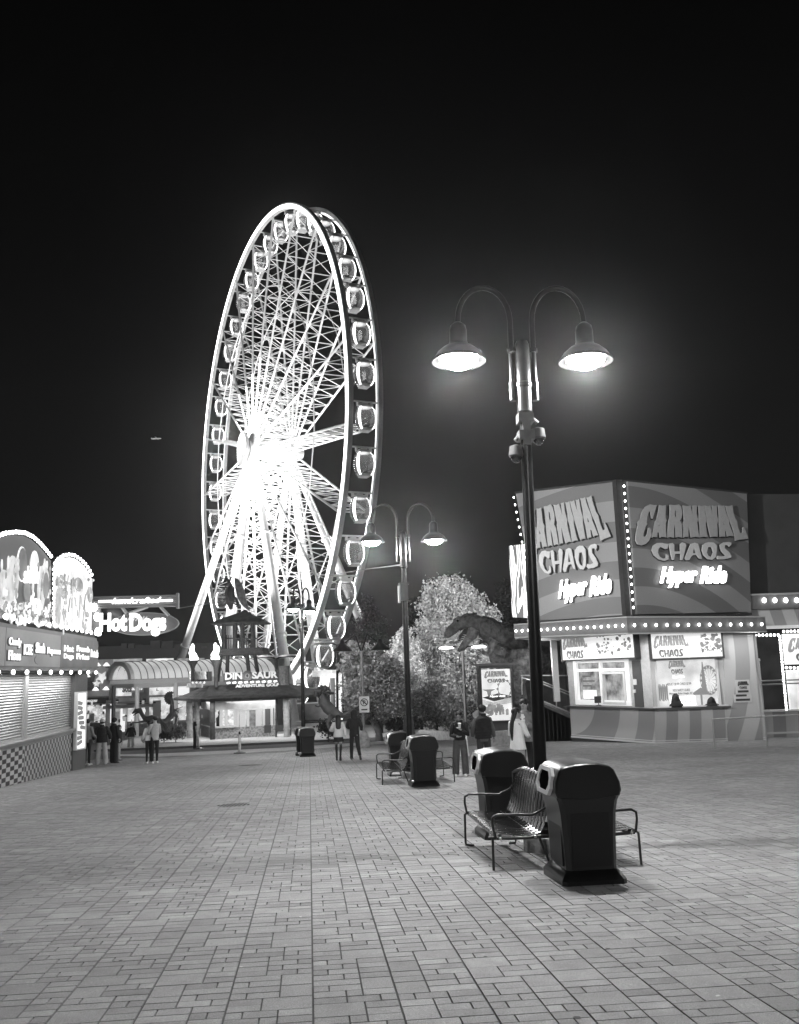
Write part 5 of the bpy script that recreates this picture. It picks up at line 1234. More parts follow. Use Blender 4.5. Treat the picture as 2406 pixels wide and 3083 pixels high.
# ================================================================ BARREL VAULT CANOPY
def zc_(x, y): return (240+x/4.057)/K0, (1960+y/4.057)/K0
def AC(x, y, Y): return A(*zc_(x, y), Y)
bv = thing('barrel_canopy', 'long translucent barrel vault canopy with dark ribs behind the golf kiosk', 'canopy', AC(665, 360, 67))
F0, F1 = AC(665, 345, 67), AC(2400, 352, 68.5); B0 = AC(372, 352, 72); zE = float(F0[2]); top = float(AC(530, 135, 69.5)[2])-zE
SEG = 21; AR_ = 12; ax_ = (F1-F0)[:2]; cr2 = (B0-F0)[:2]
def vp(i, j, k=1.0):
    a = pi*j/AR_; c = (1-math.cos(a))/2; return (F0[0]+ax_[0]*i/SEG+cr2[0]*(.5+(c-.5)*k), F0[1]+ax_[1]*i/SEG+cr2[1]*(.5+(c-.5)*k), zE+top*k*math.sin(a))
mb = MB().add([vp(i, j) for i in range(SEG+1) for j in range(AR_+1)], [(i*(AR_+1)+j, i*(AR_+1)+j+1, (i+1)*(AR_+1)+j+1, (i+1)*(AR_+1)+j) for i in range(SEG) for j in range(AR_)])
mb.build('vault', emit('lit_polycarbonate', .42, .4, var=.25, vs=.5), bv, world=True, smooth=50)  # light shining through the sheets put in as glow
RIB = mat('rib_paint', .12, .5)
for i in range(1, SEG, 1):
    MB().tube([vp(i, j, 1.012) for j in range(AR_+1)], .032, 5).build('rib', RIB, bv, world=True)
mb = MB(); o_ = [Vector(vp(0, j, 1.04)) for j in range(AR_+1)]; i_ = [Vector(vp(0, j, .8)) for j in range(AR_+1)]; d_ = Vector((-.25, -.1, 0)); m_ = len(o_)
mb.add([*o_, *i_, *[p+d_ for p in o_], *[p+d_ for p in i_]], [(2*m_+j, 2*m_+j+1, 3*m_+j+1, 3*m_+j) for j in range(m_-1)]+[(j, 2*m_+j, 2*m_+j+1, j+1) for j in range(m_-1)]+[(m_+j, m_+j+1, 3*m_+j+1, 3*m_+j) for j in range(m_-1)])
mb.build('end_arch', mat('arch_paint', .6, .5), bv, world=True)
mb = MB()
for off in (0, 1): c = np.array([F0[0], F0[1]])+cr2*off; mb.tube([(c[0], c[1], zE-.35), (c[0]+ax_[0], c[1]+ax_[1], zE-.3)], .3, 4)
mb.build('eave_beam', mat('beam_paint', .6, .5), bv, world=True)
for (x, o) in ((-.2, 0), (2.6, 0), (5.6, 0), (9.5, 0), (14, 0)): MB().tube([(F0[0]+x+.4, F0[1]+.1, zE-.4), (F0[0]+x+.4, F0[1]+.1, gz(67))], .17, 12).build('column', mat('canopy_column', .6, .5), bv, world=True, smooth=50)
MB().tube([(B0[0]+.3, B0[1], zE-.3), (B0[0]+.3, B0[1], gz(70))], .16, 8).build('column', mat('pillar_dark_paint', .11, .4, var=.2), bv, world=True)
for q in (.1, .45): l = lamp('canopy_fill_light', 'POINT', (F0[0]+ax_[0]*q-bv.location[0]-1, 62.5-bv.location[1], zE+.3-bv.location[2]), 230, bv, .3)  # added lamps without fixtures, brightening the canopy's arch and beams
# ================================================================ ARCADES BEHIND
arc = thing('arcade_building', 'brightly lit row of arcade shopfronts and prize signs behind the people on the left', 'arcade', (-22, 76, gz(76)))
def ab(mb, n, m, par=arc, **k): return mb.build(n, m, par, world=True, **k)
AP = Plane(AC(-250, 400, 75.5)[:2], AC(2600, 400, 78.5)[:2]); AM = AP.M
def ap(x, y): return AP.pt(*zc_(x, y))
def rc(x0, y0, x1, y1, z=0): a, b = ap(x0, y1), ap(x1, y0); return (a[0], a[1], b[0]-a[0], b[1]-a[1])
gA = gz(76); r = rc(-200, 92, 2500, 1000); ab(MB().prism([[(r[0], gA), (r[0]+r[2], gA), (r[0]+r[2], r[1]+r[3]), (r[0], r[1]+r[3])]], -8, -.05, AM), 'wall', mat('arcade_wall', .22, .7, var=.5, vs=.8))
def ap_panel(x0, y0, x1, y1, m, name='sign_panel', z=.1, d=.25): return ab(panel(MB(), AM, rc(x0, y0, x1, y1), z-d, z), name, m)
E1 = emit('lit_white_panel_plain', .9, .3); EP = [emit('arcade_lit_%s' % n, v, .22, var=.6, vs=s) for n, v, s in (('bright', .75, 1.5), ('mid', .34, 1.2), ('low', .07, 1.4), ('busy', .7, 4.0))]
ap_panel(420, 92, 765, 130, EP[1], z=.4); ap_panel(820, 88, 1150, 128, EP[0], z=.4); ap_panel(1205, 84, 1525, 122, EP[1], z=.4)
s1 = ap_panel(430, 360, 640, 552, EP[0], z=.5); s2_ = ap_panel(858, 375, 1120, 540, EP[0], z=.5); s3_ = ap_panel(640, 388, 790, 508, EP[2], z=.7); ap_panel(1120, 375, 1340, 545, E1, z=.3); ap_panel(200, 100, 420, 200, EP[2], z=.2)
ap_panel(90, 190, 365, 480, mat('prize_sign_board', .07, .6, var=.6), z=.3); ap_panel(75, 480, 365, 560, EP[2], z=.5)
pz = ap_panel(60, 565, 365, 645, mat('prize_band', .03, .5), z=.6)
def aw(s, x0, y0, x1, y1, m, par, z=.62, b=.04, sh=0): r = rc(x0, y0, x1, y1); return ab(text(MB(), s, AM, *r, d=.05, bold=b, z=z, shear=sh), 'lettering', m, par)
aw('PRIZES', 85, 592, 235, 625, EP[0], pz, sh=.3); aw('Slots', 530, 410, 640, 505, LDK, s1, z=.52); aw('SLOTS', 650, 420, 780, 480, E1, s3_, z=.72); aw('W', 960, 400, 1000, 425, LDK, s2_, .52); aw('L', 945, 455, 975, 485, LDK, s2_, .52)
def star(mb, cx, cy, r_, z, k=5, rot=.3):
    c = ap(cx, cy); P = [(c[0]+(r_ if i % 2 == 0 else r_*.45)*math.cos(rot+pi*i/k), c[1]+(r_ if i % 2 == 0 else r_*.45)*math.sin(rot+pi*i/k)) for i in range(2*k)]; return mb.prism([P], z-.1, z, AM)
ab(star(star(MB(), 280, 270, 1.1, .5), 300, 370, .9, .52, 6), 'star_sign', mat('star_paint', .35, .5)); ab(star(star(MB(), 285, 320, .55, .6, 5, 1), 220, 400, .35, .6), 'star_sign', EP[0])
for (x, y) in ((215, 462), (340, 455), (110, 300), (45, 245), (235, 165), (345, 165), (30, 215), (100, 215), (165, 215)): ab(MB().lathe([(0, -.15), (.3, -.12), (.2, 0), (.08, .14), (0, .16)], 10, AM @ Vector((*ap(x, y), .8))), 'hanging_lamp', emit('arcade_lamp', 1.2), smooth=True)
ap_panel(380, 640, 900, 700, mat('booth_fascia', .3, .6), z=1.4, d=1.5); ap_panel(380, 620, 905, 640, mat('booth_roof', .5, .5), z=1.8, d=2); ap_panel(510, 565, 700, 615, EP[2], z=1.5)
ap_panel(60, 655, 330, 870, EP[3], 'display_window', .1); ap_panel(395, 650, 575, 960, EP[1], 'display_window', .2); ap_panel(590, 690, 800, 860, EP[0], 'display_window', .4); ap_panel(850, 550, 1300, 860, EP[0], 'display_window', .1)
ap_panel(600, 860, 1400, 1060, mat('planter_wall', .15, .8, var=.5), 'low_wall', .6); ap_panel(140, 755, 200, 860, mat('grey_notice', .4, .6), 'notice', 1.0); ap_panel(440, 735, 515, 830, mat('pale_notice2', .6, .6), 'notice', 1.0)
ap_panel(398, 640, 428, 870, E1, 'light_tube', 1.2); ap_panel(520, 700, 545, 960, E1, 'light_tube', 1.2); ap_panel(535, 850, 575, 975, E1, 'light_tube', 1.3); ap_panel(330, 600, 395, 1000, mat('stone_pillar', .35, .7, var=.2), 'pillar', .8)
ap_panel(60, 870, 330, 1100, mat('dark_shopfront', .06, .6, var=.6), 'shopfront', .5); ap_panel(900, 600, 1000, 840, mat('booth_side', .4, .6), 'pillar', .6)
q_ = random.Random(77)
for i in range(80):
    x, y = q_.choice(((60, 330), (395, 570), (600, 790), (860, 1400), (1400, 2300))), 0; x0 = q_.uniform(*x); y0 = q_.uniform(560, 900); w_ = q_.uniform(8, 38); h_ = q_.uniform(8, 50)
    ap_panel(x0, y0, x0+w_, y0+h_, q_.choice([EP[0], EP[3], EP[2], INK, EP[1], INK, DKW]), 'display_item', .15+i*.01, .1)
# dark far building with roof plant
def z5(x, y): return (260+x/3.873)/K0, (1760+y/3.873)/K0
far_ = thing('distant_building', 'long dark flat-roofed building with rooftop units far behind the canopy', 'building', (-40, 150, gz(90)))
a, b = A(*z5(-400, 742), 150), A(*z5(3600, 700), 150); mb = MB().box(((a[0]+b[0])/2, 160, float(a[2])/2-2), (b[0]-a[0], 20, float(a[2])+4))
mb.build('block', mat('far_wall', .035, .9), far_, world=True)
def fb(x0, y0, x1, y1, v): p, q = A(*z5(x0, y1), 149), A(*z5(x1, y0), 149); MB().box(((p[0]+q[0])/2, 152, (p[2]+q[2])/2), (q[0]-p[0], 5, q[2]-p[2])).build('rooftop_unit', mat('unit_%d' % v, v/1000, .8), far_, world=True)
for t in ((-20, 690, 110, 740, 16), (395, 683, 462, 742, 35), (478, 683, 550, 742, 40), (735, 650, 852, 742, 30), (865, 655, 1002, 742, 38), (1105, 662, 1160, 742, 30), (1335, 715, 1385, 742, 60), (1600, 690, 1660, 742, 25)): fb(*t)
far_f = mat('far_wall_lit', .06, .9)
l = lamp('yard_light', 'AREA', (0, 0, 0), 5000, far_, (60, 2)); l.location = (0, -25, 14); l.rotation_euler = (R(100), 0, 0)
# ================================================================ WHEEL BOARDING STATION
bs = thing('boarding_station', 'bright white boarding platform and fences at the foot of the ferris wheel', 'platform', (-8, 84, gz(84)))
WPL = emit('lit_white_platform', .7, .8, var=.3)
def b2(x0, y0, x1, y1, Y_, m, name, dep=.4):
    p, q = AK(x0, y1, Y_), AK(x1, y0, Y_); return MB().box(((p[0]+q[0])/2, Y_+dep/2, (p[2]+q[2])/2), (abs(q[0]-p[0]), dep, abs(q[2]-p[2]))).build(name, m, bs, world=True)
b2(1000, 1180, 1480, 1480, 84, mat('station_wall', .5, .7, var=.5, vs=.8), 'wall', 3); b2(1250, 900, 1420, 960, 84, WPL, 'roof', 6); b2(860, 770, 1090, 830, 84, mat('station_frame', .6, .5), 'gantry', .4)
b2(1408, 930, 1500, 1330, 83, emit('lit_tall_sign', 1.3, .8, var=.2), 'sign_panel'); b2(1500, 1130, 1530, 1310, 83, INK, 'dark_panel'); b2(1545, 1120, 1640, 1240, 88, mat('shed_wall', .2, .7), 'shed', 3)
for i in range(6): b2(1425, 1030+i*32, 1450, 1048+i*32, 82.9, INKG, 'sign_letter', .1)
mb = MB()
for i in range(34): p = AK(1180+i*10, 1410, 80); q = AK(1180+i*10, 1330, 80); mb.tube([p, q], .03, 4)
mb.tube([AK(1180, 1330, 80), AK(1520, 1330, 80)], .04, 4); mb.build('fence', BLACKM, bs, world=True)
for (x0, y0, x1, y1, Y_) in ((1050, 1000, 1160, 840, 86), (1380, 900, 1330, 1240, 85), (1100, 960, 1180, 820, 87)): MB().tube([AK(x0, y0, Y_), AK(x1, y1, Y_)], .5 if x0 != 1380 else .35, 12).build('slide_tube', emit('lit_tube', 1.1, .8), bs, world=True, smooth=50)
for (x0, x1, y, Y_) in ((865, 945, 778, 70), (945, 1025, 776, 70)): 
    pass
for (cx, top_, base, Y_, lab) in ((940, 775, 1090, 66, 'T-shaped lamp post with two flat discs behind the DINOSAUR letters'), (1462, 655, 1240, 62, 'T-shaped lamp post with flat bright heads right of the wheel foot')):
    p, q = AK(cx, top_, Y_), AK(cx, base, Y_); q[2] = gz(Y_); t = thing('street_lamp', lab, 'street lamp', q)
    MB().tube([q, p-[0, 0, .2]], .09, 10).build('pole', DARKP, t, world=True, smooth=50)
    for s in (-1, 1):
        h = MB().lathe([(0, .06), (.4, .02), (.75, -.12), (.72, -.16), (0, -.02)], 16, (p[0]+s*.85, p[1], p[2])).build('lamp_shade', DARKP, t, world=True, smooth=50)
        MB().lathe([(0, -.14), (.5, -.12)], 16, (p[0]+s*.85, p[1], p[2])).build('lamp_glass', emit('flat_lamp', 5), h if 0 else t, world=True)
        MB().tube([p-[0, 0, .25], p+[s*.8, 0, 0]], .05, 8).build('arm', DARKP, t, world=True)
# ================================================================ DINOSAURS
def zT(x, y): return (1300+x/5.2)/K0, (1780+y/5.2)/K0
def AT(x, y, Y): return A(*zT(x, y), Y)
def zr(x, y): return (1000+x/2.84)/K0, (1700+y/2.84)/K0
def A5(x, y, Y): return A(*zr(x, y), Y)
YT = 47.5
REX = mat('rex_skin', .10, .62, var=.8, vs=3.2, bump=1., bs=7, bd=.15); REXP = mat('rex_pale_skin', .2, .6, var=.6, vs=4, bump=1, bs=10, bd=.12); TOOTH = mat('tooth', .75, .35); MOUTH = mat('mouth', .05, .6)
rx = thing('tyrannosaurus_statue', 'life size tyrannosaurus figure roaring with open jaws beside the ride building', 'statue', (6.2, YT+1, gz(YT)))
mb = MB()
beast(mb, [(700, 560), (760, 545), (860, 580), (980, 660), (1100, 760), (1260, 880), (1420, 1000), (1600, 1080), (1760, 1100)], [70, 165, 190, 195, 235, 300, 330, 300, 220], AT, YT, .75, 18, [0, 0, .1, .2, .5, .9, 1.2, 1.5, 2])
beast(mb, [(205, 720), (235, 690), (300, 620), (380, 560), (470, 500), (560, 470), (660, 480), (760, 520)], [22, 55, 78, 88, 98, 105, 118, 130], AT, YT-.1, .62, 16)
beast(mb, [(340, 520), (370, 450), (420, 415), (480, 410)], [20, 26, 28, 22], AT, YT-.22, .6, 10); beast(mb, [(430, 440), (520, 395), (620, 385), (700, 400)], [30, 40, 50, 60], AT, YT, .8, 10)
beast(mb, [(1440, 900), (1460, 1100), (1420, 1280), (1330, 1420), (1390, 1620), (1430, 1750)], [210, 260, 210, 130, 95, 90], AT, YT-1.0, .7, 16)
beast(mb, [(1250, 1150), (1300, 1300), (1250, 1450), (1300, 1620), (1290, 1750)], [150, 150, 100, 80, 90], AT, YT+1.2, .7, 14)
beast(mb, [(1400, 1730), (1320, 1760), (1250, 1770)], [70, 60, 30], AT, YT-1.1, 1.2, 10)
rexb = mb.build('body', REX, rx, world=True, smooth=60)
mb = MB(); beast(mb, [(660, 560), (640, 640), (590, 730), (520, 820), (450, 900), (415, 945)], [85, 80, 62, 55, 48, 22], AT, YT-.1, .55, 14); beast(mb, [(690, 600), (650, 700), (590, 780)], [60, 62, 30], AT, YT-.2, .5, 12)
mb.build('lower_jaw', REXP, rx, world=True, smooth=60)
beast(beast(MB(), [(930, 900), (1010, 990), (1120, 1060), (1230, 1120)], [70, 150, 190, 200], AT, YT-.35, .7, 16, [0, .2, .4, .6]), [(960, 860), (1060, 930), (1160, 960)], [60, 90, 90], AT, YT-.5, .6, 14).build('belly', REXP, rx, world=True, smooth=60)
mb = MB(); beast(mb, [(640, 540), (560, 620), (480, 700), (430, 790)], [50, 60, 45, 20], AT, YT+.1, .4, 10); mb.build('mouth', MOUTH, rx, world=True, smooth=True)
for side in (-.45, .35):
    for i in range(10):
        t = i/9; x = 245+185*t; y = 770-135*t+14*math.sin(t*pi); p = AT(x, y, YT+side*(.3+.7*t)); mb = MB().tube([p+[0, 0, .06], p-[-.03, 0, .1+.05*math.sin(t*pi)]], [.035, .004], 6); mb.build('tooth', TOOTH, rexb, world=True)
    for i in range(9):
        t = i/8; x = 520-130*t; y = 690+215*t; p = AT(x, y, YT+side*(1-.6*t)); MB().tube([p+[.06, 0, 0], p+[-.1-.03*math.sin(t*pi), 0, .03]], [.035, .004], 6).build('tooth', TOOTH, rexb, world=True)
MB().ball(AT(405, 462, YT-.45), (.06, .05, .06), 10, 6).build('eye', mat('eye_black', .01, .1), rx, world=True, smooth=True)
for (dy_, pts, hand) in ((-1.0, [(980, 760), (930, 850), (915, 940), (900, 985), (790, 960)], (790, 955)), (.6, [(1000, 740), (920, 760), (860, 775), (800, 790)], (800, 790))):
    mb = MB(); beast(mb, pts, [80, 52, 40, 38, 24][:len(pts)], AT, YT+dy_, .8, 12)
    for k in range(3):
        a = -2.4+k*.75; p1 = (hand[0]+math.cos(a+pi*.5+1.2)*0-45, hand[1]-30+30*k); beast(mb, [hand, p1, (p1[0]-40, p1[1]+12*(k-1)*1.5+10)], [14, 11, 3], AT, YT+dy_-.1*k, 1, 7)
    mb.build('arm', REXP, rx, world=True, smooth=60)
def dino(name, label, root, parts, m, fn, Y0):
    t = thing(name, label, 'statue', root); mb = MB()
    for (pts, rad, dr, dy) in parts: beast(mb, pts, rad, fn, Y0+dy, dr, 12)
    mb.build('body', m, t, world=True, smooth=60); return t
dl = dino('frilled_dinosaur_statue', 'small two legged dinosaur figure with a spread ribbed neck frill, left of the golf kiosk', AC(1120, 975, 56), [
    ([(1115, 560), (1130, 640), (1125, 700), (1140, 760), (1110, 800), (1050, 850), (960, 850), (880, 900)], [20, 22, 28, 42, 40, 26, 14, 4], .8, 0), ([(1150, 770), (1185, 800), (1170, 880), (1150, 930), (1160, 975), (1130, 985)], [26, 20, 12, 9, 9, 6], .8, -.2),
    ([(1120, 790), (1090, 860), (1100, 920), (1095, 975), (1070, 985)], [24, 14, 9, 8, 6], .8, .3), ([(1160, 720), (1200, 740), (1215, 710)], [10, 6, 4], 1, -.2), ([(1150, 720), (1210, 700), (1260, 680)], [9, 5, 3], 1, .2), ([(1130, 560), (1090, 545), (1040, 555)], [22, 16, 5], .8, -.2)], SKIN, AC, 56)
def fan(parent, cx, cy, rx_, ry_, fn, Y0, m, n=11, a0=-.2, a1=1.35):
    c = np.array(fn(cx, cy, Y0)); mb = MB(); vs = [tuple(c)]; k_ = 24
    for i in range(k_+1):
        a = pi*(a0+(a1-a0)*i/k_); q = 1+.05*math.cos(i*pi); p = fn(cx+rx_*math.cos(a)*q, cy-ry_*math.sin(a)*q, Y0-.12*(i % 2)); vs.append(tuple(p))
    o = len(vs); mb.add(vs+[(x, y+.06, z) for x, y, z in vs], [(0, i+1, i+2) for i in range(k_)]+[(o, o+i+2, o+i+1) for i in range(k_)]+[(i+1, o+i+1, o+i+2, i+2) for i in range(k_)])
    for i in range(0, k_+1, 3): mb.tube([c+[0, -.08, 0], np.array(vs[i+1])+[0, -.02, 0]], .025, 5)
    return mb.build('frill', m, parent, world=True)
fan(dl, 1110, 575, 78, 82, AC, 55.8, SKIN, a0=.35, a1=1.6)
dr_ = dino('frilled_dinosaur_statue', 'two legged dinosaur figure with a wide disc frill and raised tail, behind the walking pair', A5(150, 1400, 48), [
    ([(95-176, 1100), (-40, 1180), (-5, 1240), (60, 1270), (130, 1290), (200, 1260), (300, 1180)], [26, 44, 56, 50, 30, 16, 5], .8, 0), ([(-100, 1070), (-150, 1060), (-205, 1110), (-215, 1140)], [30, 28, 18, 6], .8, -.2)] if 0 else
    [([(1340-1420+0, 1110), (1345-1420, 1170), (1385-1420, 1225), (1440-1420, 1270), (1510-1420, 1290), (1590-1420, 1245), (1675-1420, 1195)], [34, 46, 52, 48, 22, 12, 4], .8, 0),
     ([(1320-1420, 1090), (1280-1420, 1080), (1272-1420, 1130)], [34, 26, 10], .8, -.15), ([(1330-1420, 1200), (1300-1420, 1215), (1275-1420, 1205)], [10, 7, 5], 1, -.2), ([(1420-1420, 1290), (1380-1420, 1350), (1400-1420, 1420)], [30, 16, 10], .8, -.2), ([(1470-1420, 1290), (1480-1420, 1360), (1470-1420, 1420)], [26, 15, 10], .8, .2)], SKIND, A5, 48)
fan(dr_, 1345-1420, 1092, 66, 62, A5, 47.9, SKIND, a0=-.9, a1=1.08)
dino('raptor_statue', 'slender raptor figure leaning forward with its head low, behind the standing couple', AC(850, 1000, 53), [
    ([(640, 765), (680, 730), (735, 720), (765, 780), (800, 830), (870, 830), (960, 850), (1050, 930), (1060, 1000)], [8, 22, 32, 24, 34, 48, 44, 26, 12], .7, 0), ([(650, 790), (700, 755), (740, 745)], [5, 10, 14], .7, 0), ([(800, 850), (720, 870), (640, 880), (605, 900)], [12, 7, 5, 3], 1, -.2),
    ([(960, 860), (1000, 930), (1050, 1000)], [40, 22, 12], .8, -.2), ([(900, 850), (880, 930), (890, 1010)], [26, 14, 9], .8, .3)], SKIND, AC, 53)
an = dino('ankylosaur_statue', 'low armoured dinosaur figure with rows of spikes lying in the planting', A5(860, 1385, 58), [
    ([(690, 1345), (740, 1300), (820, 1270), (900, 1275), (960, 1330), (1010, 1380)], [14, 44, 66, 56, 26, 8], .9, 0), ([(770, 1330), (765, 1385)], [18, 14], 1, -.3), ([(900, 1330), (905, 1385)], [18, 14], 1, -.3), ([(700, 1350), (690, 1370)], [20, 12], .9, 0)], SKIN, A5, 58)
mb = MB(); q_ = random.Random(2)
for i in range(60):
    t = q_.random(); x = 700+290*t; y = 1350-100*math.sin(pi*min(1, t*1.05))-q_.uniform(-55, 6); p = A5(x, y, 57.2+q_.random()); mb.tube([p, p+[q_.uniform(-.15, .15), -.15, .3]], [.06, .005], 5)
mb.build('spikes', SKIN, an, world=True)
os_ = dino('ostrich_dinosaur_statue', 'pale feathered dinosaur figure with a long upright neck, left of the lit poster stand', A5(1280, 1380, 50), [
    ([(1210, 1150), (1235, 1130), (1250, 1150), (1255, 1200), (1270, 1250), (1290, 1290)], [10, 20, 16, 13, 15, 20], .9, 0)], REXP, A5, 50)
beast(MB(), [(1205, 1290), (1250, 1280), (1300, 1290), (1340, 1330)], [20, 42, 46, 20], A5, 50, .9, 14).build('feathers', mat('pale_feathers', .5, .9, var=.4, vs=5, bump=1, bs=20), os_, world=True, smooth=60)
# ================================================================ POSTER STAND and planter wall
YP = 43.5; PPn = Plane(A5(1283, 1200, YP)[:2], A5(1520, 1200, YP+.2)[:2]); pm = PPn.M
def p5(x, y): return PPn.pt(*zr(x, y))
ps = thing('poster_stand', 'tall lit poster stand advertising CARNIVAL CHAOS on a low dark plinth', 'advertising stand', (PPn.P0[0], PPn.P0[1], gz(YP)))
def pb(mb, n, m, par=ps, **k): return mb.build(n, m, par, world=True, **k)
a, b = p5(1296, 1350), p5(1522, 890); r = (a[0], a[1], b[0]-a[0]-.02, b[1]-a[1])
pb(wframe(MB(), pm, (r[0]-.14, r[1]-.06, r[2]+.28, r[3]+.24), .12, -.35, .08), 'frame', BLACKM); pb(panel(MB(), pm, (r[0]-.22, r[1]+r[3]+.18, r[2]+.42, .1), -.45, .16), 'cap', mat('cap_grey', .12, .4))
pf_ = pb(panel(MB(), pm, r, -.2, 0), 'poster', emit('lit_white_poster', .8, .3, sample=True, var=.25, vs=1.6))
wlogo_ = lambda par, rr: (pb(letters(MB(), LC, boxfit(rr[0], rr[1]+rr[3]*.4, rr[2], rr[3]*.6, S_C), pm, 0, .012), 'lettering', INKM, par), pb(letters(MB(), LH, boxfit(rr[0]+rr[2]*.12, rr[1], rr[2]*.74, rr[3]*.34, S_H), pm, 0, .012), 'lettering', INKG, par))
wlogo_(pf_, (r[0]+r[2]*.1, r[1]+r[3]*.74, r[2]*.82, r[3]*.23))
mb = MB(); cx_, cy_ = r[0]+r[2]*.78, r[1]+r[3]*.62
for k in range(12): a_ = 2*pi*k/12; c = (cx_+.33*math.cos(a_), cy_+.42*math.sin(a_)); mb.prism([[(c[0]+.06*math.cos(q*pi/3), c[1]+.06*math.sin(q*pi/3)) for q in range(6)]], 0, .01+.0005*k, pm)
mb.prism([[(cx_+.33*math.cos(q*pi/12), cy_+.42*math.sin(q*pi/12)) for q in range(24)], [(cx_+.3*math.cos(q*pi/12), cy_+.39*math.sin(q*pi/12)) for q in range(24)]], 0, .02, pm)
x_, y_ = r[0]+r[2]*.24, r[1]+r[3]*.62; mb.prism([[(x_-.32, y_), (x_+.32, y_), (x_+.1, y_-.1), (x_+.05, y_-.4), (x_-.05, y_-.4), (x_-.1, y_-.1)]], 0, .012, pm)
pb(mb, 'print', INKM, pf_)
pb(MB().prism([[(r[0], r[1]+r[3]*.47), (r[0]+r[2]*.35, r[1]+r[3]*.51), (r[0]+r[2]*.55, r[1]+r[3]*.54), (r[0]+r[2], r[1]+r[3]*.48), (r[0]+r[2], r[1]+r[3]*.45), (r[0]+r[2]*.4, r[1]+r[3]*.39)]], 0, .012, pm), 'print', LDK, pf_)
mb = MB(); text(mb, 'Hyper Ride', pm, r[0]+r[2]*.25, r[1]+r[3]*.46, r[2]*.55, r[3]*.045, d=.01, bold=.04, shear=.3, z=.014); pb(mb, 'lettering', LWI, pf_)
mb = MB()
for i in range(5): mb.prism([[(r[0], r[1]+r[3]*(.43-.02*i)), (r[0]+r[2]*.38, r[1]+r[3]*(.36-.012*i)), (r[0]+r[2]*.38, r[1]+r[3]*(.352-.012*i)), (r[0], r[1]+r[3]*(.422-.02*i))]], 0, .01, pm).prism([[(r[0]+r[2], r[1]+r[3]*(.44-.02*i)), (r[0]+r[2]*.38, r[1]+r[3]*(.37-.012*i)), (r[0]+r[2]*.38, r[1]+r[3]*(.364-.012*i)), (r[0]+r[2], r[1]+r[3]*(.43-.02*i))]], 0, .011, pm)
q_ = random.Random(9)
for i in range(26): x, y = r[0]+r[2]*q_.uniform(.1, .92), r[1]+r[3]*q_.uniform(.17, .3); mb.prism([[(x-.05, y-.13), (x+.05, y-.13), (x+.06, y+.1), (x, y+.15), (x-.06, y+.1)]], 0, .012+.0006*i, pm)
mb.prism([[(r[0], r[1]+r[3]*.1), (r[0]+r[2]*.3, r[1]+r[3]*.17), (r[0]+r[2]*.25, r[1]+r[3]*.13), (r[0], r[1]+r[3]*.02)]], 0, .03, pm)
pb(mb, 'print', emit('lit_print_c', .2, .15, var=.5, vs=5), pf_)
pb(MB().prism([[(r[0]-.05, gz(YP)), (r[0]+r[2]+.15, gz(YP)), (r[0]+r[2]+.15, r[1]-.06), (r[0]-.05, r[1]-.06)]], -.6, .02, pm), 'plinth', mat('plinth_dark', .06, .6))
pw0, pw1 = A5(1290, 1450, 42.8), A5(1560, 1430, 42.8); zt_ = float(A5(1400, 1424, 42.8)[2])
pw = thing('planter_wall', 'low curved concrete planter wall in front of the lit poster stand', 'low wall', (pw0[0], 42.8, gz(42.8)))
pts = [A5(1285, 1500, 44.5), A5(1292, 1490, 42.9), A5(1360, 1480, 42.5), A5(1460, 1470, 42.7), A5(1560, 1460, 43.2), A5(1620, 1450, 44.6)]
mb = MB(); n_ = len(pts); mb.add([(p[0], p[1], -2.4) for p in pts]+[(p[0], p[1], zt_) for p in pts]+[(p[0], p[1]+.35, zt_) for p in pts], [(i, i+1, n_+i+1, n_+i) for i in range(n_-1)]+[(n_+i, n_+i+1, 2*n_+i+1, 2*n_+i) for i in range(n_-1)])
mb.build('wall', CONC, pw, world=True)
gd = thing('garden_wall', 'low concrete edge in front of the dinosaur planting', 'low wall', G(*zr(850, 1392)))
e0, e1 = A5(690, 1395, 56), A5(1300, 1400, 50); MB().box(((e0[0]+e1[0])/2, 53, gz(53)+.2), (float(np.hypot(*(e1-e0)[:2])), .3, .5), rz=math.atan2(e1[1]-e0[1], e1[0]-e0[0])).build('wall', CONC, gd, world=True)
# ================================================================ TREES
BARK = mat('bark', .07, .9, var=.4, vs=6, bump=.8, bs=20)
def leafmat(name, v, tr=.35):
    if name in MATS: return MATS[name]
    m = bpy.data.materials.new(name); m.use_nodes = True; nt = m.node_tree; nt.nodes.clear(); L = nt.links.new
    o = nt.nodes.new('ShaderNodeOutputMaterial'); d = nt.nodes.new('ShaderNodeBsdfDiffuse'); t = nt.nodes.new('ShaderNodeBsdfTranslucent'); mx = nt.nodes.new('ShaderNodeMixShader'); mx.inputs[0].default_value = tr
    at = nt.nodes.new('ShaderNodeAttribute'); at.attribute_name = 'tone'; mu = nt.nodes.new('ShaderNodeMath'); mu.operation = 'MULTIPLY'; mu.inputs[1].default_value = v
    L(at.outputs['Fac'], mu.inputs[0]); L(mu.outputs[0], d.inputs[0]); L(mu.outputs[0], t.inputs[0]); L(d.outputs[0], mx.inputs[1]); L(t.outputs[0], mx.inputs[2]); L(mx.outputs[0], o.inputs[0]); MATS[name] = m; return m
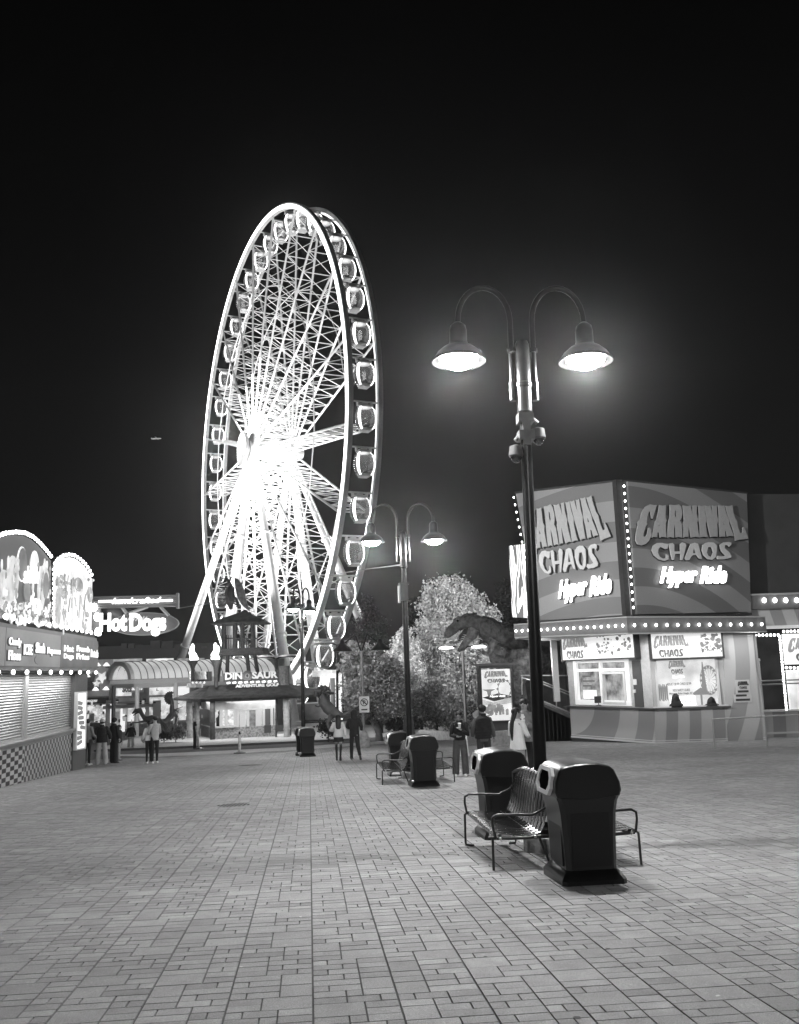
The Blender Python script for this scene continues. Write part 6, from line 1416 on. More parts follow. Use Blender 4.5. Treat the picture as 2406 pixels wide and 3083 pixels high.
def tree(name, label, trunk, blobs, Y0, n, leaf, v, group=None, seed=1, depth=1.0, stem=.22, droop=0.):
    """trunk: pixel of the foot; blobs: (x, y, r) pixels"""
    R_ = np.random.RandomState(seed); sc_ = float(np.linalg.norm(A(900, 1400, Y0)-A(1000, 1400, Y0)))/100
    base = A(*trunk, Y0); base[2] = gz(Y0)+.1; t = thing(name, label, 'tree' if 'tree' in name or 'conifer' in name else 'shrub', base, 0, group)
    V = []; F = []; tone = []; wts = np.array([b[2]**2.2 for b in blobs]); wts = wts/wts.sum()
    for bi, (bx, by, br) in enumerate(blobs):
        c = A(bx, by, Y0); c[1] += R_.uniform(-.4, .4)*br*sc_*depth; r = br*sc_; ncl = max(6, int(n*wts[bi]/16))
        for k in range(ncl):
            d = R_.normal(size=3); d /= np.linalg.norm(d); rad = r*(.45+.62*R_.rand()**.5)
            cc = c+d*rad*np.array([1, depth, .95]); cs = r*.14+leaf*1.1; ctn = R_.uniform(.65, 1.3)
            for q in range(16):
                p = cc+R_.normal(size=3)*cs*.55; p[2] -= droop*abs(p[0]-c[0])*.2
                u = R_.normal(size=3); u /= np.linalg.norm(u); w_ = np.cross(u, R_.normal(size=3)); w_ /= np.linalg.norm(w_); s = leaf*R_.uniform(.6, 1.25)
                i = len(V); V += [tuple(p-u*s*.5), tuple(p+w_*s*.32), tuple(p+u*s*.55), tuple(p-w_*s*.32)]; F.append((i, i+1, i+2, i+3)); tone.append(ctn*R_.uniform(.75, 1.25))
    me = bpy.data.meshes.new('crown'); V = [(x-base[0], y-base[1], z-base[2]) for x, y, z in V]; me.from_pydata(V, [], F); me.update()
    at = me.attributes.new('tone', 'FLOAT', 'FACE'); at.data.foreach_set('value', tone); me.materials.append(leafmat('leaf_%d' % int(v*1000), v))
    o = bpy.data.objects.new('crown', me); COL.objects.link(o); o.parent = t
    mb = MB(); topb = min(blobs, key=lambda b: b[1]); tpz = A(topb[0], topb[1]+topb[2]*.3, Y0)
    mid = (base+tpz)/2+[R_.uniform(-.2, .2), 0, 0]; mb.tube([base-[0, 0, .3], base+[0, 0, .4], mid, tpz], [stem*1.35, stem, stem*.6, stem*.12], 8)
    for (bx, by, br) in blobs:
        e = A(bx, by, Y0); s = base+(tpz-base)*max(.15, min(.8, (e[2]-base[2])/(tpz[2]-base[2]+.01)*.7)); mb.tube([s, (s+e)/2+[0, 0, -.1], e], [stem*.35, stem*.22, stem*.05], 6)
    mb.build('trunk', BARK, t, world=True, smooth=60); return t
TG = 'trees between the wheel and the ride building'
tree('maple_tree', 'large leafy maple behind the tyrannosaurus, its crown rising to a rounded point', (968, 1545), [(940, 1262, 32), (975, 1258, 28), (925, 1295, 32), (965, 1300, 44), (1010, 1290, 30), (915, 1345, 32), (950, 1350, 45), (1000, 1345, 48), (1040, 1320, 26), (915, 1400, 30), (955, 1415, 50), (1010, 1415, 52), (1050, 1400, 34), (940, 1460, 40), (990, 1475, 44), (1040, 1470, 40)], 60, 38000, .185, .5, TG, 3)
tree('young_tree', 'pale leafy tree just right of the second lamp post, lower than the big maple', (868, 1555), [(862, 1352, 13), (852, 1375, 17), (875, 1385, 20), (845, 1410, 24), (872, 1430, 30), (850, 1455, 26), (885, 1470, 28), (860, 1500, 26)], 58, 15000, .165, .7, TG, 5)
tree('conifer', 'dim tall conifer behind the fairground trees, its tip near the wheel gondolas', (785, 1560), [(783, 1280, 9), (779, 1298, 13), (790, 1315, 18), (777, 1338, 22), (800, 1345, 20), (815, 1330, 10), (783, 1372, 30), (812, 1372, 18), (832, 1388, 14), (822, 1405, 22), (770, 1410, 26)], 74, 9000, .22, .16, TG, 7)
tree('spreading_tree', 'spreading tree right of the ferris wheel foot with bright light showing through its leaves', (808, 1565), [(752, 1392, 20), (785, 1400, 24), (742, 1420, 18), (770, 1430, 26), (805, 1425, 26), (835, 1425, 20), (752, 1462, 24), (790, 1465, 30), (828, 1462, 26), (765, 1500, 24), (805, 1505, 30), (842, 1500, 22), (742, 1500, 12)], 55, 15000, .18, .28, TG, 9, stem=.2)
tree('round_shrub', 'rounded fine-leaved shrub behind the armoured dinosaur', (932, 1560), [(925, 1475, 24), (905, 1500, 26), (945, 1495, 30), (970, 1505, 22), (920, 1525, 26), (955, 1530, 26)], 57, 5000, .18, .36, 'shrubs in the dinosaur planting', 11, stem=.08)
tree('background_tree', 'dim tree standing behind the left edge of the big swirl sign', (1080, 1560), [(1078, 1250, 10), (1074, 1275, 16), (1082, 1300, 18), (1066, 1320, 22), (1085, 1340, 22), (1070, 1380, 30)], 72, 3000, .34, .05, TG, 13)
tree('background_tree', 'dark tree filling the gap behind the poster stand', (1050, 1565), [(1040, 1490, 30), (1075, 1470, 34), (1010, 1520, 26), (1050, 1530, 30)], 62, 3000, .3, .05, TG, 15)
tree('background_tree', 'dark tree between the pale young tree and the big maple', (884, 1560), [(884, 1290, 12), (890, 1330, 16), (880, 1370, 18), (893, 1420, 22)], 70, 1800, .34, .03, TG, 16)
for i, (x, y, rr_, v, lb) in enumerate(((700, 1552, 16, .1, 'low dark bush at the foot of the wheel, right of the litter bins'), (880, 1548, 15, .14, 'low bush left of the armoured dinosaur'), (1000, 1545, 16, .16, 'low bush right of the armoured dinosaur'), (845, 1545, 14, .1, 'low bush beside the far litter bin'), (375, 1560, 13, .2, 'small clump of planting in the glass fronted bed left of the kiosk'), (350, 1562, 12, .16, 'small clump of planting under the raptor figure'))):
    tree('bush', lb, (x, y+12), [(x-8, y, rr_*.7), (x+8, y+2, rr_*.75), (x, y-5, rr_*.6)], 56 if x > 600 else 58, 900, .18, v, 'low bushes', 30+i, stem=.03)
# ================================================================ SMALL THINGS
def post_lamp(name, label, cx, top_, base, Y_, lit, fn=A5):
    p, q = fn(cx, top_, Y_), fn(cx+8, base, Y_); q[2] = gz(Y_)+.1; t = thing(name, label, 'street lamp', q)
    MB().tube([q, (q[0], q[1], p[2])], .08, 10).build('pole', mat('pole_grey', .22, .4, metal=.3), t, world=True, smooth=50)
    for s in (-1, 1):
        a = MB().tube([(q[0], q[1], p[2]-.1), (q[0]+s*.3, q[1], p[2]+(.1 if lit else .8)), (q[0]+s*.9, q[1], p[2]+(.12 if lit else .35))], .04, 8).build('arm', DARKP, t, world=True, smooth=50)
        c = (q[0]+s*.95, q[1], p[2]+.05)
        if lit: MB().lathe([(0, -.07), (.42, -.04), (.45, 0), (.3, .08), (0, .1)], 14, c).build('lamp_glass', emit('flat_lamp', 5), t, world=True, smooth=True)
        else: MB().lathe([(.1, .5), (.16, .3), (.5, 0), (.52, -.05), (.4, 0), (0, .2)], 14, c).build('lamp_shade', DARKP, t, world=True, smooth=50)
    MB().lathe([(.32, -.1), (.32, .3), (.26, .34), (.22, .55), (.1, .7)], 16, tuple(q)).build('footing', CONC, t, world=True, smooth=40); return t
post_lamp('street_lamp', 'pale thin lamp post with two flat lit heads in front of the big maple', 1132, 715, 1240, 54, True)
pl_ = post_lamp('street_lamp', 'unlit twin lamp post carrying a round symbol sign, left of the far litter bin', 262, 735, 1470, 46, False)
sp_ = A5(275, 1195, 45.7); sgn = thing('parking_sign', 'small white sign with a barred circle strapped to the unlit lamp post', 'sign', sp_)
MB().box(sp_, (.5, .03, .78)).build('plate', mat('white_plate', .6, .5), sgn, world=True)
Ms = Matrix.Translation((sp_[0], sp_[1]-.02, sp_[2])) @ Matrix.Rotation(pi/2, 4, 'X')
circ_ = lambda r_: [(r_*math.cos(k*pi/12), .1+r_*math.sin(k*pi/12)) for k in range(24)]
mb = MB().prism([circ_(.19), circ_(.15)], 0, .012, Ms).prism([[(-.14, .18), (-.1, .22), (.14, .02), (.1, -.02)]], 0, .014, Ms); text(mb, 'P', Ms, -.06, 0, .13, .2, d=.01, bold=.03); mb.prism([[(-.15, -.28), (.15, -.28), (.15, -.22), (-.15, -.22)]], 0, .01, Ms)
mb.build('symbol', INK, sgn, world=True)
for (x, y, lb) in ((424, 1597, 'white barrier post with a black foot, the left one in front of the golf kiosk'), (511, 1606.5, 'white barrier post with a black foot, the right one in front of the golf kiosk')):
    q = G(x, y); tp_ = A(x-6 if x < 450 else x, 1548 if x < 450 else 1566, float(q[1])); h_ = float(tp_[2]-q[2]); t = thing('barrier_post', lb, 'barrier post', q, 0, 'white barrier posts')
    MB().lathe([(.28, 0), (.28, .04), (.1, .08)], 16).build('foot', BLACK, t); MB().tube([(0, 0, .06), (float(tp_[0]-q[0]), 0, h_)], .065, 10).build('post', mat('weathered_white', .5, .5, var=.3), t, smooth=50)
    MB().tube([(float(tp_[0]-q[0]), 0, h_), (float(tp_[0]-q[0]), 0, h_+.12)], .045, 8).build('cap', BLACK, t)
q = AK(248, 1340, 52); b_ = AK(247, 1550, 52); t = thing('fence_post', 'tall dark square post standing left of the white barrier post', 'post', b_); MB().box(((q[0]+b_[0])/2, 52, (q[2]+gz(52))/2), (.16, .16, q[2]-gz(52))).build('post', BLACKM, t, world=True)
def wire(label, pts, Y_):
    t = thing('cable', label, 'cable', pts[0]); MB().tube(pts, .02, 5).build('wire', mat('pale_cable', .12, .6), t, world=True)
wire('thin cable running from the wheel towards the second lamp post', [A(700, 1228, 60), A(770, 1215, 50), A(858, 1204, 24.2)], 0)
wire('thin cable running left from the wheel behind the hot dog sign', [A(530, 1272, 70), A(440, 1288, 62), A(380, 1297, 50)], 0)
p = A(333, 935.5, 700); t = thing('small_aeroplane', 'tiny distant aeroplane left of the wheel, glowing in place of a light streak', 'aeroplane', p)
pl = mat('plane_lit', .6, .5)
MB().tube([(-4.0, 0, 0), (-2.5, 0, .05), (3, 0, .1), (4.2, 0, .1)], [.2, .55, .5, .1], 8).build('fuselage', emit('plane_streak_glow', .55, .5), t, smooth=50); MB().box((.4, 0, .5), (1.2, 9, .1)).box((-3.7, 0, .35), (.7, 3, .08)).build('wing', pl, t); MB().box((-3.7, 0, .7), (.7, .1, .9)).build('tail_fin', pl, t)  # fuselage glow added to stand in for the aircraft's light streak
# spots added without fixtures to brighten the swirl signs, trees and dinosaurs
for (loc, tgt, pw_, ang, sz) in (((-14, 14, 8.5), (11.5, 39, 6.5), 26000, 26, .4), ((-13, 46, 10.), (3, 60, 4), 22000, 60, .4), ((9, 50, 7), (3, 62, 4), 7000, 70, .3)):
    l = lamp('fill_spot', 'SPOT', loc, pw_, None, sz, ang, .7); aim(l, tgt)
# ================================================================ PEOPLE
SK = mat('skin', .42, .55, var=.1); SKD = mat('skin_deep', .3, .55, var=.1); HAIR = mat('black_hair', .01, .6); LIP = mat('lip', .12, .5)
def cloth(name, v, var=.15, rough=.85): return mat('cloth_'+name, v, rough, var=var, vs=5, bump=.5, bs=14)
def skin_body(jt, r, hands):
    """jt: joint -> position; one continuous body surface grown over the joint chain"""
    names = list(jt); idx = {n: i for i, n in enumerate(names)}; V = [jt[n] for n in names]; E_ = []
    ch = [('pelvis', 'waist'), ('waist', 'chest'), ('chest', 'neck'), ('neck', 'headb'), ('headb', 'headm'), ('headm', 'headt')]
    for s in 'lr': ch += [('chest', 'sh'+s), ('sh'+s, 'el'+s), ('el'+s, 'wr'+s), ('wr'+s, 'pa'+s), ('pelvis', 'hip'+s), ('hip'+s, 'kn'+s), ('kn'+s, 'an'+s), ('an'+s, 'to'+s)]
    E_ = [(idx[a], idx[b]) for a, b in ch]
    me = bpy.data.meshes.new('body'); me.from_pydata(V, E_, []); me.update()
    ob = bpy.data.objects.new('body', me); COL.objects.link(ob)
    md = ob.modifiers.new('s', 'SKIN'); sk = me.skin_vertices[0].data
    for n in names: q = r[n[:2]] if n[:2] in r and n not in r else r.get(n, .05); sk[idx[n]].radius = q if isinstance(q, tuple) else (q, q)
    sk[idx['pelvis']].use_root = True
    sd = ob.modifiers.new('d', 'SUBSURF'); sd.levels = 1; sd.render_levels = 1
    dg = bpy.context.evaluated_depsgraph_get(); m2 = bpy.data.meshes.new_from_object(ob.evaluated_get(dg))
    mb = MB(); mb.add([tuple(v.co) for v in m2.vertices], [tuple(p.vertices) for p in m2.polygons])
    bpy.data.objects.remove(ob); bpy.data.meshes.remove(me); bpy.data.meshes.remove(m2); return mb
def person(label, P, h=1.7, yaw=0., legs=((0, 0), (0, 0)), arms=None, top=None, bottom=None, hair='short', skin=SK, look=0., lean=0., topk='jacket', botk='trousers', shoes=.6, group=None, hood=False, cap=None, hem=.86, slv=1., flare=0., bag=None, knee=(0, 0), nod=0., child=False):
    """yaw 0 faces +y (away from the camera), pi faces the camera; legs/arms in the body's own frame"""
    k = h/1.75; t = thing('person', label, 'person', P, yaw, group)
    S = lambda p: (p[0]*k, p[1]*k, p[2]*k)
    j = {}; L_ = lean
    j['pelvis'] = (0, 0, .96); j['waist'] = (0, L_*.15, 1.1); j['chest'] = (0, L_*.4, 1.32); j['neck'] = (0, L_*.5+.0, 1.47); 
    cl, sl_ = math.cos(look), math.sin(look); hf = lambda a, b, z: (a*cl-b*sl_, a*sl_+b*cl+L_*.6, z)
    j['headb'] = hf(0, .01, 1.54); j['headm'] = hf(0, .025+nod*.02, 1.63); j['headt'] = hf(0, .01, 1.72)
    arms = arms or (((-.24, 0, 1.14), (-.25, .06, .9)), ((.24, 0, 1.14), (.25, .06, .9)))
    for i, s in enumerate('lr'):
        sx_ = -1 if s == 'l' else 1
        j['sh'+s] = (sx_*.17, L_*.42, 1.41); j['el'+s] = arms[i][0]; j['wr'+s] = arms[i][1]
        d = Vector(arms[i][1])-Vector(arms[i][0]); d.normalize(); j['pa'+s] = tuple(Vector(arms[i][1])+d*.075)
        fx, fy = legs[i]; j['hip'+s] = (sx_*.09, 0, .92); j['kn'+s] = (sx_*.1+fx*.5, fy*.45+knee[i], .5); j['an'+s] = (sx_*.1+fx, fy, .09+(knee[i] < -.05)*.12); j['to'+s] = (sx_*.12+fx, fy+.13, .035+(knee[i] < -.05)*.02)
    rr_ = {'pelvis': (.14*k, .10*k), 'waist': (.125*k, .09*k), 'chest': (.15*k, .10*k), 'neck': .055*k, 'headb': .062*k, 'headm': (.082*k, .1*k), 'headt': (.06*k, .07*k), 'sh': .058*k, 'el': .04*k, 'wr': .027*k, 'pa': (.036*k, .018*k), 'hi': .085*k, 'kn': .052*k, 'an': .035*k, 'to': .03*k}
    r2 = {}
    for n in j: r2[n] = rr_.get(n, rr_.get(n[:2], .05))
    mb = skin_body({n: S(p) for n, p in j.items()}, r2, None)
    for i, s in enumerate('lr'):                     # five fingers, bent, rooted in the palm
        w = Vector(j['wr'+s]); pa = Vector(j['pa'+s]); d = (pa-w).normalized(); side = Vector((0, 1, 0)) if abs(d.y) < .8 else Vector((0, 0, 1)); side = (side-d*side.dot(d)).normalized(); nrm = d.cross(side)
        if (nrm.x < 0) == (s == 'r'): nrm = -nrm
        nrm = -nrm
        for q in range(4):
            o = pa+side*((q-1.5)*.019)+d*.01; ln = (.07, .078, .072, .058)[q]; a = o+d*ln*.5+nrm*.008; b = o+d*ln*.85+nrm*.03
            mb.tube([S(o), S(a), S(b)], [.0095*k, .009*k, .007*k], 6)
        o = w+d*.03+side*.03; mb.tube([S(o), S(o+side*.025+d*.03+nrm*.01), S(o+side*.03+d*.055+nrm*.025)], [.011*k, .010*k, .008*k], 6)
    fr = lambda a, b, z: S(hf(a, b, z))
    mb.tube([fr(0, .105, 1.655), fr(0, .125, 1.625), fr(0, .108, 1.612)], [.008*k, .016*k, .012*k], 7)      # nose
    for sx_ in (-1, 1): mb.ball(fr(sx_*.082, .015, 1.63), (.012*k, .022*k, .03*k), 7, 5)
    mb.ball(fr(0, .075, 1.56), (.04*k, .03*k, .03*k), 8, 6)
    bd = mb.build('body', skin, t, smooth=True)
    e_ = MB()
    for sx_ in (-1, 1): e_.ball(fr(sx_*.032, .1, 1.648), (.013*k, .009*k, .008*k), 8, 5)
    e_.build('eyes', mat('eye_black', .01, .1), bd); MB().ball(fr(0, .106, 1.583), (.024*k, .008*k, .007*k), 8, 5).build('mouth', LIP, bd)
    e_ = MB()
    for sx_ in (-1, 1): e_.tube([fr(sx_*.02, .104, 1.672), fr(sx_*.045, .095, 1.674)], .004*k, 5)
    e_.build('eyebrows', HAIR, bd)
    # hair
    hb_ = MB()
    hm = lambda a, b, z, rx_, ry_, rz_: hb_.loft([((*fr(a, b, z+rz_*math.sin(ph)),)[:3], Vector((cl, sl_, 0))*rx_*k*math.cos(ph), Vector((-sl_, cl, 0))*ry_*k*math.cos(ph)) for ph in [(-80+i*16)*pi/180 for i in range(11)]], 14)
    if not hood:
        hm(0, -.012, 1.672, .098, .107, .088)
        if hair in ('long', 'verylong'):
            zb = 1.02 if hair == 'verylong' else 1.2
            rings = [(1.68, .09, .075, -.02), (1.6, .1, .06, -.05), (1.5, .1, .05, -.085), (1.4, .105, .045, -.115+L_*.4), (1.25, .1, .04, -.13+L_*.3), (zb, .055, .02, -.125)]
            hb_.loft([(fr(0, y_, z_), Vector((cl, sl_, 0))*a*k, Vector((-sl_, cl, 0))*b*k) for (z_, a, b, y_) in rings], 12)
        if hair == 'bun': hb_.ball(fr(0, -.06, 1.74), (.05*k,)*3, 8, 6)
        if hair == 'pony': hb_.tube([fr(0, -.1, 1.66), fr(0, -.15, 1.6), fr(0, -.12, 1.42)], [.03*k, .035*k, .01*k], 8)
        hb_.build('hair', HAIR, t, smooth=True)
    if cap is not None:
        c_ = MB(); c_.loft([(fr(0, -.01, z_), Vector((cl, sl_, 0))*a*k, Vector((-sl_, cl, 0))*b*k) for (z_, a, b) in ((1.66, .104, .112), (1.7, .106, .113), (1.75, .085, .09), (1.78, .03, .03))], 14)
        if cap[1]: c_.loft([(fr(0, .1, 1.675), Vector((cl, sl_, 0))*.07*k, Vector((-sl_, cl, 0))*.02*k), (fr(0, .17, 1.665), Vector((cl, sl_, 0))*.05*k, Vector((-sl_, cl, 0))*.01*k)], 10)
        c_.build('cap', cap[0], t, smooth=True)
    rg = random.Random(int(h*1000)+int(yaw*77))
    def ell(c, a, b, wob=.02):
        return (S(c), Vector((a*k*(1+rg.uniform(-wob, wob)), 0, 0)), Vector((0, b*k*(1+rg.uniform(-wob, wob)), 0)))
    # top garment
    if top:
        T = MB(); puff = topk == 'puffer'; f = 1.0 if topk in ('tee', 'sweater') else 1.12; f *= 1.12 if puff else 1
        zz = []; n_ = 26 if puff else 13
        for i in range(n_+1):
            z_ = hem+(1.45-hem)*i/n_; tt = (z_-.86)/.59
            a = (.17-.015*math.sin(max(0, min(1, tt))*pi))*(1 if tt < .75 else 1-.25*((tt-.75)/.25)**2)+(.012 if tt > .5 else 0); b = .118+.01*math.sin(tt*pi)
            if tt > .9: a *= .9
            if puff: a *= 1+.045*abs(math.sin(i*pi/3.2)); b *= 1+.06*abs(math.sin(i*pi/3.2))
            if flare and tt < .5: a += flare*(.5-tt); b += flare*.6*(.5-tt)
            zz.append(ell((0, L_*.4*max(0, tt), z_), a*f, b*f, .012))
        zz += [ell((0, L_*.5, 1.48), .085*f, .075*f), ell((0, L_*.5, 1.505), .068, .065)]
        T.loft(zz, 18)
        if topk != 'vest':
            for i, s in enumerate('lr'):
                a, b, c = [Vector(j[q+s]) for q in ('sh', 'el', 'wr')]; sr = .066*f; sx_ = -1 if s == 'l' else 1
                if topk == 'tee' or slv < 1: c = b+(c-b)*(.1 if slv < .3 else slv)
                pts = [a+Vector((-sx_*.05, 0, .005)), a, a+(b-a)*.35, a+(b-a)*.7, b, b+(c-b)*.35, b+(c-b)*.7, c-(c-b).normalized()*.01]
                rad = [sr*.9, sr*1.05, sr, sr*.93, sr*.86, sr*.83, sr*.76, sr*.68]
                if puff:
                    P2 = []; R2 = []
                    for u in range(len(pts)-1):
                        for v_ in range(3): P2.append(pts[u]+(pts[u+1]-pts[u])*v_/3); R2.append((rad[u]+(rad[u+1]-rad[u])*v_/3)*(1.0+.14*(v_ == 1)))
                    pts, rad = P2+[pts[-1]], R2+[rad[-1]]
                T.tube([S(p) for p in pts], [r_*k*(1+rg.uniform(-.05, .05)) for r_ in rad], 10)
        tp_ = T.build({'puffer': 'puffer_jacket', 'tee': 'shirt', 'sweater': 'sweater', 'vest': 'puffer_vest', 'jacket': 'jacket', 'hoodie': 'hooded_jacket'}[topk], top, t, smooth=50)
        if hood: 
            H_ = MB(); H_.loft([(fr(0, -.02, z_), Vector((cl, sl_, 0))*a*k, Vector((-sl_, cl, 0))*b*k) for (z_, a, b) in ((1.46, .11, .11), (1.52, .115, .12), (1.6, .118, .125), (1.68, .115, .12), (1.74, .09, .1), (1.79, .03, .04))], 14); H_.build('hood', top, tp_, smooth=True)
        elif topk in ('hoodie', 'puffer', 'vest'): MB().loft([(S((0, L_*.5-.01, z_)), Vector((a*k, 0, 0)), Vector((0, a*k, 0))) for z_, a in ((1.44, .12), (1.49, .098), (1.54, .088), (1.55, .07))], 14).build('collar', top, tp_, smooth=50)
    # bottom garment and shoes
    if bottom:
        T = MB()
        if botk == 'skirt': T.loft([ell((0, 0, z_), a, b, .03) for z_, a, b in ((1.02, .15, .11), (.92, .18, .13), (.8, .2, .15), (.72, .215, .16))], 20)
        T.loft([ell((0, 0, z_), a, b) for z_, a, b in ((.84, .14, .1), (.9, .168, .118), (.98, .162, .112), (1.06, .15, .105))], 16)
        for i, s in enumerate('lr'):
            a, b, c = [Vector(j[q+s]) for q in ('hip', 'kn', 'an')]
            w0, w1, w2 = {'trousers': (.095, .072, .06), 'wide': (.1, .095, .098), 'slim': (.088, .058, .043), 'skirt': (.07, .052, .038)}[botk]
            cc = c+Vector((0, 0, -.035)); pts = [a+Vector((0, 0, .06)), a-Vector((0, 0, .06)), a+(b-a)*.5, b, b+(cc-b)*.4, b+(cc-b)*.8, cc]
            T.tube([S(p) for p in pts], [q*k*(1+rg.uniform(-.04, .04)) for q in (w0*.9, w0, (w0+w1)/2, w1, (w1+w2)/2, w2*.98, w2)], 12)
        T.build({'skirt': 'skirt', 'slim': 'leggings'}.get(botk, 'trousers'), bottom, t, smooth=50)
    SH = cloth('shoe_%d' % int(shoes*100), shoes, .05, .5)
    for i, s in enumerate('lr'):
        a = Vector(j['an'+s]); up = (knee[i] < -.05); z_ = .0+(.1 if up else 0)
        M_ = Matrix.Translation(S((a.x, a.y, z_))) @ Matrix.Rotation(-.9 if up else 0, 4, 'X') @ Matrix.Scale(k, 4)
        MB().loft([((0, -.065+q[0], q[3]), Vector((q[1], 0, 0)), Vector((0, 0, q[2]))) for q in ((0, .03, .035, .04), (.02, .042, .045, .045), (.1, .042, .05, .05), (.16, .048, .036, .038), (.22, .046, .028, .03), (.255, .02, .016, .022))], 12, M=M_).build('shoe', SH, t, smooth=60)
    if bag: MB().loft([(S((bag[0], bag[1], z_)), Vector((a*k, 0, 0)), Vector((0, .06*k, 0))) for z_, a in ((bag[2], .08), (bag[2]+.05, .13), (bag[2]+.18, .12), (bag[2]+.22, .06))], 12).build('bag', cloth('bag', .25), t, smooth=50)
    return t
def GG(x, y, dz=0): q = G(x, y); return (float(q[0]), float(q[1]), float(q[2])+dz)
DK = cloth('black', .012); DK2 = cloth('charcoal', .03); JE = cloth('jeans', .11, .3); JEL = cloth('pale_jeans', .38, .25); KH = cloth('khaki', .45); WH = cloth('white', .82, .05); GRY = cloth('grey', .4)
def stripes(name, a, b, sc_, ax=2):
    return swirl(name, a, b, sc_, 0., 'BANDS', tuple(1. if i == ax else 0. for i in range(3)), rough=.85)
# left group
mt = stripes('striped_knit', .25, .75, 5.5)
def zcp(x, y): return zc_(x, y)
def PG(x, y): return GG(*zc_(x, y))
yw = math.radians
person('man in a striped pullover half hidden by the snack stand poster', PG(88, 1398), 1.78, yw(-20), top=mt, bottom=DK, topk='sweater', shoes=.7, botk='slim', arms=(((-.24, .05, 1.14), (-.2, .25, 1.1)), ((.25, .02, 1.14), (.22, .2, 1.05))))
person('person in a bulky dark puffer jacket and light cap, back turned', PG(265, 1388), 1.74, yw(12), top=DK, bottom=KH, topk='puffer', shoes=.5, botk='wide', hair='short', cap=(cloth('cap', .4), True), legs=((-.05, 0), (.06, .02)), arms=(((-.3, -.02, 1.16), (-.32, .06, .98)), ((.3, -.02, 1.16), (.32, .06, .98))))
person('tall person all in black with a big hood down, right of the puffer jacket', PG(415, 1370), 1.78, yw(-35), top=DK, bottom=DK, topk='hoodie', shoes=.02, botk='wide', cap=(DK, True), arms=(((-.25, 0, 1.14), (-.22, .12, .95)), ((.25, 0, 1.14), (.24, .06, .95))))
person('child in a dark coat and pale trousers beside the person in black', PG(478, 1338), 1.5, yw(-75), top=DK2, bottom=JEL, topk='jacket', shoes=.1, arms=(((-.24, 0, 1.14), (-.22, .1, .95)), ((.26, .08, 1.1), (.34, .12, .9))), group=None)
person('distant person in a dark coat walking away between the two groups', GG(279, 1599), 1.5, yw(5), top=DK, bottom=JEL, topk='jacket', shoes=.05, botk='wide', flare=.12, arms=(((-.27, -.02, 1.16), (-.36, .02, .95)), ((.26, .02, 1.16), (.28, .05, .95))), legs=((-.05, 0), (.04, 0)))
person('long haired woman in a white top and black leggings looking up beside a taller man', PG(842, 1374), 1.62, yw(55), top=WH, bottom=DK, topk='jacket', shoes=.75, botk='slim', hair='long', hem=.95, look=.25, arms=(((-.26, .02, 1.14), (-.2, .2, 1.0)), ((.24, .1, 1.14), (.1, .28, 1.0))), bag=(-.1, .16, .86))
person('man in a grey sweater and black trousers looking up over the woman in white', PG(915, 1374), 1.8, yw(48), top=GRY, bottom=DK, topk='sweater', shoes=.75, botk='slim', look=.2, arms=(((-.25, .04, 1.15), (-.12, .26, 1.08)), ((.25, .04, 1.15), (.14, .26, 1.06))))
# walking pair
person('woman in a pale jacket and short dark skirt walking away, long dark hair', GG(723, 1622), 1.62, yw(5), top=cloth('pale_jacket', .62), bottom=DK, topk='jacket', botk='skirt', hair='long', shoes=.02, hem=.9, flare=.05, arms=(((-.3, .06, 1.16), (-.2, .25, 1.15)), ((.25, .02, 1.15), (.28, .04, .95))), legs=((.02, .08), (-.04, -.12)), knee=(0, -.08))
person('person in a black hooded jacket striding away beside the woman in the skirt', GG(757, 1620), 1.76, yw(-12), top=DK, bottom=DK, topk='hoodie', hood=True, shoes=.06, arms=(((-.3, .06, 1.16), (-.22, .2, 1.1)), ((.28, -.02, 1.16), (.24, .12, 1.05))), legs=((-.04, .05), (.16, -.26)), knee=(0, -.1))
# behind the second lamp post
person('dark haired person in a black coat standing behind the second lamp post', (0.05, 27.6, gz(27.6)), 1.82, yw(-70), top=DK, bottom=DK, topk='jacket', hair='short', shoes=.05)
# girl with drink and man in vest
w1 = person('young woman in black top and ripped pale jeans sipping from a white cup', GG(984, 1655), 1.62, yw(172), top=DK, bottom=JE, topk='sweater', botk='wide', hair='pony', skin=SKD, shoes=.7, look=-.15, hem=.97, legs=((-.03, 0), (.05, .02)), arms=(((-.23, .08, 1.12), (-.06, .2, 1.26)), ((.23, .06, 1.1), (.05, .22, 1.08))))
plaid = stripes('plaid_flannel', .1, .6, 5.)
m2 = person('man seen from behind in a black quilted vest over plaid sleeves and a dark cap', (1.95, 23.9, gz(23.9)), 1.74, yw(8), top=plaid, bottom=cloth('dark_jeans', .04), topk='sweater', hair='short', cap=(DK, False), skin=SKD, shoes=.04, arms=(((-.26, .04, 1.14), (-.25, .16, .98)), ((.27, .04, 1.14), (.3, .1, .95))))
k = 1.74/1.75; V_ = MB(); n_ = 40; rings = []
for i in range(n_+1):
    z_ = .93+.53*i/n_; tt = i/n_; a = .215*(1 if tt < .8 else 1-.3*((tt-.8)/.2)**2)*(1+.035*abs(math.sin(i*pi/5))); b = .165*(1+.05*abs(math.sin(i*pi/5))); rings.append(((0, 0, z_*k), (a*k, 0, 0), (0, b*k, 0)))
rings += [((0, 0, 1.5*k), (.1*k, 0, 0), (0, .09*k, 0)), ((0, 0, 1.56*k), (.09*k, 0, 0), (0, .085*k, 0))]
V_.loft(rings, 20).build('puffer_vest', DK, m2, smooth=50)
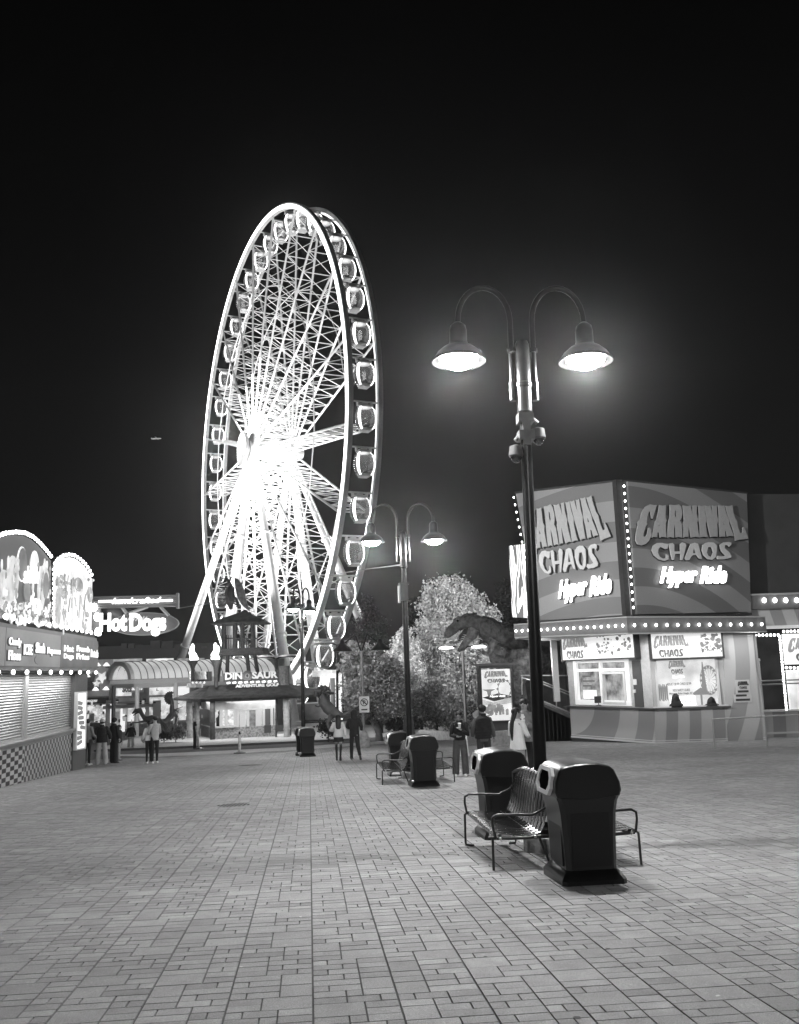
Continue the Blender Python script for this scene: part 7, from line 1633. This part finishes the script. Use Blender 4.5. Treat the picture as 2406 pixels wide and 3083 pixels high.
# couple right, behind the first lamp post
pr_ = A(1106, 1620, 20.5); pr_[2] = gz(20.5)
w3 = person('woman with very long straight black hair and a loose white shirt', pr_, 1.66, yw(-50), top=WH, bottom=JEL, topk='tee', slv=.45, botk='wide', hair='verylong', skin=SKD, shoes=.5, hem=.82, flare=.1, look=-.55, arms=(((-.25, .04, 1.14), (-.1, .25, 1.1)), ((.24, .08, 1.14), (.12, .3, 1.06))))
pm_ = A(1124, 1620, 21.2); pm_[2] = gz(21.2)
m4 = person('tall man in a grey open jacket holding a white cup beside the long haired woman', pm_, 1.86, yw(150), top=cloth('grey_jacket', .2), bottom=DK, topk='jacket', hair='short', skin=SKD, shoes=.1, look=.2, arms=(((-.26, .06, 1.15), (-.16, .28, 1.22)), ((.26, .04, 1.15), (.2, .26, 1.05))))
MB().loft([((0, .12*1.06, z_*1.06), Vector((a, 0, 0)), Vector((0, .02, 0))) for z_, a in ((1.0, .05), (1.2, .05), (1.38, .07), (1.44, .04))], 10).build('shirt', WH, m4, smooth=50)
def cup(label, par, p):
    ya = par.rotation_euler.z; l = par.location; q = (l[0]+p[0]*math.cos(ya)-p[1]*math.sin(ya), l[1]+p[0]*math.sin(ya)+p[1]*math.cos(ya), l[2]+p[2])
    t = thing('paper_cup', label, 'cup', q); MB().lathe([(.028, -.05), (.04, .05), (.043, .055)], 14).build('cup', mat('white_cup', .8, .4), t, smooth=50); MB().lathe([(.044, .055), (.044, .065), (.034, .075), (0, .076)], 14).build('lid', mat('white_cup', .8, .4), t)
cup('white paper cup held by the young woman in black top', w1, (-.03, .27, 1.27)); cup('white paper cup held by the tall man in grey jacket', m4, (-.12, .38, 1.34))
bg_ = GG(963, 1620); t = thing('shopping_bag', 'white bag hanging behind the young woman in ripped jeans', 'bag', (bg_[0]+.02, 24.9, gz(24.9)+.5)); MB().box((0, 0, .2), (.22, .1, .5), taper=.8).tube([(-.08, 0, .45), (0, 0, .62), (.08, 0, .45)], .01, 6).build('bag', WH, t)
# ================================================================ HAZE, volume added in place of lens bloom
hz = MB().box((0, 75, 24), (160, 190, 68)).build('haze', mat('haze', .8), None)
m = bpy.data.materials.new('bloom_haze'); m.use_nodes = True; nt = m.node_tree; nt.nodes.clear()
o = nt.nodes.new('ShaderNodeOutputMaterial'); v = nt.nodes.new('ShaderNodeVolumePrincipled'); v.inputs['Color'].default_value = (.9, .9, .9, 1); v.inputs['Density'].default_value = .00052; v.inputs['Anisotropy'].default_value = .91
nt.links.new(v.outputs[0], o.inputs['Volume']); hz.data.materials[0] = m; hz['kind'] = 'stuff'; hz['label'] = 'thin haze added to give the lens glow around the lamps'
sc.cycles.volume_step_rate = 4; sc.cycles.volume_max_steps = 64
